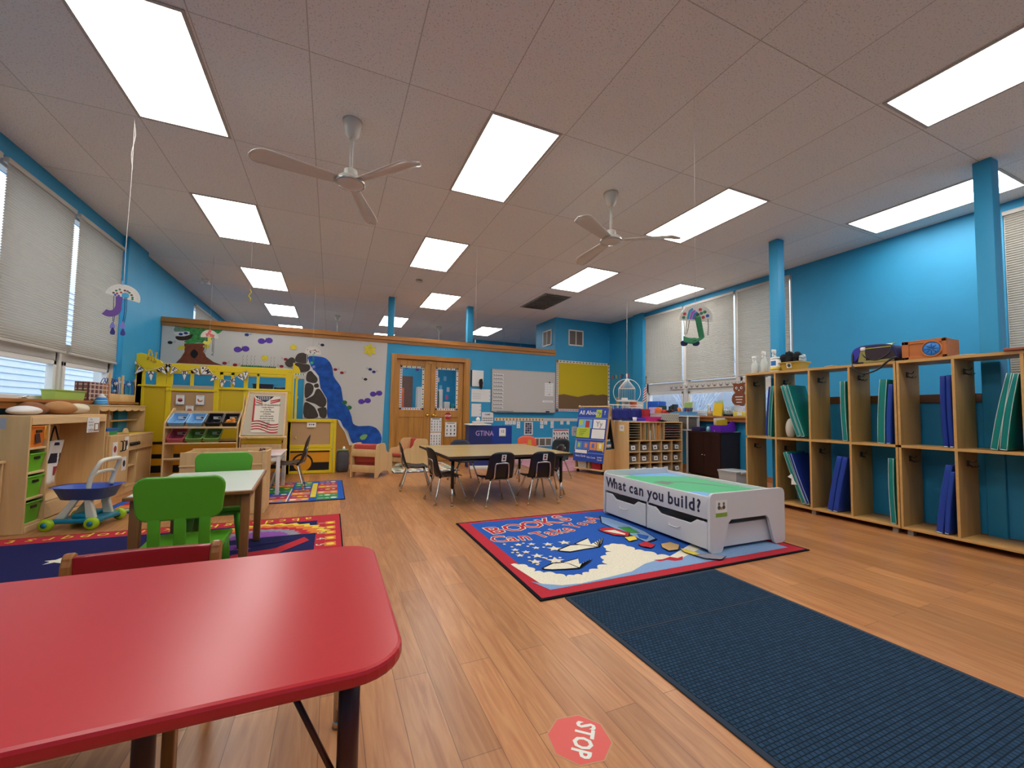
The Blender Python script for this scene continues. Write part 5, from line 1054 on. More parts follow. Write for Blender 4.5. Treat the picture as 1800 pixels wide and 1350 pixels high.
# ---- number strip, cards, posters, vent
m = MB(); m.box(3.275, 6.3, 8.376, 8.3785, .845, .91, M('number_line_white', '#cfc8c2', .7)); ONO = M('number_orange', '#d88a1e', .7)
for k in range(15): x = 3.30 + k * .081; m.rect('y', 8.3754, (x - .015, .848), (x + .06, .907), M('number_cream', '#e8d9b0', .7)); m.disc('y', 8.375, (x + .022, .885), .026, ONO, 8, .017); m.disc('y', 8.3748, (x + .022, .865), .016, M('number_red', '#8f3a26', .7), 8, .012)
done(m, 'number_strip', 'long number line strip with orange fish cards below the whiteboard', 'wall strip')
def minicard(x, z, lab, ch):
    m, d = sheet('', '', '', (x - .04, x + .04, z - .038, z + .038), PAPER, .002); m.text(ch, 'y', d, (x, z), .05, INK); return done(m, 'number_card', lab, 'card', 'small cards under the number strip')
for x, z, ch, lab in ((3.565, .80, 'a', 'first small card under the number strip, below the orange fish'), (3.655, .80, 'b', 'second small card under the number strip'), (3.745, .80, 'c', 'third small card under the number strip'), (3.85, .793, 'd', 'fourth small card, upper one over the framed photos'), (3.85, .72, 'e', 'small card hanging below the fourth card'), (4.44, .803, 'f', 'small card below the end of the orange fish'), (4.44, .715, 'C', 'small letter card hanging one lower at the end of the fish'), (4.54, .803, 'g', 'small card right of the end of the orange fish'), (4.71, .803, 'h', 'small card upper of the pair over the black picture chart'), (4.71, .722, 'C', 'small letter card lower of the pair over the black picture chart'), (4.968, .805, 'i', 'lone small card above the black picture chart corner'), (5.14, .805, 'n', 'small white card right of the lone card'), (5.49, .81, 'k', 'small dark card nearest the blue pocket chart')): minicard(x, z, lab, ch)
m, d = sheet('', '', '', (3.995, 4.21, .53, .82), PAPER, .003)
for r in range(5):
    for c in range(3): m.rect('y', d, (4.02 + .055 * c, .555 + .05 * r), (4.07 + .055 * c, .60 + .05 * r), [M('photo_dark', '#2d2c38', .7), M('photo_grey', '#6d6a78', .7), M('photo_blue', '#3b3f5e', .7)][(r * 2 + c) % 3])
done(m, 'photo_sheet', 'white framed sheet of dark photos on the wall above the vent', 'picture')
V = thing('wall_vent', 'low white return air vent on the blue wall behind the orange chair', 'vent', (4.29, 8.37, .265))
f = MB(); f.box(3.885, 4.70, 8.36, 8.379, .44, .465, WHITE).box(3.885, 4.70, 8.36, 8.379, .268, .29, WHITE)
for k in range(6): f.box(3.885 + k * .159, 3.905 + k * .159, 8.36, 8.379, .27, .46, WHITE)
f.obj('vent_frame', V); m = MB(); m.box(3.9, 4.69, 8.3765, 8.379, .29, .44, M('vent_dark', '#6e685e', .7)); m.obj('vent_back', V)
m = MB()
for k in range(9): m.boxc((4.29, 8.37, .298 + .0165 * k), (.78, .012, .002), M('vent_slat', '#9b9488', .6), rx=.5)
m.obj('louvre', V)
m, d = sheet('', '', '', (4.728, 5.16, .14, .66), PAPER, .002); m.rect('y', d, (4.75, .615), (5.14, .65), M('pink_title', '#c06a72', .7)); rr = random.Random(5)
for r in range(4):
    for c in range(6):
        cx, cz = 4.765 + .071 * c, .555 - .105 * r; a = rr.uniform(-.9, .9); m.poly('y', d, [(cx + u * math.cos(a) - v * math.sin(a), cz + u * math.sin(a) + v * math.cos(a)) for u, v in ((-.008, -.034), (.008, -.034), (.014, .01), (.006, .036), (-.006, .036), (-.014, .01))], INK if rr.random() < .85 else M('pink_title', '#c06a72', .7)); m.rect('y', d, (cx - .02, cz - .048), (cx + .02, cz - .043), GI)
done(m, 'object_chart', 'white chart of black object pictures with pink heading beside the low vent', 'poster')
m, d = sheet('', '', '', (5.24, 5.495, .50, .72), M('grey_poster', '#bdb4b2', .7), .002); border(m, 'y', d, 5.24, 5.495, .50, .72, .02, .03); m.text('world...', 'y', d, (5.37, .60), .05, INK, off=.012); m.rect('y', d, (5.28, .645), (5.44, .652), GI); done(m, 'word_poster', 'small bordered poster with one dark word beside the blue pocket chart', 'poster')
chart((5.385, 5.54, .30, .49), 2, 2, 'small white picture poster partly behind the blue pocket chart', False, seed=8, y=8.378)
for nm, (a, b, c, e), ax in (('front', (5.125, 5.545, 2.645, 3.03), 'y'), ('side', (8.55, 8.99, 2.655, 3.04), 'x')):
    t = thing('wall_vent', 'white framed high vent on the %s of the blue closet corner' % ('front face' if ax == 'y' else 'left face'), 'vent', (5.33, 8.38, 2.64) if ax == 'y' else (4.775, 8.77, 2.65))
    f = MB(); g = MB(); dv = M('vent_taupe', '#6f645c', .6)
    def fb(u0, u1, z0, z1, dep, mt, mb):
        if ax == 'y': mb.box(u0, u1, 8.38 - dep, 8.379, z0, z1, mt)
        else: mb.box(4.775 - dep, 4.774, u0, u1, z0, z1, mt)
    for u0, u1, z0, z1 in ((a, b, e - .03, e), (a, b, c, c + .03), (a, a + .03, c, e), (b - .03, b, c, e), ((a + b) / 2 - .01, (a + b) / 2 + .01, c, e)): fb(u0, u1, z0, z1, .018, WHITE, f)
    fb(a + .02, b - .02, c + .02, e - .02, .006, dv, g); f.obj('vent_frame', t, bevel=.002); g.obj('vent_grille', t)
# ---- bulletin board
BB = thing('bulletin_board', 'yellow and brown bulletin board with speckled border on the closet wall', 'bulletin board', (5.57, 8.37, 1.07))
m = MB(); x0, x1, z0, z1 = 4.80, 6.318, 1.075, 2.275; m.box(x0, x1, 8.36, 8.379, z0, z1, M('board_yellow', '#c9ad14', .8)); m.obj('backing', BB)
m = MB(); o = [(4.837,1.452),(5.012,1.479),(5.190,1.452),(5.397,1.425),(5.606,1.469),(5.793,1.497),(5.955,1.480),(6.119,1.507),(6.272,1.485)]; m.poly('y', 8.3592, [(x0 + .05, z0 + .03)] + o + [(6.29, 1.43), (6.29, z0 + .03)][1:] + [(6.28, z0 + .03)], M('board_brown', '#77593a', .8)); m.obj('brown_paper', BB)
m = MB(); border(m, 'y', 8.3585, x0, x1, z0, z1, .055, .045); m.obj('border_trim', BB, fixn=False)
# ---- glimpse of the next room
m = MB(); m.box(1.94, 2.52, YF - .04, YF, 0, 2.2, DARKOAK).box(1.99, 2.24, YF - .05, YF - .04, .9, 1.80, M('orange_paper', '#d8642c', .7)).box(1.99, 2.24, YF - .05, YF - .04, .3, .9, M('pink_paper', '#e0aab0', .7)); struct(m.obj('door_2'))
tag(MB().box(2.64, 2.84, YF - .3, YF - .01, .0, 1.84, WHITE).obj('tall_cabinet'), 'tall white cabinet seen through the left door glass', 'cabinet')
lc2 = thing('low_cabinet', 'navy cabinet seen through the right door glass', 'cabinet', (3.2, 11.5, 0)); NCB = M('navy_cabinet', '#18255e', .5)
MB().box(2.92, 3.42, 11.4, 11.75, 0, 1.05, NCB, .005).obj('cabinet_body', lc2); MB().box(3.172, 3.178, 11.395, 11.4, .05, 1.0, BLACK).obj('door_gap', lc2)
for x in (3.12, 3.23): MB().box(x - .008, x + .008, 11.38, 11.4, .5, .62, CHROME).obj('handle', lc2)
tag(MB().box(2.82, 2.90, 11.5, 11.8, 0, 1.65, PAPER).obj('paper_roll'), 'tall white roll beside the navy cabinet beyond the right door', 'roll'); tag(MB().box(2.70, 2.80, 11.6, 11.8, 0, 1.62, M('roll_green', '#2f6a5a', .7)).obj('paper_roll'), 'tall green roll beside the navy cabinet beyond the right door', 'roll')
tag(MB().box(2.96, 3.10, 11.45, 11.7, 1.051, 1.30, WHITE, .01).obj('white_box'), 'white box on the navy cabinet beyond the right door', 'box'); tag(MB().box(3.14, 3.24, 11.45, 11.7, 1.051, 1.24, M('teal_box', '#1f8a8a', .5), .01).obj('teal_box'), 'teal box on the navy cabinet beyond the right door', 'box'); tag(MB().box(3.27, 3.40, 11.45, 11.7, 1.051, 1.20, BLACK, .01).obj('black_crate'), 'black crate on the navy cabinet beyond the right door', 'crate')
for k, (x, z, c) in enumerate(((3.35, 2.05, 'white'), (3.6, 2.1, 'pale blue'), (3.45, 1.78, 'pale blue'), (3.72, 1.72, 'white'), (3.3, 2.25, 'pink'), (3.68, 1.45, 'pink'), (2.25, 2.45, 'violet'), (2.62, 2.4, 'violet'))):
    m = MB(); m.box(x, x + .10, YF - .004, YF - .001, z, z + .16, M('cut_' + c, {'white': '#e6e3df', 'pale blue': '#8fc4e0', 'pink': '#d86a9a', 'violet': '#5a3a9a'}[c], .7)); tag(m.obj('paper_cutout'), c + ' paper cutout on the far wall beyond the doors', 'paper cutout', c + ' paper cutouts beyond the doors')
# ================================================================= BIG TABLE AND CHAIRS
BT = thing('group_table', 'large tan topped activity table surrounded by black chairs', 'table', (1.92, 5.0, 0))
TT = wood('table_tan', '#b99e66', 'x', .22, .05, 3); TE = M('table_edge_brown', '#3c2a20', .45)
tx = [(1.145, 4.24), (2.675, 4.24), (2.69, 5.72), (1.13, 5.72)]
m = MB(); m.prism('z', .53, .556, tx, TE); m.poly('z', .5565, [(x + (.006 if x < 2 else -.006), y + (.006 if y < 5 else -.006)) for x, y in tx], TT); m.obj('table_top', BT)
for x, y in ((1.24, 4.40), (2.665 - .06, 4.405), (1.21, 5.30), (2.60, 5.60)):
    l = MB().tube([(x, y, .53), (x, y, .20)], .019, BLACK, 12).obj('leg', BT); MB().tube([(x, y, .20), (x, y, .02)], .013, CHROME, 10).lathe([(.009, .03), (.015, .02), (.016, 0)], (x, y, .001), CHROME, 10).obj('leg_extension', l)
    MB().tube([(x, y, .36), (x + (.13 if x < 2 else -.13), y, .525)], .004, BLACK, 6).obj('brace', BT)
m = MB(); m.box(1.20, 2.62, 4.38, 4.41, .49, .53, BLACK).box(1.20, 2.62, 5.3, 5.33, .49, .53, BLACK).box(1.22, 1.25, 4.4, 5.6, .49, .53, BLACK).box(2.59, 2.62, 4.4, 5.6, .49, .53, BLACK); m.obj('apron', BT)
CG_ = 'black shell chairs around the tan table'
cA = shell_chair('black shell chair at the far left corner of the tan table', BLKP, grp=CG_); cA.location = (1.06, 5.58, 0); cA.rotation_euler = (0, 0, math.radians(-97))
dup(cA, (1.25, 4.72, 0), math.radians(-84), 'black shell chair at the near left side of the tan table')
cC = shell_chair('black shell chair with short white sticker at the left front of the tan table', BLKP, back=.60, grp=CG_, sticker=True, h=.30); cC.location = (1.73, 4.38, 0); cC.rotation_euler = (0, 0, math.radians(3))
dup(cC, (2.25, 4.35, 0), math.radians(-4), 'black shell chair with tall sticker at the right front of the tan table')
dup(cA, (2.62, 4.80, 0), math.radians(75), 'black shell chair at the right side of the tan table behind the stickered one')
nb = shell_chair('navy shell chair beyond the tan table in front of the doors', M('navy_shell', '#161c33', .4), h=.31, back=.60); nb.location = (1.84, 5.95, 0); nb.rotation_euler = (0, 0, PI)
oc = shell_chair('orange shell chair beyond the tan table in front of the low vent', M('orange_shell', '#d8502a', .4), h=.33, back=.64); oc.location = (2.95, 6.03, 0); oc.rotation_euler = (0, 0, math.radians(160))
bk = MB(); bk.box(2.86, 3.0, 5.97, 6.12, .345, .352, PAPER); tag(bk.obj('paper_sheet'), 'white sheet lying on the orange chair seat', 'paper')
ds = dup(cA, (3.28, 5.72, 0), math.radians(120), 'black shell chair just beyond the right end of the tan table')
tag(MB().boxc((3.03, 6.13, .54), (.06, .02, .09), M('yellow_tag', '#d8a83a', .6), rz=.3).obj('yellow_tag'), 'small yellow tag on the back of the orange chair', 'tag')

# ---- listening centre cabinet
LC = thing('blue_cabinet', 'royal blue folding cabinet by the wall behind the tan table', 'cabinet', (2.95, 7.4, 0))
NB_ = M('royal_blue_panel', '#14378c', .45); NB2 = M('navy_panel', '#1c2a66', .5)
def qd(name, p, q, z0, z1, th, mt, par, **k):
    a, b = Vector(p), Vector(q); n_ = Vector((-(b - a).y, (b - a).x)).normalized() * th
    return MB().prism('z', z0, z1, [tuple(a), tuple(b), tuple(b + n_), tuple(a + n_)], mt).obj(name, par, **k)
cb = [(2.318,0.786),(2.728,0.771),(3.131,0.763)]
PX0, PX1, PX2, PZ = cb[0][0], cb[1][0], cb[2][0], cb[0][1]
p1 = qd('left_panel', (PX0, 7.2), (PX1, 7.1), .05, PZ, .03, NB2, LC, bevel=.006); p2 = qd('right_panel', (PX1 + .005, 7.1), (PX2, 7.1), .05, PZ - .005, .03, NB_, LC, bevel=.006)
MB().box(PX0, PX1, 7.13, 7.5, PZ, PZ + .02, WHITE, .004).obj('white_top', LC); MB().box(PX0 + .03, PX0 + .06, 7.22, 7.5, 0, PZ, NB2).box(PX2 - .04, PX2 - .01, 7.13, 7.5, 0, PZ - .01, NB_).box(PX0 + .03, PX2 - .01, 7.48, 7.5, 0, PZ - .02, NB2).obj('back_frame', LC)
MB().box(PX0, PX2, 7.09, 7.2, 0, .05, WHITE, .003).obj('base_strip', LC)
PURP = M('purple_letter', '#b79ad0', .6)
m = MB(); m.M = Matrix.Translation((PX0, 7.2, 0)) @ Matrix.Rotation(math.atan2(-.1, PX1 - PX0), 4, 'Z'); m.text('GTINA', 'y', -.002, ((PX1 - PX0) * .70, PZ - .15), .13, PURP, off=.01, sx=.85); m.obj('lettering', p1)
m = MB(); c = (PX1 + (PX2 - PX1) * .52); m.box(c - .065, c + .065, 7.097, 7.0995, PZ - .2, PZ - .05, PAPER).box(c - .065, c + .065, 7.0965, 7.097, PZ - .2, PZ - .185, M('card_yellow', '#d8c33c', .7)); m.text('12', 'y', 7.096, (c, PZ - .11), .07, INK, off=.01); m.obj('number_card', p2)
tb = thing('tissue_box', 'white tissue box on top of the royal blue cabinet', 'tissue box', (PX0 + .2, 7.3, PZ + .021)); zt = PZ + .021
MB().box(PX0 + .10, PX0 + .30, 7.22, 7.34, zt, zt + .05, M('tissue_carton', '#cfc0b8', .6), .004).obj('carton', tb); MB().lathe([(.03, 0), (.045, .03), (.03, .06), (.008, .075)], (PX0 + .2, 7.28, zt + .05), PAPER, 10).obj('tissue', tb)
# ---- pink rug
m = MB(); m.box(3.45, 5.15, 6.34, 8.3, .0005, .008, PKP)
for k in range(22): x, y = 3.55 + (k * .37) % 1.5, 6.45 + (k * .53) % 1.75; m.poly('z', .0086, [(x, y), (x + .22, y + .02), (x + .3, y + .06), (x + .05, y + .05)], [M('pink_mark', '#a8404e', .95), CREAM, PKP][k % 3] if k % 3 < 2 else M('pink_light', '#d8a8b0', .95))
tag(m.obj('pink_rug'), 'worn pink patterned rug by the far wall beyond the tan table', 'rug')

# ================================================================= BOOKS RUG, MAT, STOP STICKER, TRAIN TABLE
m = MB(); x0, x1, y0, y1 = 1.088, 3.44, 2.045, 3.712; h = .008
m.box(x0, x1, y0, y1, .0005, h, HEM).rect('z', h + .0004, (x0 + .02, y0 + .02), (x1 - .02, y1 - .02), RUGRED).rect('z', h + .0009, (x0 + .115, y0 + .095), (x1 - .115, y1 - .06), RBL)
z = h + .0014; zi = [z]
def rz_(): zi[0] += .00025; return zi[0]
CLB = pile('cloud_blue', '#7f9cc0')
CX0, CX1, CY0 = x0 + .115, x1 - .115, y0 + .095
cl = [(1.148,2.589),(1.196,2.571),(1.240,2.505),(1.241,2.423),(1.288,2.382),(1.354,2.335),(1.388,2.268),(1.449,2.276),(1.502,2.256),(1.569,2.285),(1.656,2.309),(1.768,2.351),(1.795,2.430),(1.876,2.509),(1.954,2.552),(1.957,2.626),(2.036,2.692),(2.112,2.680),(2.148,2.618),(2.143,2.525),(2.196,2.475),(2.226,2.376),(2.293,2.322)]
def scallop(P, k=.32):
    out = []
    for a, b in zip(P[:-1], P[1:]):
        a, b = Vector(a), Vector(b); d_ = b - a; nrm = Vector((-d_.y, d_.x))
        for i in range(6): t = i / 6; q = a + d_ * t + nrm * k * math.sin(PI * t); out.append((q.x, q.y))
    return out + [P[-1]]
m.poly('z', rz_(), [(a, max(b, CY0)) for a, b in scallop(cl)] + [(CX1, 2.75), (CX1, CY0), (CX0, CY0)], CREAM)
bl = [(1.151,2.288),(1.205,2.227),(1.302,2.170),(1.424,2.152),(1.621,2.167),(1.840,2.192),(2.013,2.269),(2.150,2.295),(2.360,2.268)]
m.poly('z', rz_(), bl + [(CX1, 2.6), (CX1, CY0), (CX0 + .0, CY0)], CLB)
rb = [(2.124,2.304),(2.193,2.291),(2.283,2.311),(2.315,2.272),(2.381,2.288),(2.320,2.230),(2.253,2.234),(2.217,2.269),(2.145,2.265)]
m.poly('z', rz_(), rb, RUGRED)
def rugtext(txt, a, b, size, sag=0.0, sx=.85):
    """letters spread from centre a to centre b, red with a cream outline"""
    n = len(txt); A, B = Vector(a), Vector(b); d_ = (B - A); nr = Vector((-d_.y, d_.x)).normalized() if n > 1 else Vector((0, 1))
    for mt, off in ((CREAM, .045), (RUGRED, .012)):
        zz = rz_()
        for i, ch in enumerate(txt):
            t = i / max(1, n - 1); p = A + d_ * t - nr * sag * 4 * (t - t * t)
            ang = math.atan2(d_.y, d_.x) if n > 1 else .3
            m.text(ch, 'z', zz, (p.x, p.y), size, mt, ang + sag * 4 * (2 * t - 1), off=off, sx=sx)
rugtext('BOOKS', (1.335, 3.36), (2.10, 3.515), .29, .025, .92); rugtext('Can', (1.275, 3.12), (1.49, 3.095), .23); rugtext('Take', (1.645, 3.11), (1.945, 3.175), .22); rugtext('You', (2.06, 3.25), (2.275, 3.325), .20); rugtext('A', (2.37, 3.40), (2.5, 3.45), .20)
zz = rz_()
for p, r in zip([(1.587,2.868),(1.729,2.858),(1.582,2.759),(1.468,2.916),(1.365,2.939),(1.293,2.838),(1.460,2.824),(1.348,2.767),(1.389,2.666),(1.276,2.718),(1.323,2.567),(1.465,2.536)], (.045, .055, .062, .035, .035, .035, .034, .036, .05, .036, .05, .07)): m.star('z', zz, p, r, CREAM, rot=1.2)
for p in [(1.298,2.907),(1.417,2.958),(1.417,2.878),(1.521,2.816),(1.251,2.790),(1.321,2.660),(1.414,2.616),(1.472,2.621),(1.523,2.575),(1.294,2.596),(1.424,2.599),(1.269,2.988),(1.311,2.514),(1.285,2.777)]: m.disc('z', zz, p, .012, CREAM, 8)
INKP = pile('rug_ink', '#1d1c22')
for k in (0, 1):
    P = ([(1.591,2.719),(1.734,2.790),(1.914,2.755),(1.925,2.670),(1.808,2.667),(1.654,2.651),(1.590,2.699)] if k == 0 else [(1.311,2.442),(1.418,2.498),(1.560,2.468),(1.542,2.353),(1.450,2.370),(1.360,2.395),(1.311,2.424)])
    c = (sum(p[0] for p in P) / 7, sum(p[1] for p in P) / 7)
    m.poly('z', rz_(), [(c[0] + (p[0] - c[0]) * 1.06, c[1] + (p[1] - c[1]) * 1.1) for p in P], INKP); m.poly('z', rz_(), [(c[0] + (p[0] - c[0]) * .93, c[1] + (p[1] - c[1]) * .85) for p in P], CREAM)
    Q = ([(1.788,2.802),(1.965,2.891),(1.901,2.743),(2.088,2.845),(1.990,2.726),(1.921,2.665),(1.822,2.757)] if k == 0 else [(1.489,2.483),(1.631,2.514),(1.579,2.411),(1.719,2.465),(1.645,2.411),(1.542,2.353),(1.517,2.447)])
    c = (sum(p[0] for p in Q) / 7, sum(p[1] for p in Q) / 7)
    m.poly('z', rz_(), [(c[0] + (p[0] - c[0]) * 1.05, c[1] + (p[1] - c[1]) * 1.07) for p in Q], INKP); m.poly('z', rz_(), [(c[0] + (p[0] - c[0]) * .93, c[1] + (p[1] - c[1]) * .88) for p in Q], CREAM)
    zz = rz_()
    for j in range(4):
        a, b = Q[2], Q[3]; f_ = .25 + .2 * j; e = (Q[5][0], Q[5][1]); s0 = (a[0] + (b[0] - a[0]) * f_, a[1] + (b[1] - a[1]) * f_); dx, dy = e[0] - s0[0], e[1] - s0[1]; L_ = math.hypot(dx, dy); w_ = .006; m.poly('z', zz, [(s0[0] - dy / L_ * w_, s0[1] + dx / L_ * w_), (s0[0] + dy / L_ * w_, s0[1] - dx / L_ * w_), (e[0] + dy / L_ * w_ * .4, e[1] - dx / L_ * w_ * .4), (e[0] - dy / L_ * w_ * .4, e[1] + dx / L_ * w_ * .4)], INKP)
# jumble of coloured shapes running under the train table
for out, mt in (([(2.492,3.433),(2.526,3.351),(2.554,3.083),(2.541,2.859),(2.485,2.675),(2.350,2.631),(2.364,2.854),(2.357,3.076),(2.362,3.236)], CLB), ([(2.197,3.059),(2.299,3.098),(2.353,3.039),(2.386,2.880),(2.312,2.805),(2.224,2.872),(2.193,2.988)], RUGRED), ([(2.210,3.011),(2.320,2.996),(2.337,2.864),(2.310,2.846),(2.256,2.929)], CREAM), ([(2.406,3.058),(2.504,3.022),(2.470,2.849),(2.386,2.880)], GRP), ([(2.264,2.790),(2.367,2.785),(2.321,2.704),(2.230,2.691)], RYEL), ([(2.429,2.830),(2.476,2.744),(2.392,2.678),(2.370,2.734)], RBL), ([(2.250,2.608),(2.350,2.631),(2.358,2.538),(2.276,2.498),(2.237,2.555)], RUGRED), ([(2.421,2.544),(2.522,2.551),(2.536,2.471),(2.444,2.393),(2.359,2.398),(2.368,2.477)], pile('tan_pile', '#b99a6a')), ([(2.481,2.406),(2.506,2.342),(2.525,2.256),(2.458,2.256),(2.445,2.339)], RYEL), ([(2.458,2.256),(2.589,2.231),(2.658,2.154),(2.566,2.117),(2.478,2.174)], GRYP)):
    c = (sum(p[0] for p in out) / len(out), sum(p[1] for p in out) / len(out)); m.poly('z', rz_(), [(c[0] + (p[0] - c[0]) * 1.06, c[1] + (p[1] - c[1]) * 1.06) for p in out], INKP); m.poly('z', rz_(), out, mt)
tag(m.obj('books_rug', fixn=False), 'blue rug with red BOOKS lettering, flying books and clouds under the white train table', 'rug')

def mat_mat():
    m = M('entrance_mat', '#24394e', .95, spec=.15); nt = m.node_tree; b = nt.nodes['Principled BSDF']; L = nt.links
    tc = nt.nodes.new('ShaderNodeTexCoord'); br = nt.nodes.new('ShaderNodeTexBrick'); br.offset = .5
    for k, v in (('Scale', 1), ('Brick Width', .021), ('Row Height', .017), ('Mortar Size', .0022), ('Mortar Smooth', .35)): br.inputs[k].default_value = v
    br.inputs['Color1'].default_value = lin('#28425a'); br.inputs['Color2'].default_value = lin('#22384d'); br.inputs['Mortar'].default_value = lin('#15212e')
    bp = nt.nodes.new('ShaderNodeBump'); bp.inputs['Distance'].default_value = .004; bp.inputs['Strength'].default_value = .9; bp.invert = True
    L.new(tc.outputs['Object'], br.inputs['Vector']); L.new(br.outputs['Color'], b.inputs['Base Color']); L.new(br.outputs['Fac'], bp.inputs['Height']); L.new(bp.outputs['Normal'], b.inputs['Normal']); return m
MT = mat_mat(); ME = M('mat_edge', '#1d2c3d', .9)
m = MB(); m.box(1.235, 2.40, -.6, 2.035, .0005, .007, ME, .003); m.box(1.26, 2.375, -.55, 2.01, .007, .0085, MT); m.box(1.26, 2.375, 1.60, 1.612, .0085, .0092, ME)
tag(m.obj('entrance_mat'), 'long dark blue ribbed mat running from the books rug towards the viewer', 'mat')
sc = (.762, 1.158); m = MB(); R8 = .105; rot = math.radians(-9)
def oc8(r): return [(sc[0] + r * math.cos(rot + PI / 8 + PI / 4 * k), sc[1] + r * math.sin(rot + PI / 8 + PI / 4 * k)) for k in range(8)]
m.prism('z', .0003, .0008, oc8(R8), M('sticker_film', '#b58a62', .4)); m.poly('z', .0011, oc8(R8 * .955), M('sticker_coral', '#d8564e', .45))
m.text('STOP', 'z', .0018, (sc[0] + .008, sc[1] - .006), .085, M('sticker_white', '#dfe0d4', .5), math.radians(-131), off=.03, sx=.72)
tag(m.obj('floor_sticker'), 'red octagonal STOP sticker on the floor at the bottom of the photo', 'sticker')

# ---- train table
TB = thing('train_table', 'white train table with two drawers and a green landscape top', 'table', (3.02, 2.88, .0105)); LAM = M('white_laminate', '#d2d0d2', .35); zb = .0105
ax0, ax1, ay0, ay1 = 2.595, 3.445, 2.235, 3.53
o = rrect(ax0, ax1, .013, .452, .035, 5)
base = [(ax1, .05)] + [(ax1, .41)] + arc(ax1 - .045, .41, .042, 0, 90, 6) + arc(ax0 + .045, .41, .042, 90, 180, 6) + [(ax0, .05)] + arc(ax0 + .035, .046, .035, 180, 270, 5) + [(ax0 + .115, .011), (ax0 + .135, .03), (ax0 + .20, .225), (ax0 + .225, .245), (ax1 - .225, .245), (ax1 - .20, .225), (ax1 - .135, .03), (ax1 - .115, .011)] + arc(ax1 - .035, .046, .035, 270, 360, 5)
for yy in (ay0, ay1 - .022): MB().prism('y', yy, yy + .022, base, LAM).obj('end_panel', TB, bevel=.004)
MB().box(ax0 + .012, ax0 + .03, ay0 + .022, ay1 - .022, .255, .425, LAM, .003).obj('side_rail', TB)
MB().box(ax1 - .03, ax1 - .012, ay0 + .022, ay1 - .022, .255, .425, LAM, .003).obj('side_rail', TB)
tt_ = MB(); tt_.box(ax0 + .03, ax1 - .03, ay0 + .022, ay1 - .022, .375, .395, LAM); zz = .3958; u0, u1, v0, v1 = ax0 + .03, ax1 - .03, ay0 + .022, ay1 - .022
TG = M('landscape_green', '#3fae72', .5); TBL = M('landscape_blue', '#6fa6d8', .5); TGR = M('landscape_road', '#6c7a72', .6); TPG = M('landscape_pale', '#a9c4b4', .5)
tt_.rect('z', zz, (u0, v0), (u1, v1), TG)
tt_.poly('z', zz + .0005, [(u1, v1), (u1 - .55, v1), (u1 - .50, v1 - .12), (u1 - .2, v1 - .20), (u1, v1 - .30)], TBL); tt_.poly('z', zz + .0005, [(u0, v0), (u0, v0 + .42), (u0 + .09, v0 + .36), (u0 + .22, v0 + .30), (u0 + .34, v0 + .12), (u0 + .5, v0)], TBL)
tt_.poly('z', zz + .0005, [(u0, v1), (u0 + .3, v1), (u0 + .24, v1 - .07), (u0, v1 - .12)], TPG); tt_.poly('z', zz + .0008, [(u0 + .18, v1 - .45), (u0 + .33, v1 - .42), (u0 + .35, v1 - .56), (u0 + .22, v1 - .60)], TGR); tt_.poly('z', zz + .0009, [(u0 + .33, v1 - .46), (u0 + .5, v1 - .52), (u0 + .62, v1 - .7), (u1 - .1, v1 - .9), (u1 - .1, v1 - .94), (u0 + .58, v1 - .74), (u0 + .47, v1 - .56), (u0 + .33, v1 - .50)], TGR)
tt_.obj('play_board', TB)
lt = MB(); NVY = M('letter_navy', '#1c2140', .5); txt = 'What can you build?'; n = len(txt); lx = 3.47
tot = 1.17; wid = {' ': .55, 'W': 1.5, 'l': .6, 'i': .6, 't': .75, '?': .9}
ws = [wid.get(c, 1.0) for c in txt]; acc = 0
for c, w_ in zip(txt, ws):
    yy = 3.485 - tot * (acc + w_ / 2) / sum(ws); acc += w_
    if c == ' ': continue
    V_, F_ = text_geo(c, 'CENTER', .03); lt.add([(ax0 + .0112, yy - x * .125, .338 + y_ * .135) for x, y_ in V_], F_, NVY)
lt.obj('lettering', TB)
for y0_, y1_ in ((ay0 + .03, 2.90), (2.925, ay1 - .03)):
    d = MB(); xf = ax0 + .008; ym = (y0_ + y1_) / 2
    d.prism('x', xf, xf + .016, [(y0_, .035), (y1_, .035), (y1_, .235), (y1_ - .10, .235), (y1_ - .16, .195), (y0_ + .16, .195), (y0_ + .10, .235), (y0_, .235)], LAM)
    dd = d.obj('drawer', TB, bevel=.006)
    b_ = MB(); b_.box(xf + .016, ax1 - .06, y0_ + .01, y0_ + .022, .035, .20, LAM).box(xf + .016, ax1 - .06, y1_ - .022, y1_ - .01, .035, .20, LAM).box(ax1 - .072, ax1 - .06, y0_ + .022, y1_ - .022, .035, .20, LAM).box(xf + .016, ax1 - .06, y0_ + .022, y1_ - .022, .035, .045, LAM); b_.obj('drawer_box', dd)
    MB().tube(smooth_path([(xf, ym + .055, .140), (xf - .018, ym + .045, .132), (xf - .02, ym, .128), (xf - .018, ym - .045, .132), (xf, ym - .055, .140)], 4), .005, LAM, 8).obj('drawer_handle', dd)
    for sy in (y0_ + .01, y1_ - .01): MB().lathe([(.014, 0), (.02, .006), (.02, .018), (.014, .024)], (ax0 + .2, sy, .0325), BLACK, 10, 'y')
MB().box(ax0 + .02, ax0 + .04, 2.903, 2.922, .03, .255, LAM).obj('centre_post', TB)
m = MB(); ys = ay0 - .0012; m.rect('y', ys, (2.655, .275), (2.775, .40), PAPER); m.rect('y', ys - .0004, (2.655, .275), (2.775, .305), M('label_green', '#7fa03a', .6)); 
for cx in (2.69, 2.74): m.disc('y', ys - .0004, (cx, .372), .012, M('label_skin', '#7a6a62', .6), 10); m.disc('y', ys - .0004, (cx, .345), .016, M('label_grey', '#4a4a50', .6), 8)
m.disc('y', ys - .0006, (2.715, .338), .012, M('label_orange', '#c08a3a', .6), 8); m.obj('picture_label', TB, fixn=False)

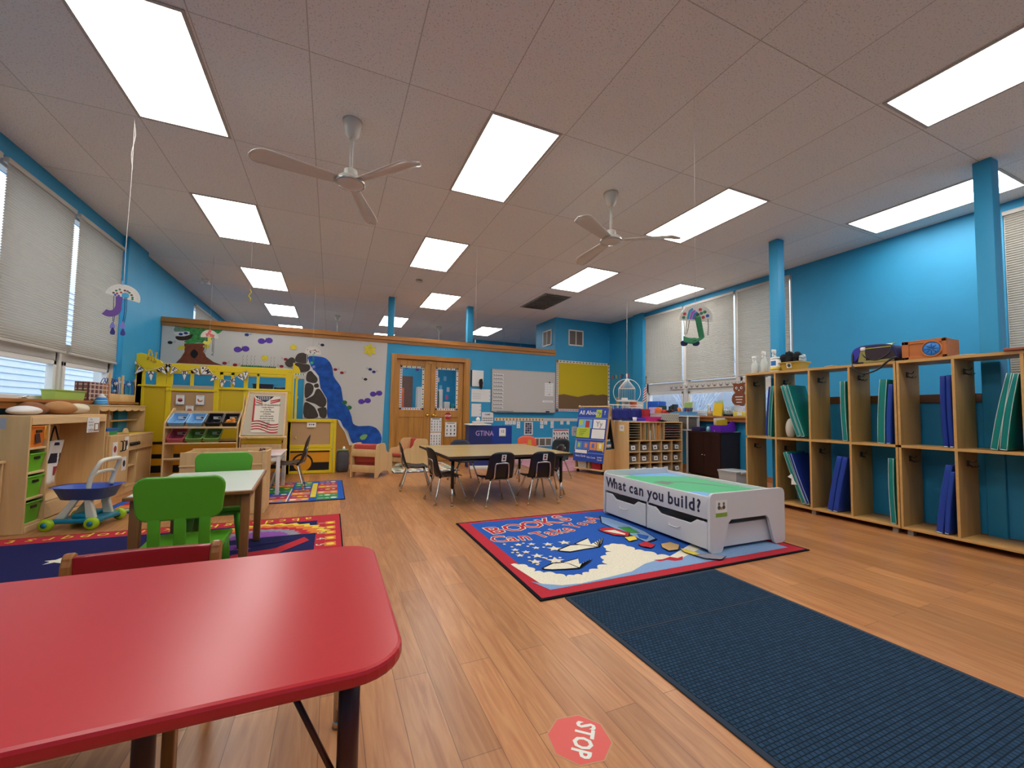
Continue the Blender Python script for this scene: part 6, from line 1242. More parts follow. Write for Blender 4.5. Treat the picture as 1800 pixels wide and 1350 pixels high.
# ================================================================= RIGHT BACK CORNER
# ---- pocket chart stand (local frame: u = side direction, v = along the chart)
ST = thing('chart_stand', 'wooden A-frame stand with a blue pocket chart and bins underneath', 'chart stand', (4.22, 5.75, 0), math.radians(20))
def S(fn): return loc(ST, fn)
SW_, SL, SHT = .43, .60, 1.165                      # depth, width, height
def side(y0, y1):
    def f(b):
        # panel with a tall opening: built as a frame of four pieces
        b.prism('y', y0, y1, [(0, .06), (SW_, .06), (SW_, .42), (0, .42)], BIRCH)
        b.prism('y', y0, y1, [(0, .42), (.075, .42), (.19, .935), (.19, SHT), (.165, SHT)], BIRCH)
        b.prism('y', y0, y1, [(SW_, .42), (.37, .42), (.235, .935), (.235, SHT), (.255, SHT)], BIRCH)
        b.prism('y', y0, y1, [(.19, .935), (.235, .935), (.235, SHT), (.19, SHT)], BIRCH)
    return f
S(side(0, .018)).obj('side_panel', ST); S(side(SL - .018, SL)).obj('side_panel', ST)
S(lambda b: b.box(-.02, SW_, .0, SL, .06, .08, BIRCHX, .003)).obj('bottom_shelf', ST); S(lambda b: b.box(.02, SW_ - .02, .018, SL - .018, .40, .42, BIRCH)).obj('middle_shelf', ST); S(lambda b: b.box(.30, .315, .018, SL - .018, .08, .42, BIRCH)).obj('back_board', ST); S(lambda b: b.box(0, .30, SL / 2 - .008, SL / 2 + .008, .08, .40, BIRCH)).obj('divider', ST)
S(lambda b: b.tube([(.17, -.02, SHT - .01), (.17, SL + .02, SHT - .01)], .014, BIRCHX, 10).ball((.17, SL + .02, SHT - .01), .024, BIRCHX, 10, 6)).obj('dowel', ST)
for x, y in ((.03, .03), (.03, SL - .05), (SW_ - .05, .03), (SW_ - .05, SL - .05)): S(lambda b: b.lathe([(.01, -.012), (.027, -.012), (.027, .012), (.01, .012)], (x, y, .0275), BLACK, 12, 'y').box(x - .01, x + .01, y - .008, y + .008, .045, .06, BLACK)).obj('caster', ST)
PCH = thing('pocket_chart', 'blue pocket chart lettered All About hung on the wooden A-frame stand', 'pocket chart', (4.22, 5.75, .2), math.radians(20))
CHB = M('pocket_blue', '#1740a0', .5); CHD = M('pocket_band', '#6f88c8', .4)
def chart_pt(v, t, d=0): # v along width (0 near edge .. 1 far), t down (0 top..1 bottom)
    z = 1.13 - .93 * t; x = .155 - .175 * t ** .9 - .008 - d; y = -.015 + .63 * v
    return (x, y, z)
def cp(b, v0, v1, t0, t1, mt, d):
    n = 4; b.grid(lambda u, w: chart_pt(v0 + (v1 - v0) * u, t0 + (t1 - t0) * w, d), 3, n, mt, False)
S(lambda b: cp(b, 0, 1, 0, 1, CHB, .002)).obj('chart_sheet', PCH, solid=.003, fixn=False)
pk = MB(); pk.M = root_matrix(ST)
def L1(v): return 1 - v                              # left in the photo = far end
for t in (.185, .585, .83): pk = MB(); pk.M = root_matrix(ST); cp(pk, 0, 1, t, t + .014, CHD, .007); pk.obj('pocket_edge', PCH, fixn=False)
pc = MB(); pc.M = root_matrix(ST)
def cc(l, r, t0, t1, mt, d=.008): b = MB(); b.M = root_matrix(ST); cp(b, L1(r), L1(l), t0, t1, mt, d); b.obj('card', PCH, fixn=False)
LIM = M('lime_card', '#b3c238', .7); PSK = M('sky_card', '#6fb3dc', .7); CORN = M('corn_card', '#e2b62c', .7); CORAL = M('coral_card', '#d8875c', .7); BLC = M('blue_card_art', '#4a86c8', .7); PERI = M('peri_card', '#5a70b8', .7)
cc(.62, .80, .03, .175, LIM, .010); cc(.06, .52, .215, .38, PSK); cc(.30, .44, .24, .38, M('card_red', '#b83c34', .7), .0085); cc(.08, .2, .23, .32, LIM, .0085); cc(.02, .48, .37, .56, LIM, .0095); cc(.56, .96, .215, .38, PAPER); cc(.54, .96, .395, .565, PAPER)
for k, mt in enumerate((BLC, PERI, CORAL, CORN)): cc(.05 + .235 * k, .27 + .235 * k, .63, .78, mt); cc(.12 + .235 * k, .2 + .235 * k, .66, .74, [LIM, CORAL, PERI, PAPER][k], .009)
cc(.05, .45, .79, .85, PAPER)
def ctext(body, vc, t, size, mt, d=.011):
    V_, F_ = text_geo(body, 'CENTER', .01); b = pc
    b.add([chart_pt(L1(vc + x * size / .63), t - y_ * size / .93, d) for x, y_ in V_], F_, mt)
ctext('All About', .38, .09, .105, PAPER); ctext('!', .9, .09, .10, PAPER); ctext('Yy', .71, .10, .085, INK, .0125); ctext('Yy', .76, .30, .13, GI); ctext('Story Cards', .25, .90, .045, PAPER); ctext('Title Cards', .60, .915, .04, PAPER); ctext('Letter', .88, .90, .04, PAPER); ctext('Cards', .88, .945, .04, PAPER)
for k in range(4): cc(.12, .38 - .04 * k, .41 + .033 * k, .417 + .033 * k, INK, .0105)
pc.obj('lettering', PCH, fixn=False)
rg_ = MB(); rg_.M = root_matrix(ST)
for v in (.12, .38, .62, .88): p = chart_pt(v, 0); rg_.tube([(p[0] + .014 + .026 * math.cos(a), p[1], p[2] + .018 + .026 * math.sin(a)) for a in [2 * PI * k / 10 for k in range(10)]], .003, CHROME, 5, close=True)
rg_.obj('hanging_rings', PCH)
S(lambda b: b.add([(SW_ - .06, .02, .42), (SW_ - .06, SL - .02, .42), (.245, SL - .02, 1.13), (.245, .02, 1.13)], [(0, 1, 2, 3)], M('dark_backing', '#1a1614', .9))).obj('rear_board', ST, solid=.006)  # dark board added at the back so the stand's opening looks dark inside
def lbin(lab, x, y, z, w_, d_, h, mt, name='storage_bin'):
    t = thing(name, lab, 'bin', (4.22, 5.75, 0), math.radians(20)); b = MB(); b.M = root_matrix(t)
    q = [(x, y), (x + d_, y), (x + d_, y + w_), (x, y + w_)]; c = (x + d_ / 2, y + w_ / 2)
    r = [[(c[0] + (a - c[0]) * s_, c[1] + (e - c[1]) * s_, zz) for a, e in q] for s_, zz in ((.84, z), (1, z + h), (.95, z + h), (.80, z + .006))]
    V_ = sum(r, []); F_ = [(3, 2, 1, 0), (12, 13, 14, 15)]
    for k in range(3): F_ += [(4 * k + i, 4 * k + (i + 1) % 4, 4 * k + 4 + (i + 1) % 4, 4 * k + 4 + i) for i in range(4)]
    b.add(V_, F_, mt).obj('bin_body', t, bevel=.003); e = MB(); e.M = b.M
    if mt.name == 'lattice_white':
        for k in range(5):
            for j in range(4): e.disc('x', x + .004 + .012 * (1 - (j + 1) / 5), (y + w_ * (.2 + .15 * k), z + h * (.2 + .19 * j)), .009, GI, 4)
        e.obj('lattice_holes', t, fixn=False)
    return t
lbin('white latticed bin under the blue pocket chart', .005, .36, .0815, .19, .27, .17, M('lattice_white', '#d3cfc4', .5)); lbin('red bin under the blue pocket chart', .005, .06, .0815, .20, .27, .17, M('crimson_bin', '#b01c34', .4))
def bottle(x, y, z, h, r, body, cap, lab, name='paint_bottle', grp=None):
    t = thing(name, lab, 'bottle', (x, y, z), group=grp)
    MB().lathe([(r * .9, 0), (r, .01), (r, h * .62), (r * .55, h * .78), (r * .4, h * .8)], (x, y, z), body, 14).obj('bottle_body', t); MB().lathe([(r * .45, h * .8), (r * .45, h * .97), (r * .3, h)], (x, y, z), cap, 12).obj('cap', t); MB().lathe([(r * 1.02, h * .2), (r * 1.02, h * .5)], (x, y, z), PAPER, 14).obj('bottle_label', t); return t
R_ = root_matrix(ST); PBL = M('paint_blue', '#1c4f86', .4); PTE = M('paint_teal', '#1a6a86', .4)
for k, (u, v, mt) in enumerate(((.13, .06, PBL), (.20, .05, PTE), (.27, .06, PBL), (.16, .14, PBL), (.24, .14, PTE))):
    p = R_ @ Vector((u, v, .421)); bottle(p.x, p.y, p.z, .17, .032, mt, PAPER, ['blue paint bottle in the stand opening, leftmost of the front row', 'teal paint bottle in the stand opening, middle of the front row', 'blue paint bottle in the stand opening, rightmost of the front row', 'blue paint bottle in the back row of the stand opening', 'teal paint bottle in the back row of the stand opening'][k], grp='paint bottles in the chart stand')
sl_ = MB(); sl_.M = root_matrix(ST); sl_.box(.185, .24, -.002, 0, .95, .99, PAPER); sl_.obj('name_label', ST)

# ---- cubby cabinet with clear bins and paper slots
BCB = thing('bin_cabinet', 'birch cabinet with paper slots above rows of clear labelled bins', 'cabinet', (5.12, 5.68, 0))
cx0, cx1, cy0, cy1, ch = 4.53, 5.725, 5.49, 5.86, .91
for x in (cx0, cx1 - .018): bx('side_panel', BCB, x, x + .018, cy0, cy1, 0, ch)
bx('top_panel', BCB, cx0 + .018, cx1 - .018, cy0, cy1, ch - .018, ch); bx('back_panel', BCB, cx0 + .018, cx1 - .018, cy1 - .01, cy1, .02, ch - .018)
rows = [.04, .225, .41, .595]
for z in rows: bx('shelf_board', BCB, cx0 + .018, cx1 - .018, cy0 + .004, cy1 - .01, z - .015, z, m=BIRCHX)
dv = [4.775, 5.012, 5.250, 5.488]
for x in dv: bx('divider', BCB, x - .006, x + .006, cy0 + .004, cy1 - .01, .04, .58)
for x in (4.80, 5.312): bx('divider', BCB, x - .007, x + .007, cy0 + .004, cy1 - .01, .595, ch - .018)
for a, b_ in ((cx0 + .018, 4.793), (5.319, cx1 - .018)):
    for k in range(6): bx('paper_slot', BCB, a, b_, cy0 + .01, cy1 - .01, .645 + .042 * k, .65 + .042 * k, m=M('slot_board', '#a39a86', .6), bev=0)
for x in (4.90, 4.985, 5.06, 5.14, 5.23): bx('upright_slot', BCB, x - .004, x + .004, cy0 + .01, cy1 - .01, .595, ch - .018, m=BIRCH, bev=0)
m = MB(); m.box(4.5275, 4.5295, 5.60, 5.72, .72, .85, PAPER); m.rect('x', 4.5270, (5.60, .72), (5.72, .745), M('card_yellow', '#d8c33c', .7)); m.text('14', 'x', 4.5270, (5.66, .80), .06, INK, flip=True); m.obj('number_card', BCB, fixn=False)
CLR = M('clear_bin_grey', '#8a8078', .25); CLR.node_tree.nodes['Principled BSDF'].inputs['Alpha'].default_value = .55
LB = ['left column', 'second column', 'middle column', 'fourth column', 'right column']; RW = ['lowest row', 'middle row', 'top row']
xs = [(cx0 + .018, dv[0] - .006)] + [(dv[k] + .006, dv[k + 1] - .006) for k in range(3)] + [(dv[3] + .006, cx1 - .018)]
for r, z in enumerate(rows[:3]):
    for c, (a, b_) in enumerate(xs):
        jx = random.uniform(-.01, .01); a1_, b1_ = a + .025 + jx, b_ - .025 + jx
        t = thing('clear_bin', 'clear labelled bin in the %s, %s of the birch bin cabinet' % (RW[r], LB[c]), 'bin', ((a + b_) / 2, 5.6, z), group='clear bins in the birch bin cabinet')
        q = MB(); y0_, y1_ = cy0 + .03, cy1 - .03; h_ = .115; i_ = .015
        def ring(zz, e): return [(a1_ + e, y0_ + e, zz), (b1_ - e, y0_ + e, zz), (b1_ - e, y1_ - e, zz), (a1_ + e, y1_ - e, zz)]
        V_ = ring(z + .001, i_) + ring(z + h_, 0) + ring(z + h_, .006) + ring(z + .006, i_ + .004); F_ = [(3, 2, 1, 0), (12, 13, 14, 15)]
        for k in range(3): F_ += [(4 * k + i, 4 * k + (i + 1) % 4, 4 * k + 4 + (i + 1) % 4, 4 * k + 4 + i) for i in range(4)]
        q.add(V_, F_, CLR).obj('bin_body', t)
        MB().box(a1_ + .03, b1_ - .03, y0_ + .03, y1_ - .05, z + .007, z + .055 + .03 * random.random(), M('bin_fill%d' % ((r * 5 + c) % 5), ['#6d5a4a', '#a06a5a', '#55606a', '#8a7a5a', '#7a4a50'][(r * 5 + c) % 5], .8), .01).obj('bin_contents', t)
        lx = (a1_ + b1_) / 2 + random.uniform(-.015, .02); m = MB(); m.boxc((lx, y0_ - .0005, z + .062), (.085, .002, .07), PAPER, ry=random.uniform(-.12, .12), rx=-.10); m.boxc((lx, y0_ - .003, z + .062), (.035, .001, .018), INK, rx=-.10); m.obj('bin_label', t)
# papers in slots / books upright
cols_ = ['#7a2f36', '#3a2a2e', '#9a4a5a', '#8a2f3a', '#2f2f38', '#a05a70']
for k, z in enumerate((.652, .694, .736, .778, .82)): tag(MB().box(5.35, 5.68, 5.515, 5.82, z, z + .012, M('paper_stack%d' % k, cols_[k], .8)).obj('paper_stack'), ['dark red', 'charcoal', 'mauve', 'crimson', 'slate'][k] + ' paper stack in the right slots of the birch bin cabinet', 'paper', 'paper stacks in the cabinet slots')
for k, (x, w_, h_, c, tl) in enumerate(((4.94, .022, .27, '#5a6a52', 0), (5.02, .03, .16, '#c9c2b4', .03), (5.105, .03, .275, '#b9b2a6', -.10), (5.185, .02, .25, '#d8862c', .07), (5.21, .012, .24, '#e0a45a', .05), (5.275, .03, .20, '#8f7a5a', -.03))):
    tag(MB().boxc((x, 5.66, .5965 + h_ / 2 + .003), (w_, .28, h_), M('binder%d' % k, c, .7), ry=tl).obj('upright_folder'), ['green', 'pale short', 'tall leaning grey', 'orange leaning', 'light orange', 'tan'][k] + ' folder standing in the middle slots of the birch bin cabinet', 'folder')
# ---- things on top of the bin cabinet
zt = ch + .001
PS = thing('chart_rack', 'white rod rack with a navy pocket chart standing on the bin cabinet', 'chart rack', (4.78, 5.78, zt))
m = MB(); m.tube([(4.36, 5.80, 1.19), (5.08, 5.80, 1.19)], .008, WHITE, 8); m.obj('rod', PS)
MB().tube([(5.06, 5.80, 1.19), (5.06, 5.80, zt)], .008, WHITE, 8).tube([(4.56, 5.80, 1.19), (4.56, 5.80, zt)], .008, WHITE, 8).obj('uprights', PS); MB().box(4.54, 4.58, 5.72, 5.855, zt, zt + .012, WHITE).box(5.04, 5.08, 5.72, 5.855, zt, zt + .012, WHITE).obj('feet', PS)
MB().tube([(4.36, 5.80, 1.17), (4.36, 5.80, 1.26)], .008, WHITE, 8).obj('end_post', PS)
NVC = M('navy_chart', '#121c74', .45)
MB().grid(lambda u, v: (4.42 + .64 * u, 5.785 - .02 * v + .012 * math.sin(u * 22), 1.135 - .21 * v), 24, 4, NVC).obj('chart_cloth', PS, solid=.003)
m = MB()
for k in range(7): x = 4.45 + .1 * k; m.tube([(x, 5.80 + .022 * math.cos(a), 1.155 + .045 * math.sin(a)) for a in [2 * PI * i / 10 for i in range(10)]], .003, WHITE, 5, close=True)
m.obj('rings', PS)
tag(MB().lathe([(.028, 0), (.038, .07), (.036, .07), (.026, .005)], (4.755, 5.6, zt), PAPER, 14).obj('paper_cup'), 'white paper cup on the bin cabinet before the navy chart', 'cup')
tag(MB().box(4.82, 4.97, 5.58, 5.7, zt, zt + .06, M('violet_bin', '#4a2a9a', .4), .008).obj('violet_tray'), 'violet tray behind the paper cup on the bin cabinet', 'tray')
tub('storage_bin', 'bright pink bin on top of the birch bin cabinet', 'bin', 5.0, 5.27, 5.52, 5.70, zt, .085, M('pink_bin', '#d8358a', .4), .01)
tag(MB().box(4.6, 4.98, 5.51, 5.60, zt, zt + .008, M('lilac_folder', '#b8a4cc', .6)).obj('folder'), 'pale lilac folder lying at the front of the bin cabinet', 'folder')
wb_ = tub('storage_basket', 'white latticed laundry style basket on the right of the bin cabinet', 'basket', 5.28, 5.72, 5.56, 5.82, zt, .15, M('lattice_white', '#d3cfc4', .5), .02)
m = MB()
for k in range(9):
    for j in range(4): 
        x = 5.32 + .045 * k; m.disc('y', 5.56 + .019 * (1 - (j + 1) / 5) - .004, (x + (.02 if j % 2 else 0), zt + .025 + .028 * j), .011, M('lattice_shade', '#77736c', .7), 4)
m.obj('lattice_holes', wb_, fixn=False)
heap('cloth_pile', 'red and black cloth heaped in the white latticed basket', (5.47, 5.69, zt + .155), (.17, .10, .05), M('red_costume', '#b8323a', .9)); heap('cloth_pile', 'orange cloth at the left of the latticed basket', (5.34, 5.68, zt + .19), (.05, .08, .06), M('orange_costume', '#e0742c', .9)); heap('cloth_pile', 'black cloth draped over the latticed basket', (5.56, 5.62, zt + .19), (.11, .05, .022), M('black_costume', '#1b1a20', .9))
for k, (x, w_, rz) in enumerate(((5.24, .2, .3), (5.33, .16, -.2), (5.19, .14, .15))): tag(MB().boxc((x + .05, 5.535, zt + .02 + .006 * k), (w_, .07, .004), M('magazine%d' % k, ['#3a3338', '#b9b2ac', '#7a2a34'][k], .6), rz=rz, ry=.12).obj('magazine'), ['dark', 'pale', 'dark red'][k] + ' booklet lying between the pink bin and latticed basket', 'booklet')
tag(MB().box(5.09, 5.18, 5.72, 5.82, zt, 1.13, M('red_book', '#b3262c', .5), .003).obj('red_binder'), 'red binder standing behind the pink bin', 'binder'); tag(MB().box(5.20, 5.30, 5.83, 5.855, zt, 1.12, M('purple_book', '#5a2a8a', .5), .003).obj('purple_binder'), 'purple binder behind the white latticed basket', 'binder')

# ---- window ledge behind: table with more bins (ledge top z 1.022)
zl = 1.023
SD = thing('side_table', 'low table behind the bin cabinet carrying bins under the right windows', 'table', (5.9, 6.3, 0))
bx('table_top', SD, 5.30, 6.15, 6.0, 6.9, .93, .955, m=WHITE)
for x, y in ((5.33, 6.03), (6.12, 6.03), (5.33, 6.87), (6.12, 6.87)): MB().box(x - .02, x + .02, y - .02, y + .02, 0, .93, WHITE).obj('leg', SD)
zq = .956
ob = tub('storage_basket', 'white basket of green and orange things behind the navy chart', 'basket', 5.32, 5.70, 6.45, 6.65, zq, .33, M('basket_white', '#d8d6cc', .5), .01); tag(MB().box(5.36, 5.52, 6.44, 6.448, 1.18, 1.275, M('orange_card', '#e06a2c', .6)).obj('orange_card'), 'orange card clipped on the white basket front', 'card')
FLG = thing('small_flag', 'small red and white striped flag on a pole by the right window', 'flag', (5.95, 6.66, zq)); MB().tube([(5.95, 6.66, zq), (5.95, 6.66, 1.78)], .006, M('flag_pole', '#6a4a34', .5), 8).lathe([(.004, 0), (.012, .015), (.004, .04), (.001, .05)], (5.95, 6.66, 1.78), M('flag_finial', '#3a3a3c', .4, .5), 8).obj('pole', FLG)
MB().lathe([(.05, 0), (.05, .015), (.015, .03)], (5.95, 6.66, zq), BLACK, 14).obj('pole_base', FLG)
FRD = M('cloth_red', '#a8203a', .8); FWH = M('cloth_white', '#d9d4d0', .8); m = MB(); n = 11
for k in range(n):
    m.grid(lambda u, v: (5.95 - .015 - (.05 + .05 * ((k + v) / n)) * u + .02 * math.sin(3 * u), 6.66 - .03 * u - .02 * math.sin(5 * u), 1.66 - .028 * (k + v) - .10 * u), 5, 2, FRD if k % 2 else FWH)
m.obj('flag_cloth', FLG, solid=.004)
tag(MB().box(5.92, 6.13, 6.28, 6.60, zq, 1.30, M('blue_bin_big', '#1a56b8', .4), .02).obj('blue_bin'), 'large blue bin on the ledge table under the window', 'bin')
tag(MB().boxc((5.85, 6.10, 1.15), (.16, .02, .10), M('dark_photo', '#2f4a3a', .4), rz=-.3).obj('photo_card'), 'small dark green photo card before the large blue bin', 'card')
tag(MB().box(5.60, 5.80, 6.05, 6.2, zq, 1.17, M('lilac_box', '#b79ac8', .5), .01).obj('lilac_box'), 'lilac box behind the cloth heap', 'box')
bkt = MB(); bkt.boxc((6.14, 5.74, 1.155), (.02, .20, .26), M('picture_book_white', '#cfd0c4', .5), ry=.12); bkt.boxc((6.127, 5.74, 1.155), (.003, .18, .23), M('picture_book_green', '#8fae5a', .6), ry=.12); bkt.boxc((6.122, 5.72, 1.11), (.003, .12, .1), M('picture_book_orange', '#d8a03a', .6), ry=.12); tag(bkt.obj('picture_book'), 'green picture book propped at the window above the blue tray', 'book')
for k, c in enumerate(('#22262c', '#3a4a44', '#1c1c22')): tag(MB().box(6.02, 6.14, 5.99 + .045 * k, 6.025 + .045 * k, zq, 1.235 - .02 * k, M('spine%d' % k, c, .5)).obj('book'), ['black', 'grey green', 'near black'][k] + ' book standing beside the large blue bin', 'book', 'dark books by the blue bin')
# clear drawers with blue tray on top
DW = thing('drawer_unit', 'white framed unit of clear drawers beside the dark brown cabinet', 'drawer unit', (6.0, 5.72, .76))
MB().box(5.86, 6.15, 5.50, 5.96, 1.00, 1.02, WHITE, .003).box(5.86, 6.15, 5.50, 5.96, .755, .775, WHITE, .003).box(5.86, 5.88, 5.72, 5.745, .775, 1.0, WHITE).box(5.86, 5.88, 5.50, 5.52, .775, 1.0, WHITE).box(5.86, 5.88, 5.94, 5.96, .775, 1.0, WHITE).box(6.13, 6.15, 5.50, 5.96, .775, 1.0, WHITE).obj('frame', DW)
for x, y in ((5.88, 5.53), (5.88, 5.93), (6.12, 5.53), (6.12, 5.93)): MB().box(x - .012, x + .012, y - .012, y + .012, 0, .755, WHITE).obj('leg', DW)
for y0_, y1_ in ((5.53, 5.71), (5.75, 5.93)): dd = MB().box(5.865, 6.12, y0_, y1_, .785, .985, CLR, .008).obj('drawer', DW); MB().box(5.90, 6.08, y0_ + .03, y1_ - .03, .79, .88, M('drawer_fill', '#5a4a50', .8), .02).obj('contents', dd)
bt_ = tub('tray_bin', 'sky blue tray of toys on the clear drawer unit', 'tray', 5.87, 6.12, 5.52, 5.93, 1.021, .075, M('sky_tray', '#6fa9d8', .4), .012)
for k, (y, c) in enumerate(((5.56, '#3a4a6a'), (5.62, '#7a3a4a'), (5.68, '#2f5aa0'), (5.74, '#c9c4bc'), (5.82, '#e0803a'))): tag(MB().boxc((6.0, y, 1.115), (.10, .03, .11), M('toy%d' % k, c, .5), rx=.3 - .15 * k, rz=.4, bev=.008).obj('small_toy'), ['slate', 'wine', 'blue', 'pale', 'orange'][k] + ' toy sticking out of the sky blue tray', 'toy', 'toys in the sky blue tray')
tub('storage_bin', 'orange tray bin left of the sky blue tray', 'bin', 5.80, 5.99, 5.975, 6.18, zq, .17, M('orange_bin', '#e8761c', .4), .01)
# sill things
pcup = thing('pencil_cup', 'tan cup of pencils on the wood ledge beside the yellow folder', 'cup', (6.23, 5.34, zl)); MB().lathe([(.045, 0), (.045, .09), (.04, .09), (.04, .01)], (6.23, 5.34, zl), M('cup_tan', '#b79a6a', .6), 14).obj('cup', pcup)
for k, c in enumerate(('#c93a3a', '#2f6ab0', '#3a8a4a', '#d8a83a')): MB().tube([(6.22 + .012 * (k % 2), 5.33 + .01 * k, zl + .015), (6.215 + .02 * (k % 2), 5.315 + .025 * k, zl + .15)], .005, M('pencil%d' % k, c, .5), 6).obj('pencil', pcup)
tag(MB().lathe([(.05, 0), (.02, .02), (.012, .14), (.02, .18), (.035, .20), (.01, .22)], (6.27, 5.41, zl), WHITE, 14).obj('desk_lamp'), 'small white lamp on the ledge left of the pencil cup', 'lamp')
tag(MB().boxc((6.215, 5.16, zl + .115), (.012, .18, .22), M('yellow_folder', '#e2bb12', .5), ry=.13, rx=.06).obj('yellow_folder'), 'bright yellow folder leaning on the right window ledge', 'folder'); tag(MB().boxc((6.275, 5.18, zl + .14), (.012, .17, .26), M('pale_green_folder', '#a9b98a', .5), ry=.08, rx=-.2).obj('green_folder'), 'pale green folder behind the yellow folder', 'folder')
wr = thing('wire_rack', 'grey wire file rack on the ledge right of the yellow folder', 'rack', (6.24, 4.97, zl))
for k in range(6): y = 4.90 + .025 * k; MB().tube([(6.20, y, zl + .004), (6.20, y, zl + .15), (6.29, y, zl + .17), (6.29, y, zl + .004)], .004, CHROME, 6).obj('wire_divider', wr)
MB().box(6.19, 6.30, 4.885, 5.04, zl, zl + .035, BLACK, .004).obj('rack_base', wr)
bxx = MB().box(6.19, 6.30, 4.67, 4.85, zl, zl + .085, M('yellow_carton', '#d8c65a', .6), .004); bxx.box(6.188, 6.19, 4.69, 4.77, zl + .02, zl + .07, PAPER); tag(bxx.obj('tissue_carton'), 'yellow and white carton on the ledge at the cubby corner', 'box')
tag(MB().boxc((6.25, 4.74, zl + .13), (.05, .12, .08), M('pastel_box', '#c3c4d8', .6), rx=.2).obj('wipes_pack'), 'pastel pack lying on top of the yellow carton', 'pack')
# owl border and bear cutout on the window bar
ow = MB(); OW1 = M('owl_grey', '#6f6a66', .8); OW2 = M('owl_brown', '#7a5a42', .8); ow.box(6.337, 6.341, 4.47, 6.40, 1.548, 1.628, M('owl_strip', '#cbc6be', .8))
for k in range(15):
    y = 6.36 - .129 * k; mt = [OW1, OW2][k % 3 == 2]; ow.poly('x', 6.3364, [(y - .04, 1.621), (y - .02, 1.606), (y + .02, 1.606), (y + .04, 1.621), (y + .036, 1.581), (y + .015, 1.563), (y, 1.556), (y - .015, 1.563), (y - .036, 1.581)], mt)
    for s_ in (-1, 1): ow.disc('x', 6.3360, (y + s_ * .016, 1.598), .011, PAPER, 8)
tag(ow.obj('owl_border'), 'strip of paper owl faces along the right windows', 'border strip')
def onw(y, z): return (y * 1.016, 1.035 + (z - 1.035) * 1.016)
br_ = thing('bear_cutout', 'brown paper bear cutout on the window next to the cubbies', 'paper cutout', (6.24, 4.77, 1.22)); BRP = M('bear_brown', '#7a3f1e', .8)
MB().prism('x', 6.336, 6.340, spline2([onw(*q) for q in [(4.77, 1.215), (4.68, 1.225), (4.635, 1.29), (4.65, 1.38), (4.70, 1.42), (4.665, 1.47), (4.67, 1.535), (4.655, 1.58), (4.70, 1.585), (4.77, 1.57), (4.84, 1.585), (4.885, 1.58), (4.87, 1.535), (4.875, 1.47), (4.84, 1.42), (4.89, 1.38), (4.905, 1.29), (4.86, 1.225)]], 3), BRP).obj('bear_body', br_)
m = MB()
for s_ in (-1, 1): m.disc('x', 6.335, onw(4.77 + s_ * .045, 1.50), .022, PAPER, 12); m.disc('x', 6.3345, onw(4.77 + s_ * .045 - .006, 1.50), .012, INK, 10)
m.disc('x', 6.335, onw(4.77, 1.462), .012, PAPER, 8)
for k in range(3): m.rect('x', 6.335, onw(4.70 + .01 * k, 1.345 - .045 * k), onw(4.84 - .01 * k, 1.357 - .045 * k), PAPER)
m.obj('face_and_words', br_, fixn=False)
# writing on the right hand wall near the corner
m = MB()
for k, (ch, c) in enumerate(zip('BIRTHDAYS', (BC[1], BC[2], BC[4], BC[3], BC[1], BC[2], BC[3], BC[4], BC[1]))): m.text(ch, 'x', 6.326, (8.26 - .075 * k, 1.93), .12, c, off=.02, flip=True)
tag(m.obj('wall_lettering', fixn=False), 'row of multicoloured letters on the blue wall behind the white birdhouse', 'lettering')
for k, (y, z, w_, h_) in enumerate(((8.05, 1.22, .12, .22), (7.95, 1.0, .10, .14), (7.82, 1.0, .10, .14), (7.9, 1.65, .14, .14))): tag(MB().box(6.322, 6.3285, y - w_ / 2, y + w_ / 2, z, z + h_, M('tan_card', '#b9a878', .7) if k < 3 else M('mauve_card', '#9a8fa0', .7)).obj('wall_card'), ['tall tan card on the wall left of the birdhouse base', 'tan card under the birdhouse, left one', 'tan card under the birdhouse, right one', 'mauve card behind the birdhouse roof'][k], 'card')

# ---- dark brown cabinet
DBW = wood('espresso_wood', '#2c1410', 'z', .35, .2, 6)
BC_ = thing('brown_cabinet', 'dark brown two door cabinet right of the bin cabinet', 'cabinet', (6.07, 5.15, 0))
bx('cabinet_body', BC_, 5.87, 6.31, 4.82, 5.49, .02, .735, m=DBW); bx('cabinet_top', BC_, 5.855, 6.32, 4.805, 5.50, .735, .757, m=DBW)
for y0_, y1_ in ((4.83, 5.152), (5.158, 5.48)): d = bx('door', BC_, 5.852, 5.87, y0_, y1_, .04, .73, m=DBW); MB().ball((5.846, 5.18 if y1_ > 5.3 else 5.13, .36), .008, CHROME, 10, 6).obj('knob', d)
MB().box(5.89, 6.29, 4.84, 5.47, 0, .02, BLACK).obj('plinth', BC_)
pbn = thing('book_bin', 'purple slanted book bin with yellow folder on the dark brown cabinet', 'bin', (6.1, 4.97, .758)); PUR = M('purple_plastic', '#6a24b8', .4)
bx0, bx1, by0, by1 = 5.90, 6.28, 4.86, 5.06
m = MB(); zz0 = .758
for y in (by0, by1 - .008): m.prism('y', y, y + .008, [(bx0 + .02, zz0), (bx1 - .02, zz0), (bx1, zz0 + .195), (bx0 + .30, zz0 + .19), (bx0 + .16, zz0 + .12), (bx0, zz0 + .115)], PUR)
m.add([(bx0 + .02, by0, zz0), (bx0 + .02, by1, zz0), (bx0, by1, zz0 + .115), (bx0, by0, zz0 + .115)], [(0, 1, 2, 3)], PUR).add([(bx1 - .02, by0, zz0), (bx1 - .02, by1, zz0), (bx1, by1, zz0 + .195), (bx1, by0, zz0 + .195)], [(0, 1, 2, 3)], PUR).add([(bx0 + .02, by0, zz0 + .003), (bx1 - .02, by0, zz0 + .003), (bx1 - .02, by1, zz0 + .003), (bx0 + .02, by1, zz0 + .003)], [(0, 1, 2, 3)], PUR)
m.obj('bin_body', pbn, bevel=.003)
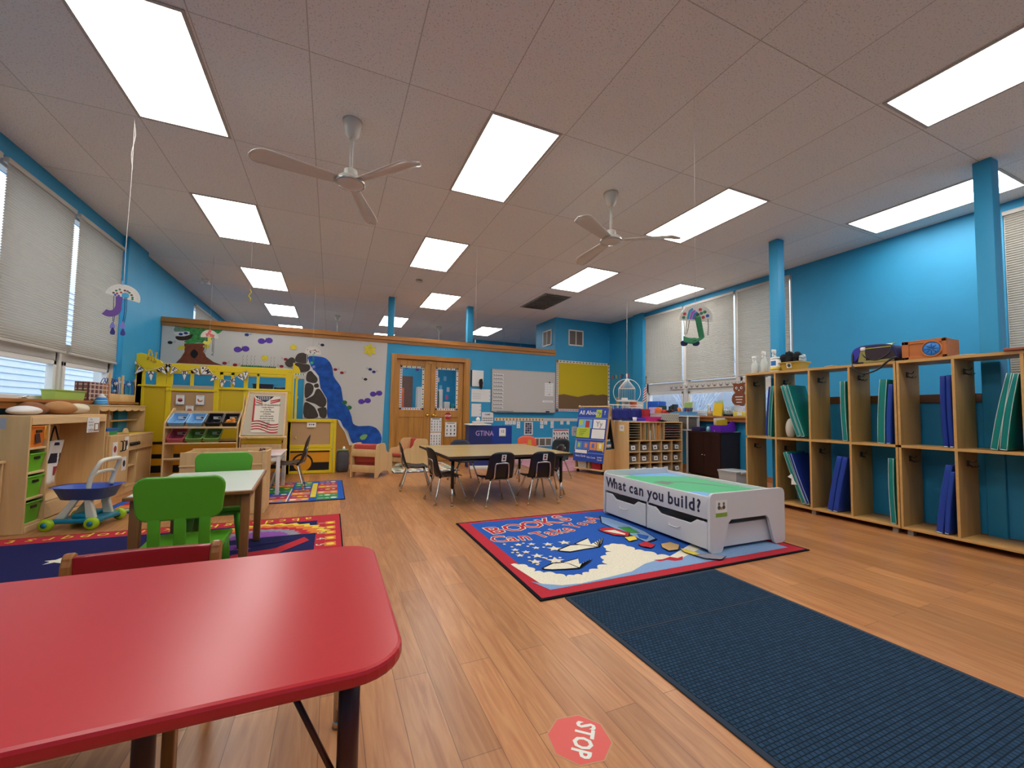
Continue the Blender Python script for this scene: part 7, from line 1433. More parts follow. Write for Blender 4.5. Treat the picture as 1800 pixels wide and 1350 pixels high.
tag(MB().boxc((6.05, 4.95, zz0 + .11), (.26, .006, .19), M('folder_yellow', '#dcb824', .6), ry=-.08).obj('yellow_file'), 'yellow file standing in the purple book bin', 'file'); tag(MB().boxc((6.06, 4.99, zz0 + .125), (.30, .006, .22), PAPER, ry=-.05).obj('white_file'), 'white file standing behind the yellow one in the purple bin', 'file')
tag(MB().box(5.92, 6.05, 5.28, 5.47, .758, .83, M('indigo_box', '#2a2350', .5), .004).obj('indigo_box'), 'flat indigo box on the dark brown cabinet', 'box')
tag(MB().lathe([(.025, 0), (.03, .02), (.03, .055), (.02, .07), (.015, .085)], (5.95, 5.14, .758), M('aqua_bottle', '#8fc4cf', .4), 12).obj('aqua_pot'), 'small aqua pot between the indigo box and the purple bin', 'pot')
tag(MB().box(6.20, 6.30, 4.825, 4.85, .758, .765, PAPER).obj('paper_slip'), 'white paper slip at the front edge of the brown cabinet', 'paper')
gb = tub('storage_bin', 'light grey lidded bin on the floor before the dark brown cabinet', 'bin', 5.62, 5.96, 4.36, 4.68, .001, .17, M('grey_bin', '#b3b6b6', .45), .015); MB().box(5.61, 5.97, 4.35, 4.69, .172, .19, M('grey_bin', '#b3b6b6', .45), .006).box(5.70, 5.85, 4.335, 4.352, .15, .185, M('grey_bin'), .004).obj('lid', gb)

# ================================================================= CUBBIES
HOOK = M('hook_steel', '#3c3a38', .35, .7)
def cubby(name, lab, y_far, nb, first):
    """bays run from y_far towards the viewer, .373 wide each"""
    t = thing('cubby_unit', lab, 'cubby unit', (4.9, y_far - nb * .187, 0)); F0, F1 = 4.722, 5.075; w_ = .373
    y_near = y_far - nb * w_
    MB().box(F0, F1, y_near + .001, y_far, 1.535, 1.56, CUB, .0015).box(F0 - .0015, F0, y_near + .001, y_far, 1.535, 1.56, CUBE).obj('top_board', t)
    MB().box(F0 + .002, F1, y_near + .018, y_far - .018, .772, .795, CUB).box(F0, F0 + .002, y_near + .018, y_far - .018, .772, .795, CUBE).obj('middle_shelf', t)
    MB().box(F0, F1, y_near + .001, y_far, .048, .07, CUBE, .0015).obj('bottom_board', t)
    for k in range(nb + 1):
        y = y_far - k * w_; a, b = (y - .018, y) if k == 0 else ((y, y + .018) if k == nb else (y - .009, y + .009))
        if k == nb: a, b = a + .001, b
        for z0, z1 in ((.07, .772), (.795, 1.535)):
            MB().box(F0 + .002, F1, a, b, z0, z1, CUB).box(F0, F0 + .002, a, b, z0, z1, CUBE).obj('upright', t)
    for k in range(nb):
        yc = y_far - (k + .5) * w_
        for zt_ in (1.535, .772):
            bx_ = 4.86; y_ = y_far - k * w_ - .025       # hooks sit on the far upright of each bay
            MB().box(bx_ - .014, bx_ + .014, y_ - .001, y_ + .007, zt_ - .125, zt_ - .075, HOOK).tube(smooth_path([(bx_, y_, zt_ - .085), (bx_, y_ - .03, zt_ - .09), (bx_ - .004, y_ - .045, zt_ - .07)]), .0035, HOOK, 6).tube(smooth_path([(bx_, y_, zt_ - .11), (bx_ - .02, y_ - .03, zt_ - .13), (bx_ - .03, y_ - .05, zt_ - .115)]), .0035, HOOK, 6).tube(smooth_path([(bx_, y_, zt_ - .11), (bx_ + .02, y_ - .03, zt_ - .13), (bx_ + .03, y_ - .05, zt_ - .115)]), .0035, HOOK, 6).obj('coat_hook', t)
    for y in ([y_far - .05] if nb > 3 else []) + [y_far - .75 if nb > 3 else y_far - .12, y_near + .05]:
        MB().box(F0 + .03, F0 + .09, y - .02, y + .02, 0, .048, M('grey_block', '#8d8578', .6)).box(F1 - .09, F1 - .03, y - .02, y + .02, 0, .048, M('grey_block')).obj('foot_block', t)
    return t
cubby('a', 'four bay double height plywood cubby unit of nap mats, farther from the viewer', 3.525, 4, 0)
cubby('b', 'nearer plywood cubby unit of nap mats at the right edge of the photo', 2.028, 4, 0)
TEAL = M('teal_vinyl', '#0b7d74', .3, bump=.12, scale=25); NVV = M('navy_vinyl', '#142f86', .35, bump=.12, scale=25); RBV = M('royal_vinyl', '#1c3f9c', .35, bump=.12, scale=25); PIPE = M('white_piping', '#c9d3d0', .5)
def napmat(mt, y0, z0, y1, z1, th, lab, x0=4.735, d=.32, pipe=True):
    """folded mat leaning in a bay: foot at (y0,z0), head at (y1,z1), thickness th towards +normal"""
    t = thing('nap_mat', lab, 'nap mat', (x0 + d / 2, y0, z0), group='folded nap mats in the cubbies'); m = MB()
    L_ = math.hypot(y1 - y0, z1 - z0); uy, uz = (y1 - y0) / L_, (z1 - z0) / L_; ny, nz = -uz, uy
    n = 12
    def P(x, s_, w_): bow = -.007 * math.sin(PI * s_); return (x, y0 + uy * L_ * s_ + ny * (w_ + bow), z0 + uz * L_ * s_ + nz * (w_ + bow))
    prof = [(0, .006), (.006, 0), (th - .006, 0), (th, .006), (th, d - .006), (th - .006, d), (.006, d), (0, d - .006)]
    vs = [P(x0 + dx, i / n, w_) for i in range(n + 1) for w_, dx in prof]
    k = len(prof); fs = [(i * k + j, i * k + (j + 1) % k, (i + 1) * k + (j + 1) % k, (i + 1) * k + j) for i in range(n) for j in range(k)] + [tuple(range(k))[::-1], tuple(range(n * k, (n + 1) * k))]
    m.add(vs, fs, mt, True).obj('mat_cover', t, bevel=.006)
    if pipe:
        q = MB(); q.tube([P(x0 - .001, i / n, .004) for i in range(n + 1)], .0022, PIPE, 5).tube([P(x0 - .001, i / n, th - .004) for i in range(n + 1)], .0022, PIPE, 5); q.obj('piping', t)
    e = MB(); e.tube([P(x0 + .002, .004, .006), P(x0 + .002, .004, th - .006)], .004, PIPE, 6); e.obj('end_trim', t)
    return t
zu, zd = .801, .076
U = 'upper'
napmat(NVV, 3.287, zu, 3.240, 1.385, .028, 'thin navy nap mat in the upper farthest bay of the cubbies', pipe=False); napmat(TEAL, 3.255, zu, 3.211, 1.395, .042, 'teal nap mat leaning in the upper farthest bay of the cubbies')
napmat(TEAL, 2.924, zu + .012, 3.095, 1.385, .042, 'left of two teal nap mats fanned in the second upper bay'); napmat(TEAL, 2.878, zu + .012, 3.047, 1.385, .040, 'right of two teal nap mats fanned in the second upper bay')
napmat(TEAL, 2.478, zu, 2.491, 1.40, .047, 'single teal nap mat upright in the third upper bay')
napmat(TEAL, 2.192, zu, 2.161, 1.40, .060, 'teal nap mat in the fourth upper bay beside a navy one'); napmat(RBV, 2.128, zu, 2.098, 1.35, .040, 'navy nap mat at the right of the fourth upper bay', pipe=False)
napmat(NVV, 1.738, zu, 1.744, 1.40, .036, 'left navy nap mat in the first upper bay of the nearer unit', pipe=False); napmat(NVV, 1.700, zu, 1.706, 1.405, .034, 'right navy nap mat in the first upper bay of the nearer unit', pipe=False)
napmat(TEAL, 1.468, zu + .006, 1.366, 1.395, .044, 'left teal nap mat leaning at the right edge of the photo'); napmat(TEAL, 1.420, zu + .006, 1.343, 1.39, .044, 'right teal nap mat leaning at the right edge of the photo')
napmat(TEAL, 2.882, zd + .014, 3.080, .625, .044, 'teal nap mat bowed across the second lower bay'); napmat(NVV, 2.836, zd + .014, 3.02, .615, .034, 'navy nap mat behind the teal one in the second lower bay')
napmat(RBV, 2.637, zd + .008, 2.535, .645, .048, 'left royal blue nap mat in the third lower bay', pipe=False); napmat(RBV, 2.585, zd + .008, 2.484, .64, .046, 'right royal blue nap mat in the third lower bay', pipe=False)
napmat(TEAL, 2.108, zd, 2.116, .665, .044, 'single teal nap mat upright in the fourth lower bay')
napmat(RBV, 1.803, zd + .006, 1.728, .655, .046, 'left navy nap mat in the first lower bay of the nearer unit', pipe=False); napmat(RBV, 1.752, zd + .006, 1.703, .60, .034, 'right navy nap mat in the first lower bay of the nearer unit', pipe=False)
# bits in the cubbies
BAGM = M('cream_bag', '#c9c2b2', .8, bump=.4, scale=18)
m = MB(); m.ball((4.80, 3.03, .90), (.05, .05, .115), BAGM, 14, 10); m.v = [(x, y, max(z, zu)) for x, y, z in m.v]; tag(m.obj('cloth_bag'), 'cream cloth bag slumped left of the fanned teal mats', 'bag')
nm = MB(); nm.box(5.06, 5.062, 2.07, 2.15, 1.05, 1.10, PAPER); nm.rect('x', 5.0595, (2.08, 1.06), (2.10, 1.09), INK); tag(nm.obj('name_tag'), 'white name tag behind the teal mat in the fourth upper bay', 'label')
nt_ = MB(); nt_.add([(4.73, 2.985, .40), (4.73, 3.03, .36), (4.73, 2.96, .335)], [(0, 1, 2)], PAPER).add([(4.728, 2.985, .37), (4.728, 2.93, .29), (4.728, 2.99, .28)], [(0, 1, 2)], PAPER); tag(nt_.obj('paper_tag', solid=.002), 'white paper tags on the bowed teal mat', 'label')
tag(MB().box(4.725, 4.727, 3.20, 3.235, 1.495, 1.505, PAPER).obj('bay_label'), 'tiny white label under the top of the farthest bay', 'label')

# ---- things on top of the cubbies (z 1.561)
zc = 1.561
SPB = M('milky_bottle', '#c9ccc6', .35)
def spray(x, y, h, lab):
    t = thing('spray_bottle', lab, 'bottle', (x, y, zc), group='bottles on the cubbies')
    MB().lathe([(.036, 0), (.04, .01), (.04, h * .45), (.018, h * .66), (.014, h * .70)], (x, y, zc), SPB, 14).obj('bottle_body', t)
    MB().lathe([(.016, h * .70), (.016, h * .78)], (x, y, zc), PAPER, 12).box(x - .045, x + .02, y - .011, y + .011, zc + h * .78, zc + h * .90, PAPER, .005).prism('y', y - .006, y + .006, [(x - .03, zc + h * .78), (x - .018, zc + h * .78), (x - .03, zc + h * .62), (x - .038, zc + h * .64)], PAPER).obj('trigger', t)
spray(4.83, 3.47, .24, 'small milky pump bottle at the far end of the cubby top'); spray(4.86, 3.37, .30, 'tall milky spray bottle second from the far end of the cubby top'); spray(4.95, 3.30, .32, 'tall milky spray bottle behind the wipes tub')
wp = thing('wipes_tub', 'white blue and yellow wipes tub on the cubby top beside the gold bin', 'tub', (4.84, 3.21, zc))
MB().lathe([(.056, 0), (.058, .01), (.058, .15)], (4.84, 3.21, zc), PAPER, 20).obj('tub_body', wp); MB().lathe([(.06, .15), (.06, .165), (.05, .175)], (4.84, 3.21, zc), WHITE, 20).obj('lid', wp); MB().lathe([(.0588, .015), (.0588, .06)], (4.84, 3.21, zc), M('wipes_yellow', '#dfc44a', .5), 20).obj('yellow_band', wp); MB().grid(lambda u, v: (4.84 - .0592 * math.cos(1.1 * (u - .5)), 3.21 + .0592 * math.sin(1.1 * (u - .5)), zc + .075 + .055 * v), 8, 3, M('wipes_blue', '#2f6fb8', .5)).obj('blue_badge', wp)
GLD = M('gold_plastic', '#b9973a', .4)
gt_ = tub('gold_tub', 'gold plastic tub with round sticker on the cubby top', 'tub', 4.78, 4.98, 2.91, 3.14, zc, .10, GLD, .025); m = MB(); m.add([(4.7905, 3.025 - .028, zc + .03), (4.7905, 3.025 + .028, zc + .03), (4.7765, 3.025 + .028, zc + .085), (4.7765, 3.025 - .028, zc + .085)], [(0, 1, 2, 3)], PAPER); m.add([(4.7835 - .0012 - .0002 * math.sin(a) * 0 - .00013 * 0 + -.0028 * math.sin(a) * 1.5, 3.025 + .019 * math.cos(a), zc + .0575 + .019 * math.sin(a)) for a in [2 * PI * k / 14 for k in range(14)]], [tuple(range(14))], M('sticker_green', '#3a4a2a', .6)); m.obj('sticker', gt_, fixn=False)
heap('black_cloth', 'black cloth bundle stuffed in the gold tub', (4.87, 3.10, zc + .15), (.06, .09, .09), M('black_fleece', '#101014', .9)); heap('black_cloth', 'black cloth spilling over the right of the gold tub', (4.88, 2.99, zc + .14), (.06, .05, .08), M('black_fleece', '#101014', .9)); heap('plastic_bag', 'crumpled clear bag in the gold tub beside the black cloth', (4.90, 2.945, zc + .13), (.05, .04, .06), M('clear_film', '#9aa9ae', .3))
pp_ = MB(); pp_.grid(lambda u, v: (4.80 + .16 * v, 2.89 - .30 * u, zc + .003 + .02 * max(0, u - .6) ** 1.2 * 2 + .004 * math.sin(9 * u)), 14, 3, PAPER); tag(pp_.obj('paper_sheet', solid=.002), 'white paper sheet curling on the cubby top behind the gold tub', 'paper')
# lunch bag
LB_ = thing('lunch_bag', 'navy purple and khaki insulated lunch bag with strap on the cubby top', 'bag', (4.88, 2.22, zc))
NYL = M('bag_navy', '#1b1d52', .7); VIO = M('bag_violet', '#2f2a9a', .6); KHA = M('bag_khaki', '#8f8648', .7); PLM = M('bag_plum', '#2b1420', .6); LMN = M('bag_lemon', '#c9c62a', .6)
m = MB(); m.prism('x', 4.775, 4.99, spline2([(2.39, zc + .012), (2.405, zc + .09), (2.37, zc + .16), (2.29, zc + .185), (2.12, zc + .175), (2.055, zc + .13), (2.05, zc + .012), (2.2, zc + .006)], 4), NYL).obj('bag_body', LB_, bevel=.012)
m = MB(); m.prism('x', 4.768, 4.775, spline2([(2.30, zc + .03), (2.27, zc + .13), (2.11, zc + .13), (2.065, zc + .09), (2.065, zc + .03)], 3), PLM).obj('front_pocket', LB_)
MB().prism('x', 4.766, 4.775, [(2.345, zc + .02), (2.325, zc + .125), (2.285, zc + .125), (2.275, zc + .02)], KHA).obj('khaki_panel', LB_); MB().box(4.765, 4.775, 2.06, 2.30, zc + .006, zc + .03, KHA, .003).obj('base_trim', LB_)
MB().grid(lambda u, v: (4.772 + .10 * v, 2.285 - .20 * u, zc + .145 + .036 * math.sin(PI / 2 * min(1, v * 1.5))), 6, 5, LMN).obj('top_flap', LB_, solid=.006); MB().prism('x', 4.766, 4.78, spline2([(2.40, zc + .10), (2.37, zc + .155), (2.31, zc + .17), (2.33, zc + .10), (2.36, zc + .04), (2.395, zc + .04)], 3), VIO).obj('violet_end', LB_)
MB().box(4.764, 4.80, 2.285, 2.325, zc + .13, zc + .165, PAPER, .006).obj('name_tab', LB_)
MB().tube(smooth_path([(4.77, 2.39, zc + .11), (4.745, 2.385, zc + .03), (4.71, 2.35, zc - .05), (4.705, 2.27, zc - .10), (4.705, 2.16, zc - .07), (4.72, 2.09, zc - .0), (4.75, 2.045, zc + .035), (4.80, 2.035, zc + .02)], 4), .009, BLACK, 6).obj('shoulder_strap', LB_)
MB().tube(smooth_path([(4.775, 2.335, zc + .15), (4.768, 2.28, zc + .06), (4.765, 2.19, zc + .03), (4.768, 2.10, zc + .08), (4.78, 2.08, zc + .15)], 4), .006, BLACK, 6).obj('carry_handle', LB_)
# sensory box
BX = thing('wooden_feely_box', 'orange brown wooden box with a round blue opening on the cubby top', 'toy box', (4.90, 1.86, zc)); BW = wood('orange_wood', '#b8692c', 'y', .45, .1, 7)
fy0, fy1, fz0, fz1 = 1.715, 2.005, zc, zc + .17
MB().box(4.80, 5.03, fy0, fy1, fz0, fz1, BW).obj('box_body', BX, bevel=.004)
fp = MB(); fp.box(4.784, 4.80, fy0 - .004, fy1 + .004, fz0, fz0 + .028, BW).box(4.784, 4.80, fy0 - .004, fy1 + .004, fz1 - .028, fz1 + .002, BW).box(4.784, 4.80, fy1 - .045, fy1 + .004, fz0, fz1, BW).box(4.784, 4.80, fy0 - .004, fy0 + .025, fz0, fz1, BW).box(4.790, 4.80, fy0 + .02, fy1 - .04, fz0 + .02, fz1 - .02, BW); fp.obj('front_frame', BX, bevel=.002)
MB().tube([(4.782, 1.805 + .066 * math.cos(a), zc + .085 + .066 * math.sin(a)) for a in [2 * PI * k / 32 for k in range(32)]], .006, BW, 8, close=True).obj('ring', BX); MB().lathe([(.064, .006), (.064, .0), (.03, -.002), (.002, .002)], (4.783, 1.805, zc + .085), M('blue_rubber', '#2f7fd0', .3), 28, 'x').obj('blue_membrane', BX)
m = MB()
for k in range(8): a = PI * k / 8 * 2; m.tube([(4.7795, 1.805 + .008 * math.cos(a), zc + .085 + .008 * math.sin(a)), (4.7805, 1.805 + .045 * math.cos(a), zc + .085 + .045 * math.sin(a))], .0018, BLACK, 5)
m.obj('slits', BX)
for y, z in ((fy0 + .012, fz0 + .014), (fy0 + .012, fz1 - .014), (fy1 - .016, fz0 + .014), (fy1 - .016, fz1 - .014)): MB().lathe([(.006, .0), (.006, -.003)], (4.784, y, z), BLACK, 10, 'x').obj('screw', BX)
pa = MB(); pa.grid(lambda u, v: (4.78 + .2 * v, 1.69 - .16 * u, zc + .004 + .006 * math.sin(3 * u)), 6, 2, M('ivory_paper', '#d8d2b8', .7)); tag(pa.obj('folded_paper', solid=.003), 'ivory paper lying right of the wooden box on the cubby top', 'paper')
tag(MB().box(4.70, 5.07, 1.02, 1.365, zc, zc + .022, M('brown_board', '#8a4a34', .5), .003).obj('lid_board'), 'reddish brown board lying on the near end of the cubby top', 'board')

# ================================================================= HANGING CRAFTS
STR = M('string_white', '#cfc8be', .7)
def plate(root, c, r, tilt, fx, mt_rim='#d9d3c8', face=0.0, sc=1.0):
    """half paper plate, scalloped rim, in a vertical plane facing the viewer"""
    b = MB(); b.M = Matrix.Translation(c) @ Matrix.Rotation(face, 4, 'Z') @ Matrix.Rotation(tilt, 4, 'Y') @ Matrix.Scale(sc, 4)
    n = 40; PLT = M('paper_plate', mt_rim, .7)
    out = []
    for k in range(n + 1): a = PI * k / n; rr_ = r * (1 + (.012 if k % 2 else 0)); out.append((rr_ * math.cos(a), rr_ * math.sin(a)))
    b.prism('y', -.004, .002, out + [(-r, -.01), (r, -.01)], PLT); fl_ = M('plate_flute', '#b3aca2', .8)
    for k in range(1, 26): a = PI * k / 26; b.poly('y', -.0046, [(r * .74 * math.cos(a - .008), r * .74 * math.sin(a - .008)), (r * .96 * math.cos(a - .012), r * .96 * math.sin(a - .012)), (r * .96 * math.cos(a + .012), r * .96 * math.sin(a + .012)), (r * .74 * math.cos(a + .008), r * .74 * math.sin(a + .008))], fl_)
    b.obj('half_plate', root)
    d = MB(); d.M = b.M.copy(); return d
def dots(d, L_, r):
    for (x, z, c) in L_: d.disc('y', -.0056, (x, z), r, M('dot' + c, c, .5), 12)
CR, CGN, CBU, CDG, CBR = '#b8323a', '#2f7a4a', '#2456a8', '#1c4a3a', '#6a3a2a'
def craft(lab, cat, top, c): 
    t = thing('hanging_craft', lab, cat, (c[0], c[1], CZ)); return t
# green trunk
c = (2.277, 2.062, 1.69); H1 = craft('hanging half plate elephant craft with a green paper trunk by the right window', 'hanging craft', 0, c)
FA = math.radians(-48)
d = plate(H1, c, .105, math.radians(8), 0, face=FA)
dots(d, [(-.075, .035, CR), (-.078, .010, CGN), (.02, .07, CR), (.05, .055, CGN), (.03, .045, CGN), (.07, .03, CBU), (.045, .018, CR), (.008, .035, CDG)], .011)
for k, (c_, x) in enumerate((('#2a8fb0', -.05), ('#a04ab0', -.033), ('#2a6fb0', -.017), ('#c04a5a', -.004))): d.poly('y', -.0052, [(x - .007, .0), (x + .007, .0), (x + .012, .05 - .009 * k), (x + .028, .068 - .012 * k), (x + .018, .08 - .012 * k), (x - .002, .06 - .009 * k)], M('foil' + c_, c_, .3))
d.obj('stickers', H1, fixn=False)
b = MB(); b.M = Matrix.Translation(c) @ Matrix.Rotation(FA, 4, 'Z'); GT = M('green_card_trunk', '#2c7a50', .7)
b.grid(lambda u, v: (lambda k: (k[0], -.014 - .012 * (v - .5), k[1]))((lambda s_: ((.012 + .025 * min(1, s_ / .6) - (.115 * max(0, s_ - .6) / .4) + (v - .5) * (.036 if s_ < .6 else .036 - .036 * min(1, (s_ - .6) / .15)), .02 - .15 * min(1, s_ / .6) - .018 * math.sin(PI * max(0, s_ - .6) / .4) + (v - .5) * (0 if s_ < .6 else -.042 * min(1, (s_ - .6) / .15)))))(u)), 24, 4, GT).obj('paper_trunk', H1, solid=.002)
FT = M('navy_felt', '#1c2448', .8)
for x, z in ((-.072, -.165), (.002, -.168)): f_ = MB(); f_.M = b.M.copy(); f_.prism('y', -.016, -.012, spline2([(x - .02, z + .018), (x + .005, z + .022), (x + .022, z + .005), (x + .012, z - .014), (x - .015, z - .014), (x - .024, z)], 3), FT).obj('paper_foot', H1)
l_ = MB(); l_.M = b.M.copy(); PCN = M('pipe_cleaner_grey', '#4a4a50', .9)
for x, x2, z2 in ((-.075, -.072, -.10), (-.06, -.072, -.14), (-.04, -.058, -.10), (.075, .074, -.115)): l_.tube(smooth_path([(x, -.006, -.002), ((x + x2) / 2 + .003, -.008, z2 / 2), (x2, -.008, z2)]), .0022, PCN, 5)
l_.obj('pipe_cleaner_legs', H1); MB().tube([(c[0], c[1], CZ - .001), (c[0], c[1], c[2] + .10)], .0013, STR, 5).obj('string', H1)
# purple trunk (left)
c = (-1.48, 4.01, 1.86); H2 = craft('hanging half plate craft with a purple paper trunk by the left windows', 'hanging craft', 0, c); FA = math.radians(15)
d = plate(H2, c, .155, math.radians(12), 0, face=FA, sc=.63); dots(d, [(-.09, .02, CBR), (-.075, .055, CGN), (-.05, .08, CGN), (-.06, .025, CR), (-.03, .05, CR), (-.005, .085, CBR), (.02, .085, '#9a4a7a'), (.04, .075, CGN), (.065, .055, CBR), (.08, .03, CGN), (.085, .008, CGN), (-.07, .002, CBU), (-.04, .004, CBU)], .012)
d.disc('y', -.0056, (.015, .03), .035, M('foil_aqua', '#3aa0c8', .3), 10); d.obj('stickers', H2, fixn=False)
b = MB(); b.M = Matrix.Translation(c) @ Matrix.Rotation(FA, 4, 'Z') @ Matrix.Diagonal((.80, 1, .95, 1)); PT = M('purple_card', '#6a4690', .7)
b.prism('y', -.016, -.012, [(-.045, .0), (.0, .0), (-.004, -.09)] + arc(-.085, -.085, .085, -5, -125, 8) + arc(-.085, -.085, .035, -125, -10, 6) + [(-.042, -.06)], PT).obj('paper_trunk', H2)
LM = Matrix.Translation(c) @ Matrix.Rotation(FA, 4, 'Z') @ Matrix.Diagonal((.62, 1, 1.2, 1)); l_ = MB(); l_.M = LM.copy(); PCB = M('pipe_cleaner_blue', '#16346e', .9)
for x, x2, z2 in ((-.08, -.075, -.16), (-.06, -.07, -.18), (.02, .01, -.17), (.035, .025, -.17)): l_.tube(smooth_path([(x, -.006, .0), (x + .004, -.009, z2 / 2), (x2, -.009, z2)]), .003, PCB, 5)
l_.obj('pipe_cleaner_legs', H2)
for x, z, mt in ((-.075, -.19, '#7a78c0'), (-.07, -.225, '#2c2c70'), (.015, -.18, '#8078c4'), (.02, -.225, '#3a3680')): f_ = MB(); f_.M = LM.copy(); f_.prism('y', -.016 - (.003 if mt < '#5' else 0), -.013, spline2([(x - .02, z), (x, z + .026), (x + .022, z), (x + .016, z - .018), (x - .016, z - .018)], 3), M('paper' + mt, mt, .7)).obj('paper_foot', H2)
MB().tube(smooth_path([(c[0], c[1], CZ - .001), (c[0] + .004, c[1], 2.8), (c[0] - .002, c[1], 2.3), (c[0], c[1], c[2] + .095)]), .0022, STR, 5).tube(smooth_path([(c[0], c[1], CZ - .05), (c[0] + .012, c[1], CZ - .15), (c[0] - .006, c[1], CZ - .30), (c[0] + .008, c[1], CZ - .42)]), .002, STR, 5).obj('string', H2)
MB().boxc((c[0] - .005, c[1] - .004, c[2] + .11), (.014, .004, .03), M('tape_lilac', '#9ab0d8', .4)).obj('tape', H2)
# pink one over the mural tree
c = (-1.681, 7.30, 2.07); H3 = craft('hanging pink half plate craft with yellow trunk in front of the mural tree', 'hanging craft', 0, c)
d = plate(H3, c, .105, 0, 0, '#dcc8bc', math.radians(10)); 
for x, z in ((-.03, .03), (-.01, .055), (.015, .03), (.04, .02), (.0, .09)): d.boxc((x, -.006, z), (.03, .003, .045), M('foil_coral', '#d86a62', .4), ry=x * 8)
d.obj('stickers', H3); b = MB(); b.M = Matrix.Translation(c) @ Matrix.Rotation(math.radians(10), 4, 'Z'); b.prism('y', -.012, -.008, [(-.02, .0), (.02, .0), (.02, -.08), (-.01, -.12), (-.08, -.10), (-.06, -.06), (-.02, -.07)], M('yellow_card', '#d8cc5a', .7)).obj('paper_trunk', H3)
l_ = MB(); l_.M = b.M.copy()
for x, z2 in ((-.055, -.21), (-.035, -.20), (.04, -.22), (.055, -.24)): l_.tube([(x, -.006, 0), (x, -.009, z2)], .003, PCN, 5)
for x, z in ((-.05, -.21), (.045, -.25)): l_.prism('y', -.014, -.010, [(x - .02, z - .02), (x, z + .02), (x + .02, z - .02)], M('paper_grey', '#8a8a98', .7))
l_.obj('pipe_cleaner_legs', H3); MB().tube([(c[0], c[1], CZ - .001), (c[0], c[1], c[2] + .10)], .0018, STR, 5).obj('string', H3)
# spotted one before the waterfall
c = (-.295, 7.18, 1.91); H4 = craft('hanging spotted half plate craft in front of the mural waterfall', 'hanging craft', 0, c); d = plate(H4, c, .115, 0, 0, '#dcd8d6', math.radians(4)); rr = random.Random(3)
dots(d, [(rr.uniform(-.08, .08), rr.uniform(.008, .065), ['#1c1c28', CR, CDG, '#c24a8a'][k % 4]) for k in range(16)], .008); d.obj('stickers', H4, fixn=False)
l_ = MB(); l_.M = Matrix.Translation(c); 
for x, z2 in ((-.085, -.16), (.0, -.14), (.015, -.15)): l_.tube([(x, -.006, 0), (x + .005, -.009, z2)], .003, M('pipe_cleaner_green', '#3a9a6a', .9) if x >= 0 else PAPER, 5)
l_.obj('pipe_cleaner_legs', H4)
for x, z, cc_ in ((-.01, -.15, '#4ab07a'), (.02, -.21, '#7a8ad0'), (.03, -.245, '#2f4ab0')): f_ = MB(); f_.M = l_.M.copy(); f_.prism('y', -.014, -.010, spline2([(x - .024, z), (x, z + .024), (x + .024, z), (x, z - .022)], 3), M('paper' + cc_, cc_, .7)).obj('paper_foot', H4)
MB().tube([(c[0], c[1], CZ - .001), (c[0], c[1], c[2] + .11)], .0018, STR, 5).obj('string', H4)
# plain strings
for x, y, z, lab in ((1.73, 5.179, 1.99, 'white string with small clip hanging right of the middle light panels'), (.077, 10.976, 2.4, 'thin white string hanging beyond the waterfall mural'), (4.1, 9.9, 2.4, 'thin white string hanging beyond the rail near the closet'), (4.9, 10.6, 2.4, 'thin white string beyond the rail, nearest the closet corner')):
    t = thing('hanging_string', lab, 'string', (x, y, CZ)); MB().tube([(x, y, CZ - .001), (x, y, z)], .0022, STR, 5).obj('cord', t)
    if x == 1.73: MB().box(x - .006, x + .006, y - .003, y + .003, z - .04, z, WHITE, .002).obj('clip', t)
x, y = -.86, 5.223; t = thing('hanging_string', 'string with a yellow twist hanging under the third left light panel', 'string', (x, y, CZ)); MB().tube([(x, y, CZ - .001), (x, y, 2.32)], .002, STR, 5).obj('cord', t); MB().tube(smooth_path([(x, y, 2.33), (x + .014, y, 2.30), (x - .012, y, 2.26), (x + .012, y, 2.23), (x, y, 2.20)]), .007, M('yellow_twist', '#c9b84a', .7), 6).obj('yellow_twist', t)
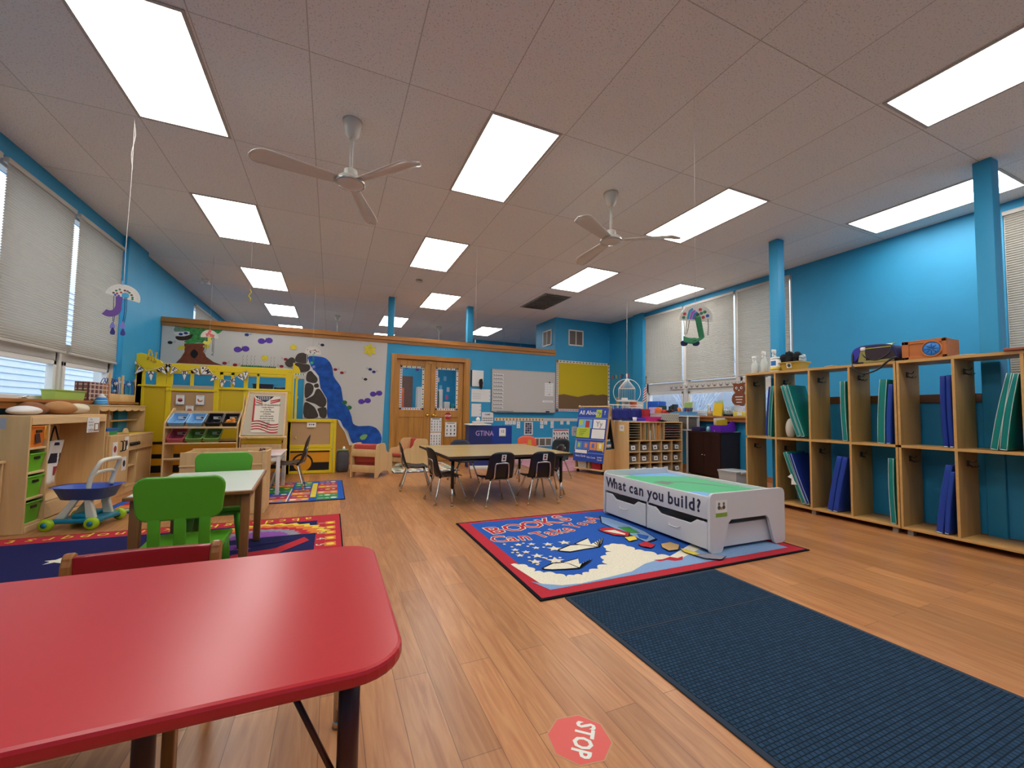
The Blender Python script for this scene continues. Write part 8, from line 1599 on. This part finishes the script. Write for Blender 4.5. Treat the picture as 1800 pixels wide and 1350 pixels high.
# birdhouse in a hoop
c = (5.275, 6.44, 1.40); BHH = thing('hanging_birdhouse', 'white wire birdhouse inside a white hoop hanging by the right windows', 'hanging ornament', (c[0], c[1], CZ)); WW = M('wire_white', '#d6d5d0', .5)
b = MB(); b.M = Matrix.Translation(c) @ Matrix.Rotation(math.radians(-40), 4, 'Z'); R_h = .255
b.tube([(R_h * 1.0 * math.cos(a), 0, R_h * math.sin(a) + .06) for a in [math.radians(-46 + (316 - 44) * k / 40) for k in range(41)]], .007, WW, 6).obj('hoop', BHH)
b2 = MB(); b2.M = b.M.copy(); hw, z0, z1, zp = .15, -.10, .13, .33; r_ = .006
b2.box(-.18, .18, -.09, .09, -.125, z0, WW)
b2.obj('base_plate', BHH)
b3 = MB(); b3.M = b.M.copy(); hd = .08
for sx in (-1, 1):
    for sy in (-1, 1): b3.tube([(sx * hw, sy * hd, z0), (sx * hw, sy * hd, z1), (0, 0, zp)], r_, WW, 6)
for zz in (z0 + .003, z1): b3.tube([(-hw, -hd, zz), (hw, -hd, zz), (hw, hd, zz), (-hw, hd, zz)], r_, WW, 6, close=True)
b3.obj('house_frame', BHH)
b4 = MB(); b4.M = b.M.copy()
for k in range(1, 9):
    x = -hw + 2 * hw * k / 9
    for sy in (-1, 1): b4.tube([(x, sy * hd, z0), (x, sy * hd, z1), (x * .1, sy * hd * .1, zp - .02)], .0022, WW, 4)
for k in range(1, 5):
    y = -hd + 2 * hd * k / 5
    for sx in (-1, 1): b4.tube([(sx * hw, y, z0), (sx * hw, y, z1), (sx * hw * .1, y * .1, zp - .02)], .0022, WW, 4)
b4.obj('wire_bars', BHH); b5 = MB(); b5.M = b.M.copy(); b5.box(-.10, .02, -.088, -.082, z0 + .005, z0 + .045, PAPER).obj('name_card', BHH)
MB().tube([(c[0], c[1], CZ - .001), (c[0], c[1], c[2] + .42)], .003, STR, 5).obj('string', BHH); b6 = MB(); b6.M = b.M.copy(); b6.tube([(0, 0, .42), (-.008, 0, .38), (0, 0, .325)], .008, PAPER, 6).tube([(0, 0, .42), (.008, 0, .38), (0, 0, .325)], .008, PAPER, 6).tube(smooth_path([(0, 0, .325), (.04, -.01, .31), (.05, -.01, .29), (.01, 0, .315)]), .008, PAPER, 6).obj('ribbon', BHH)
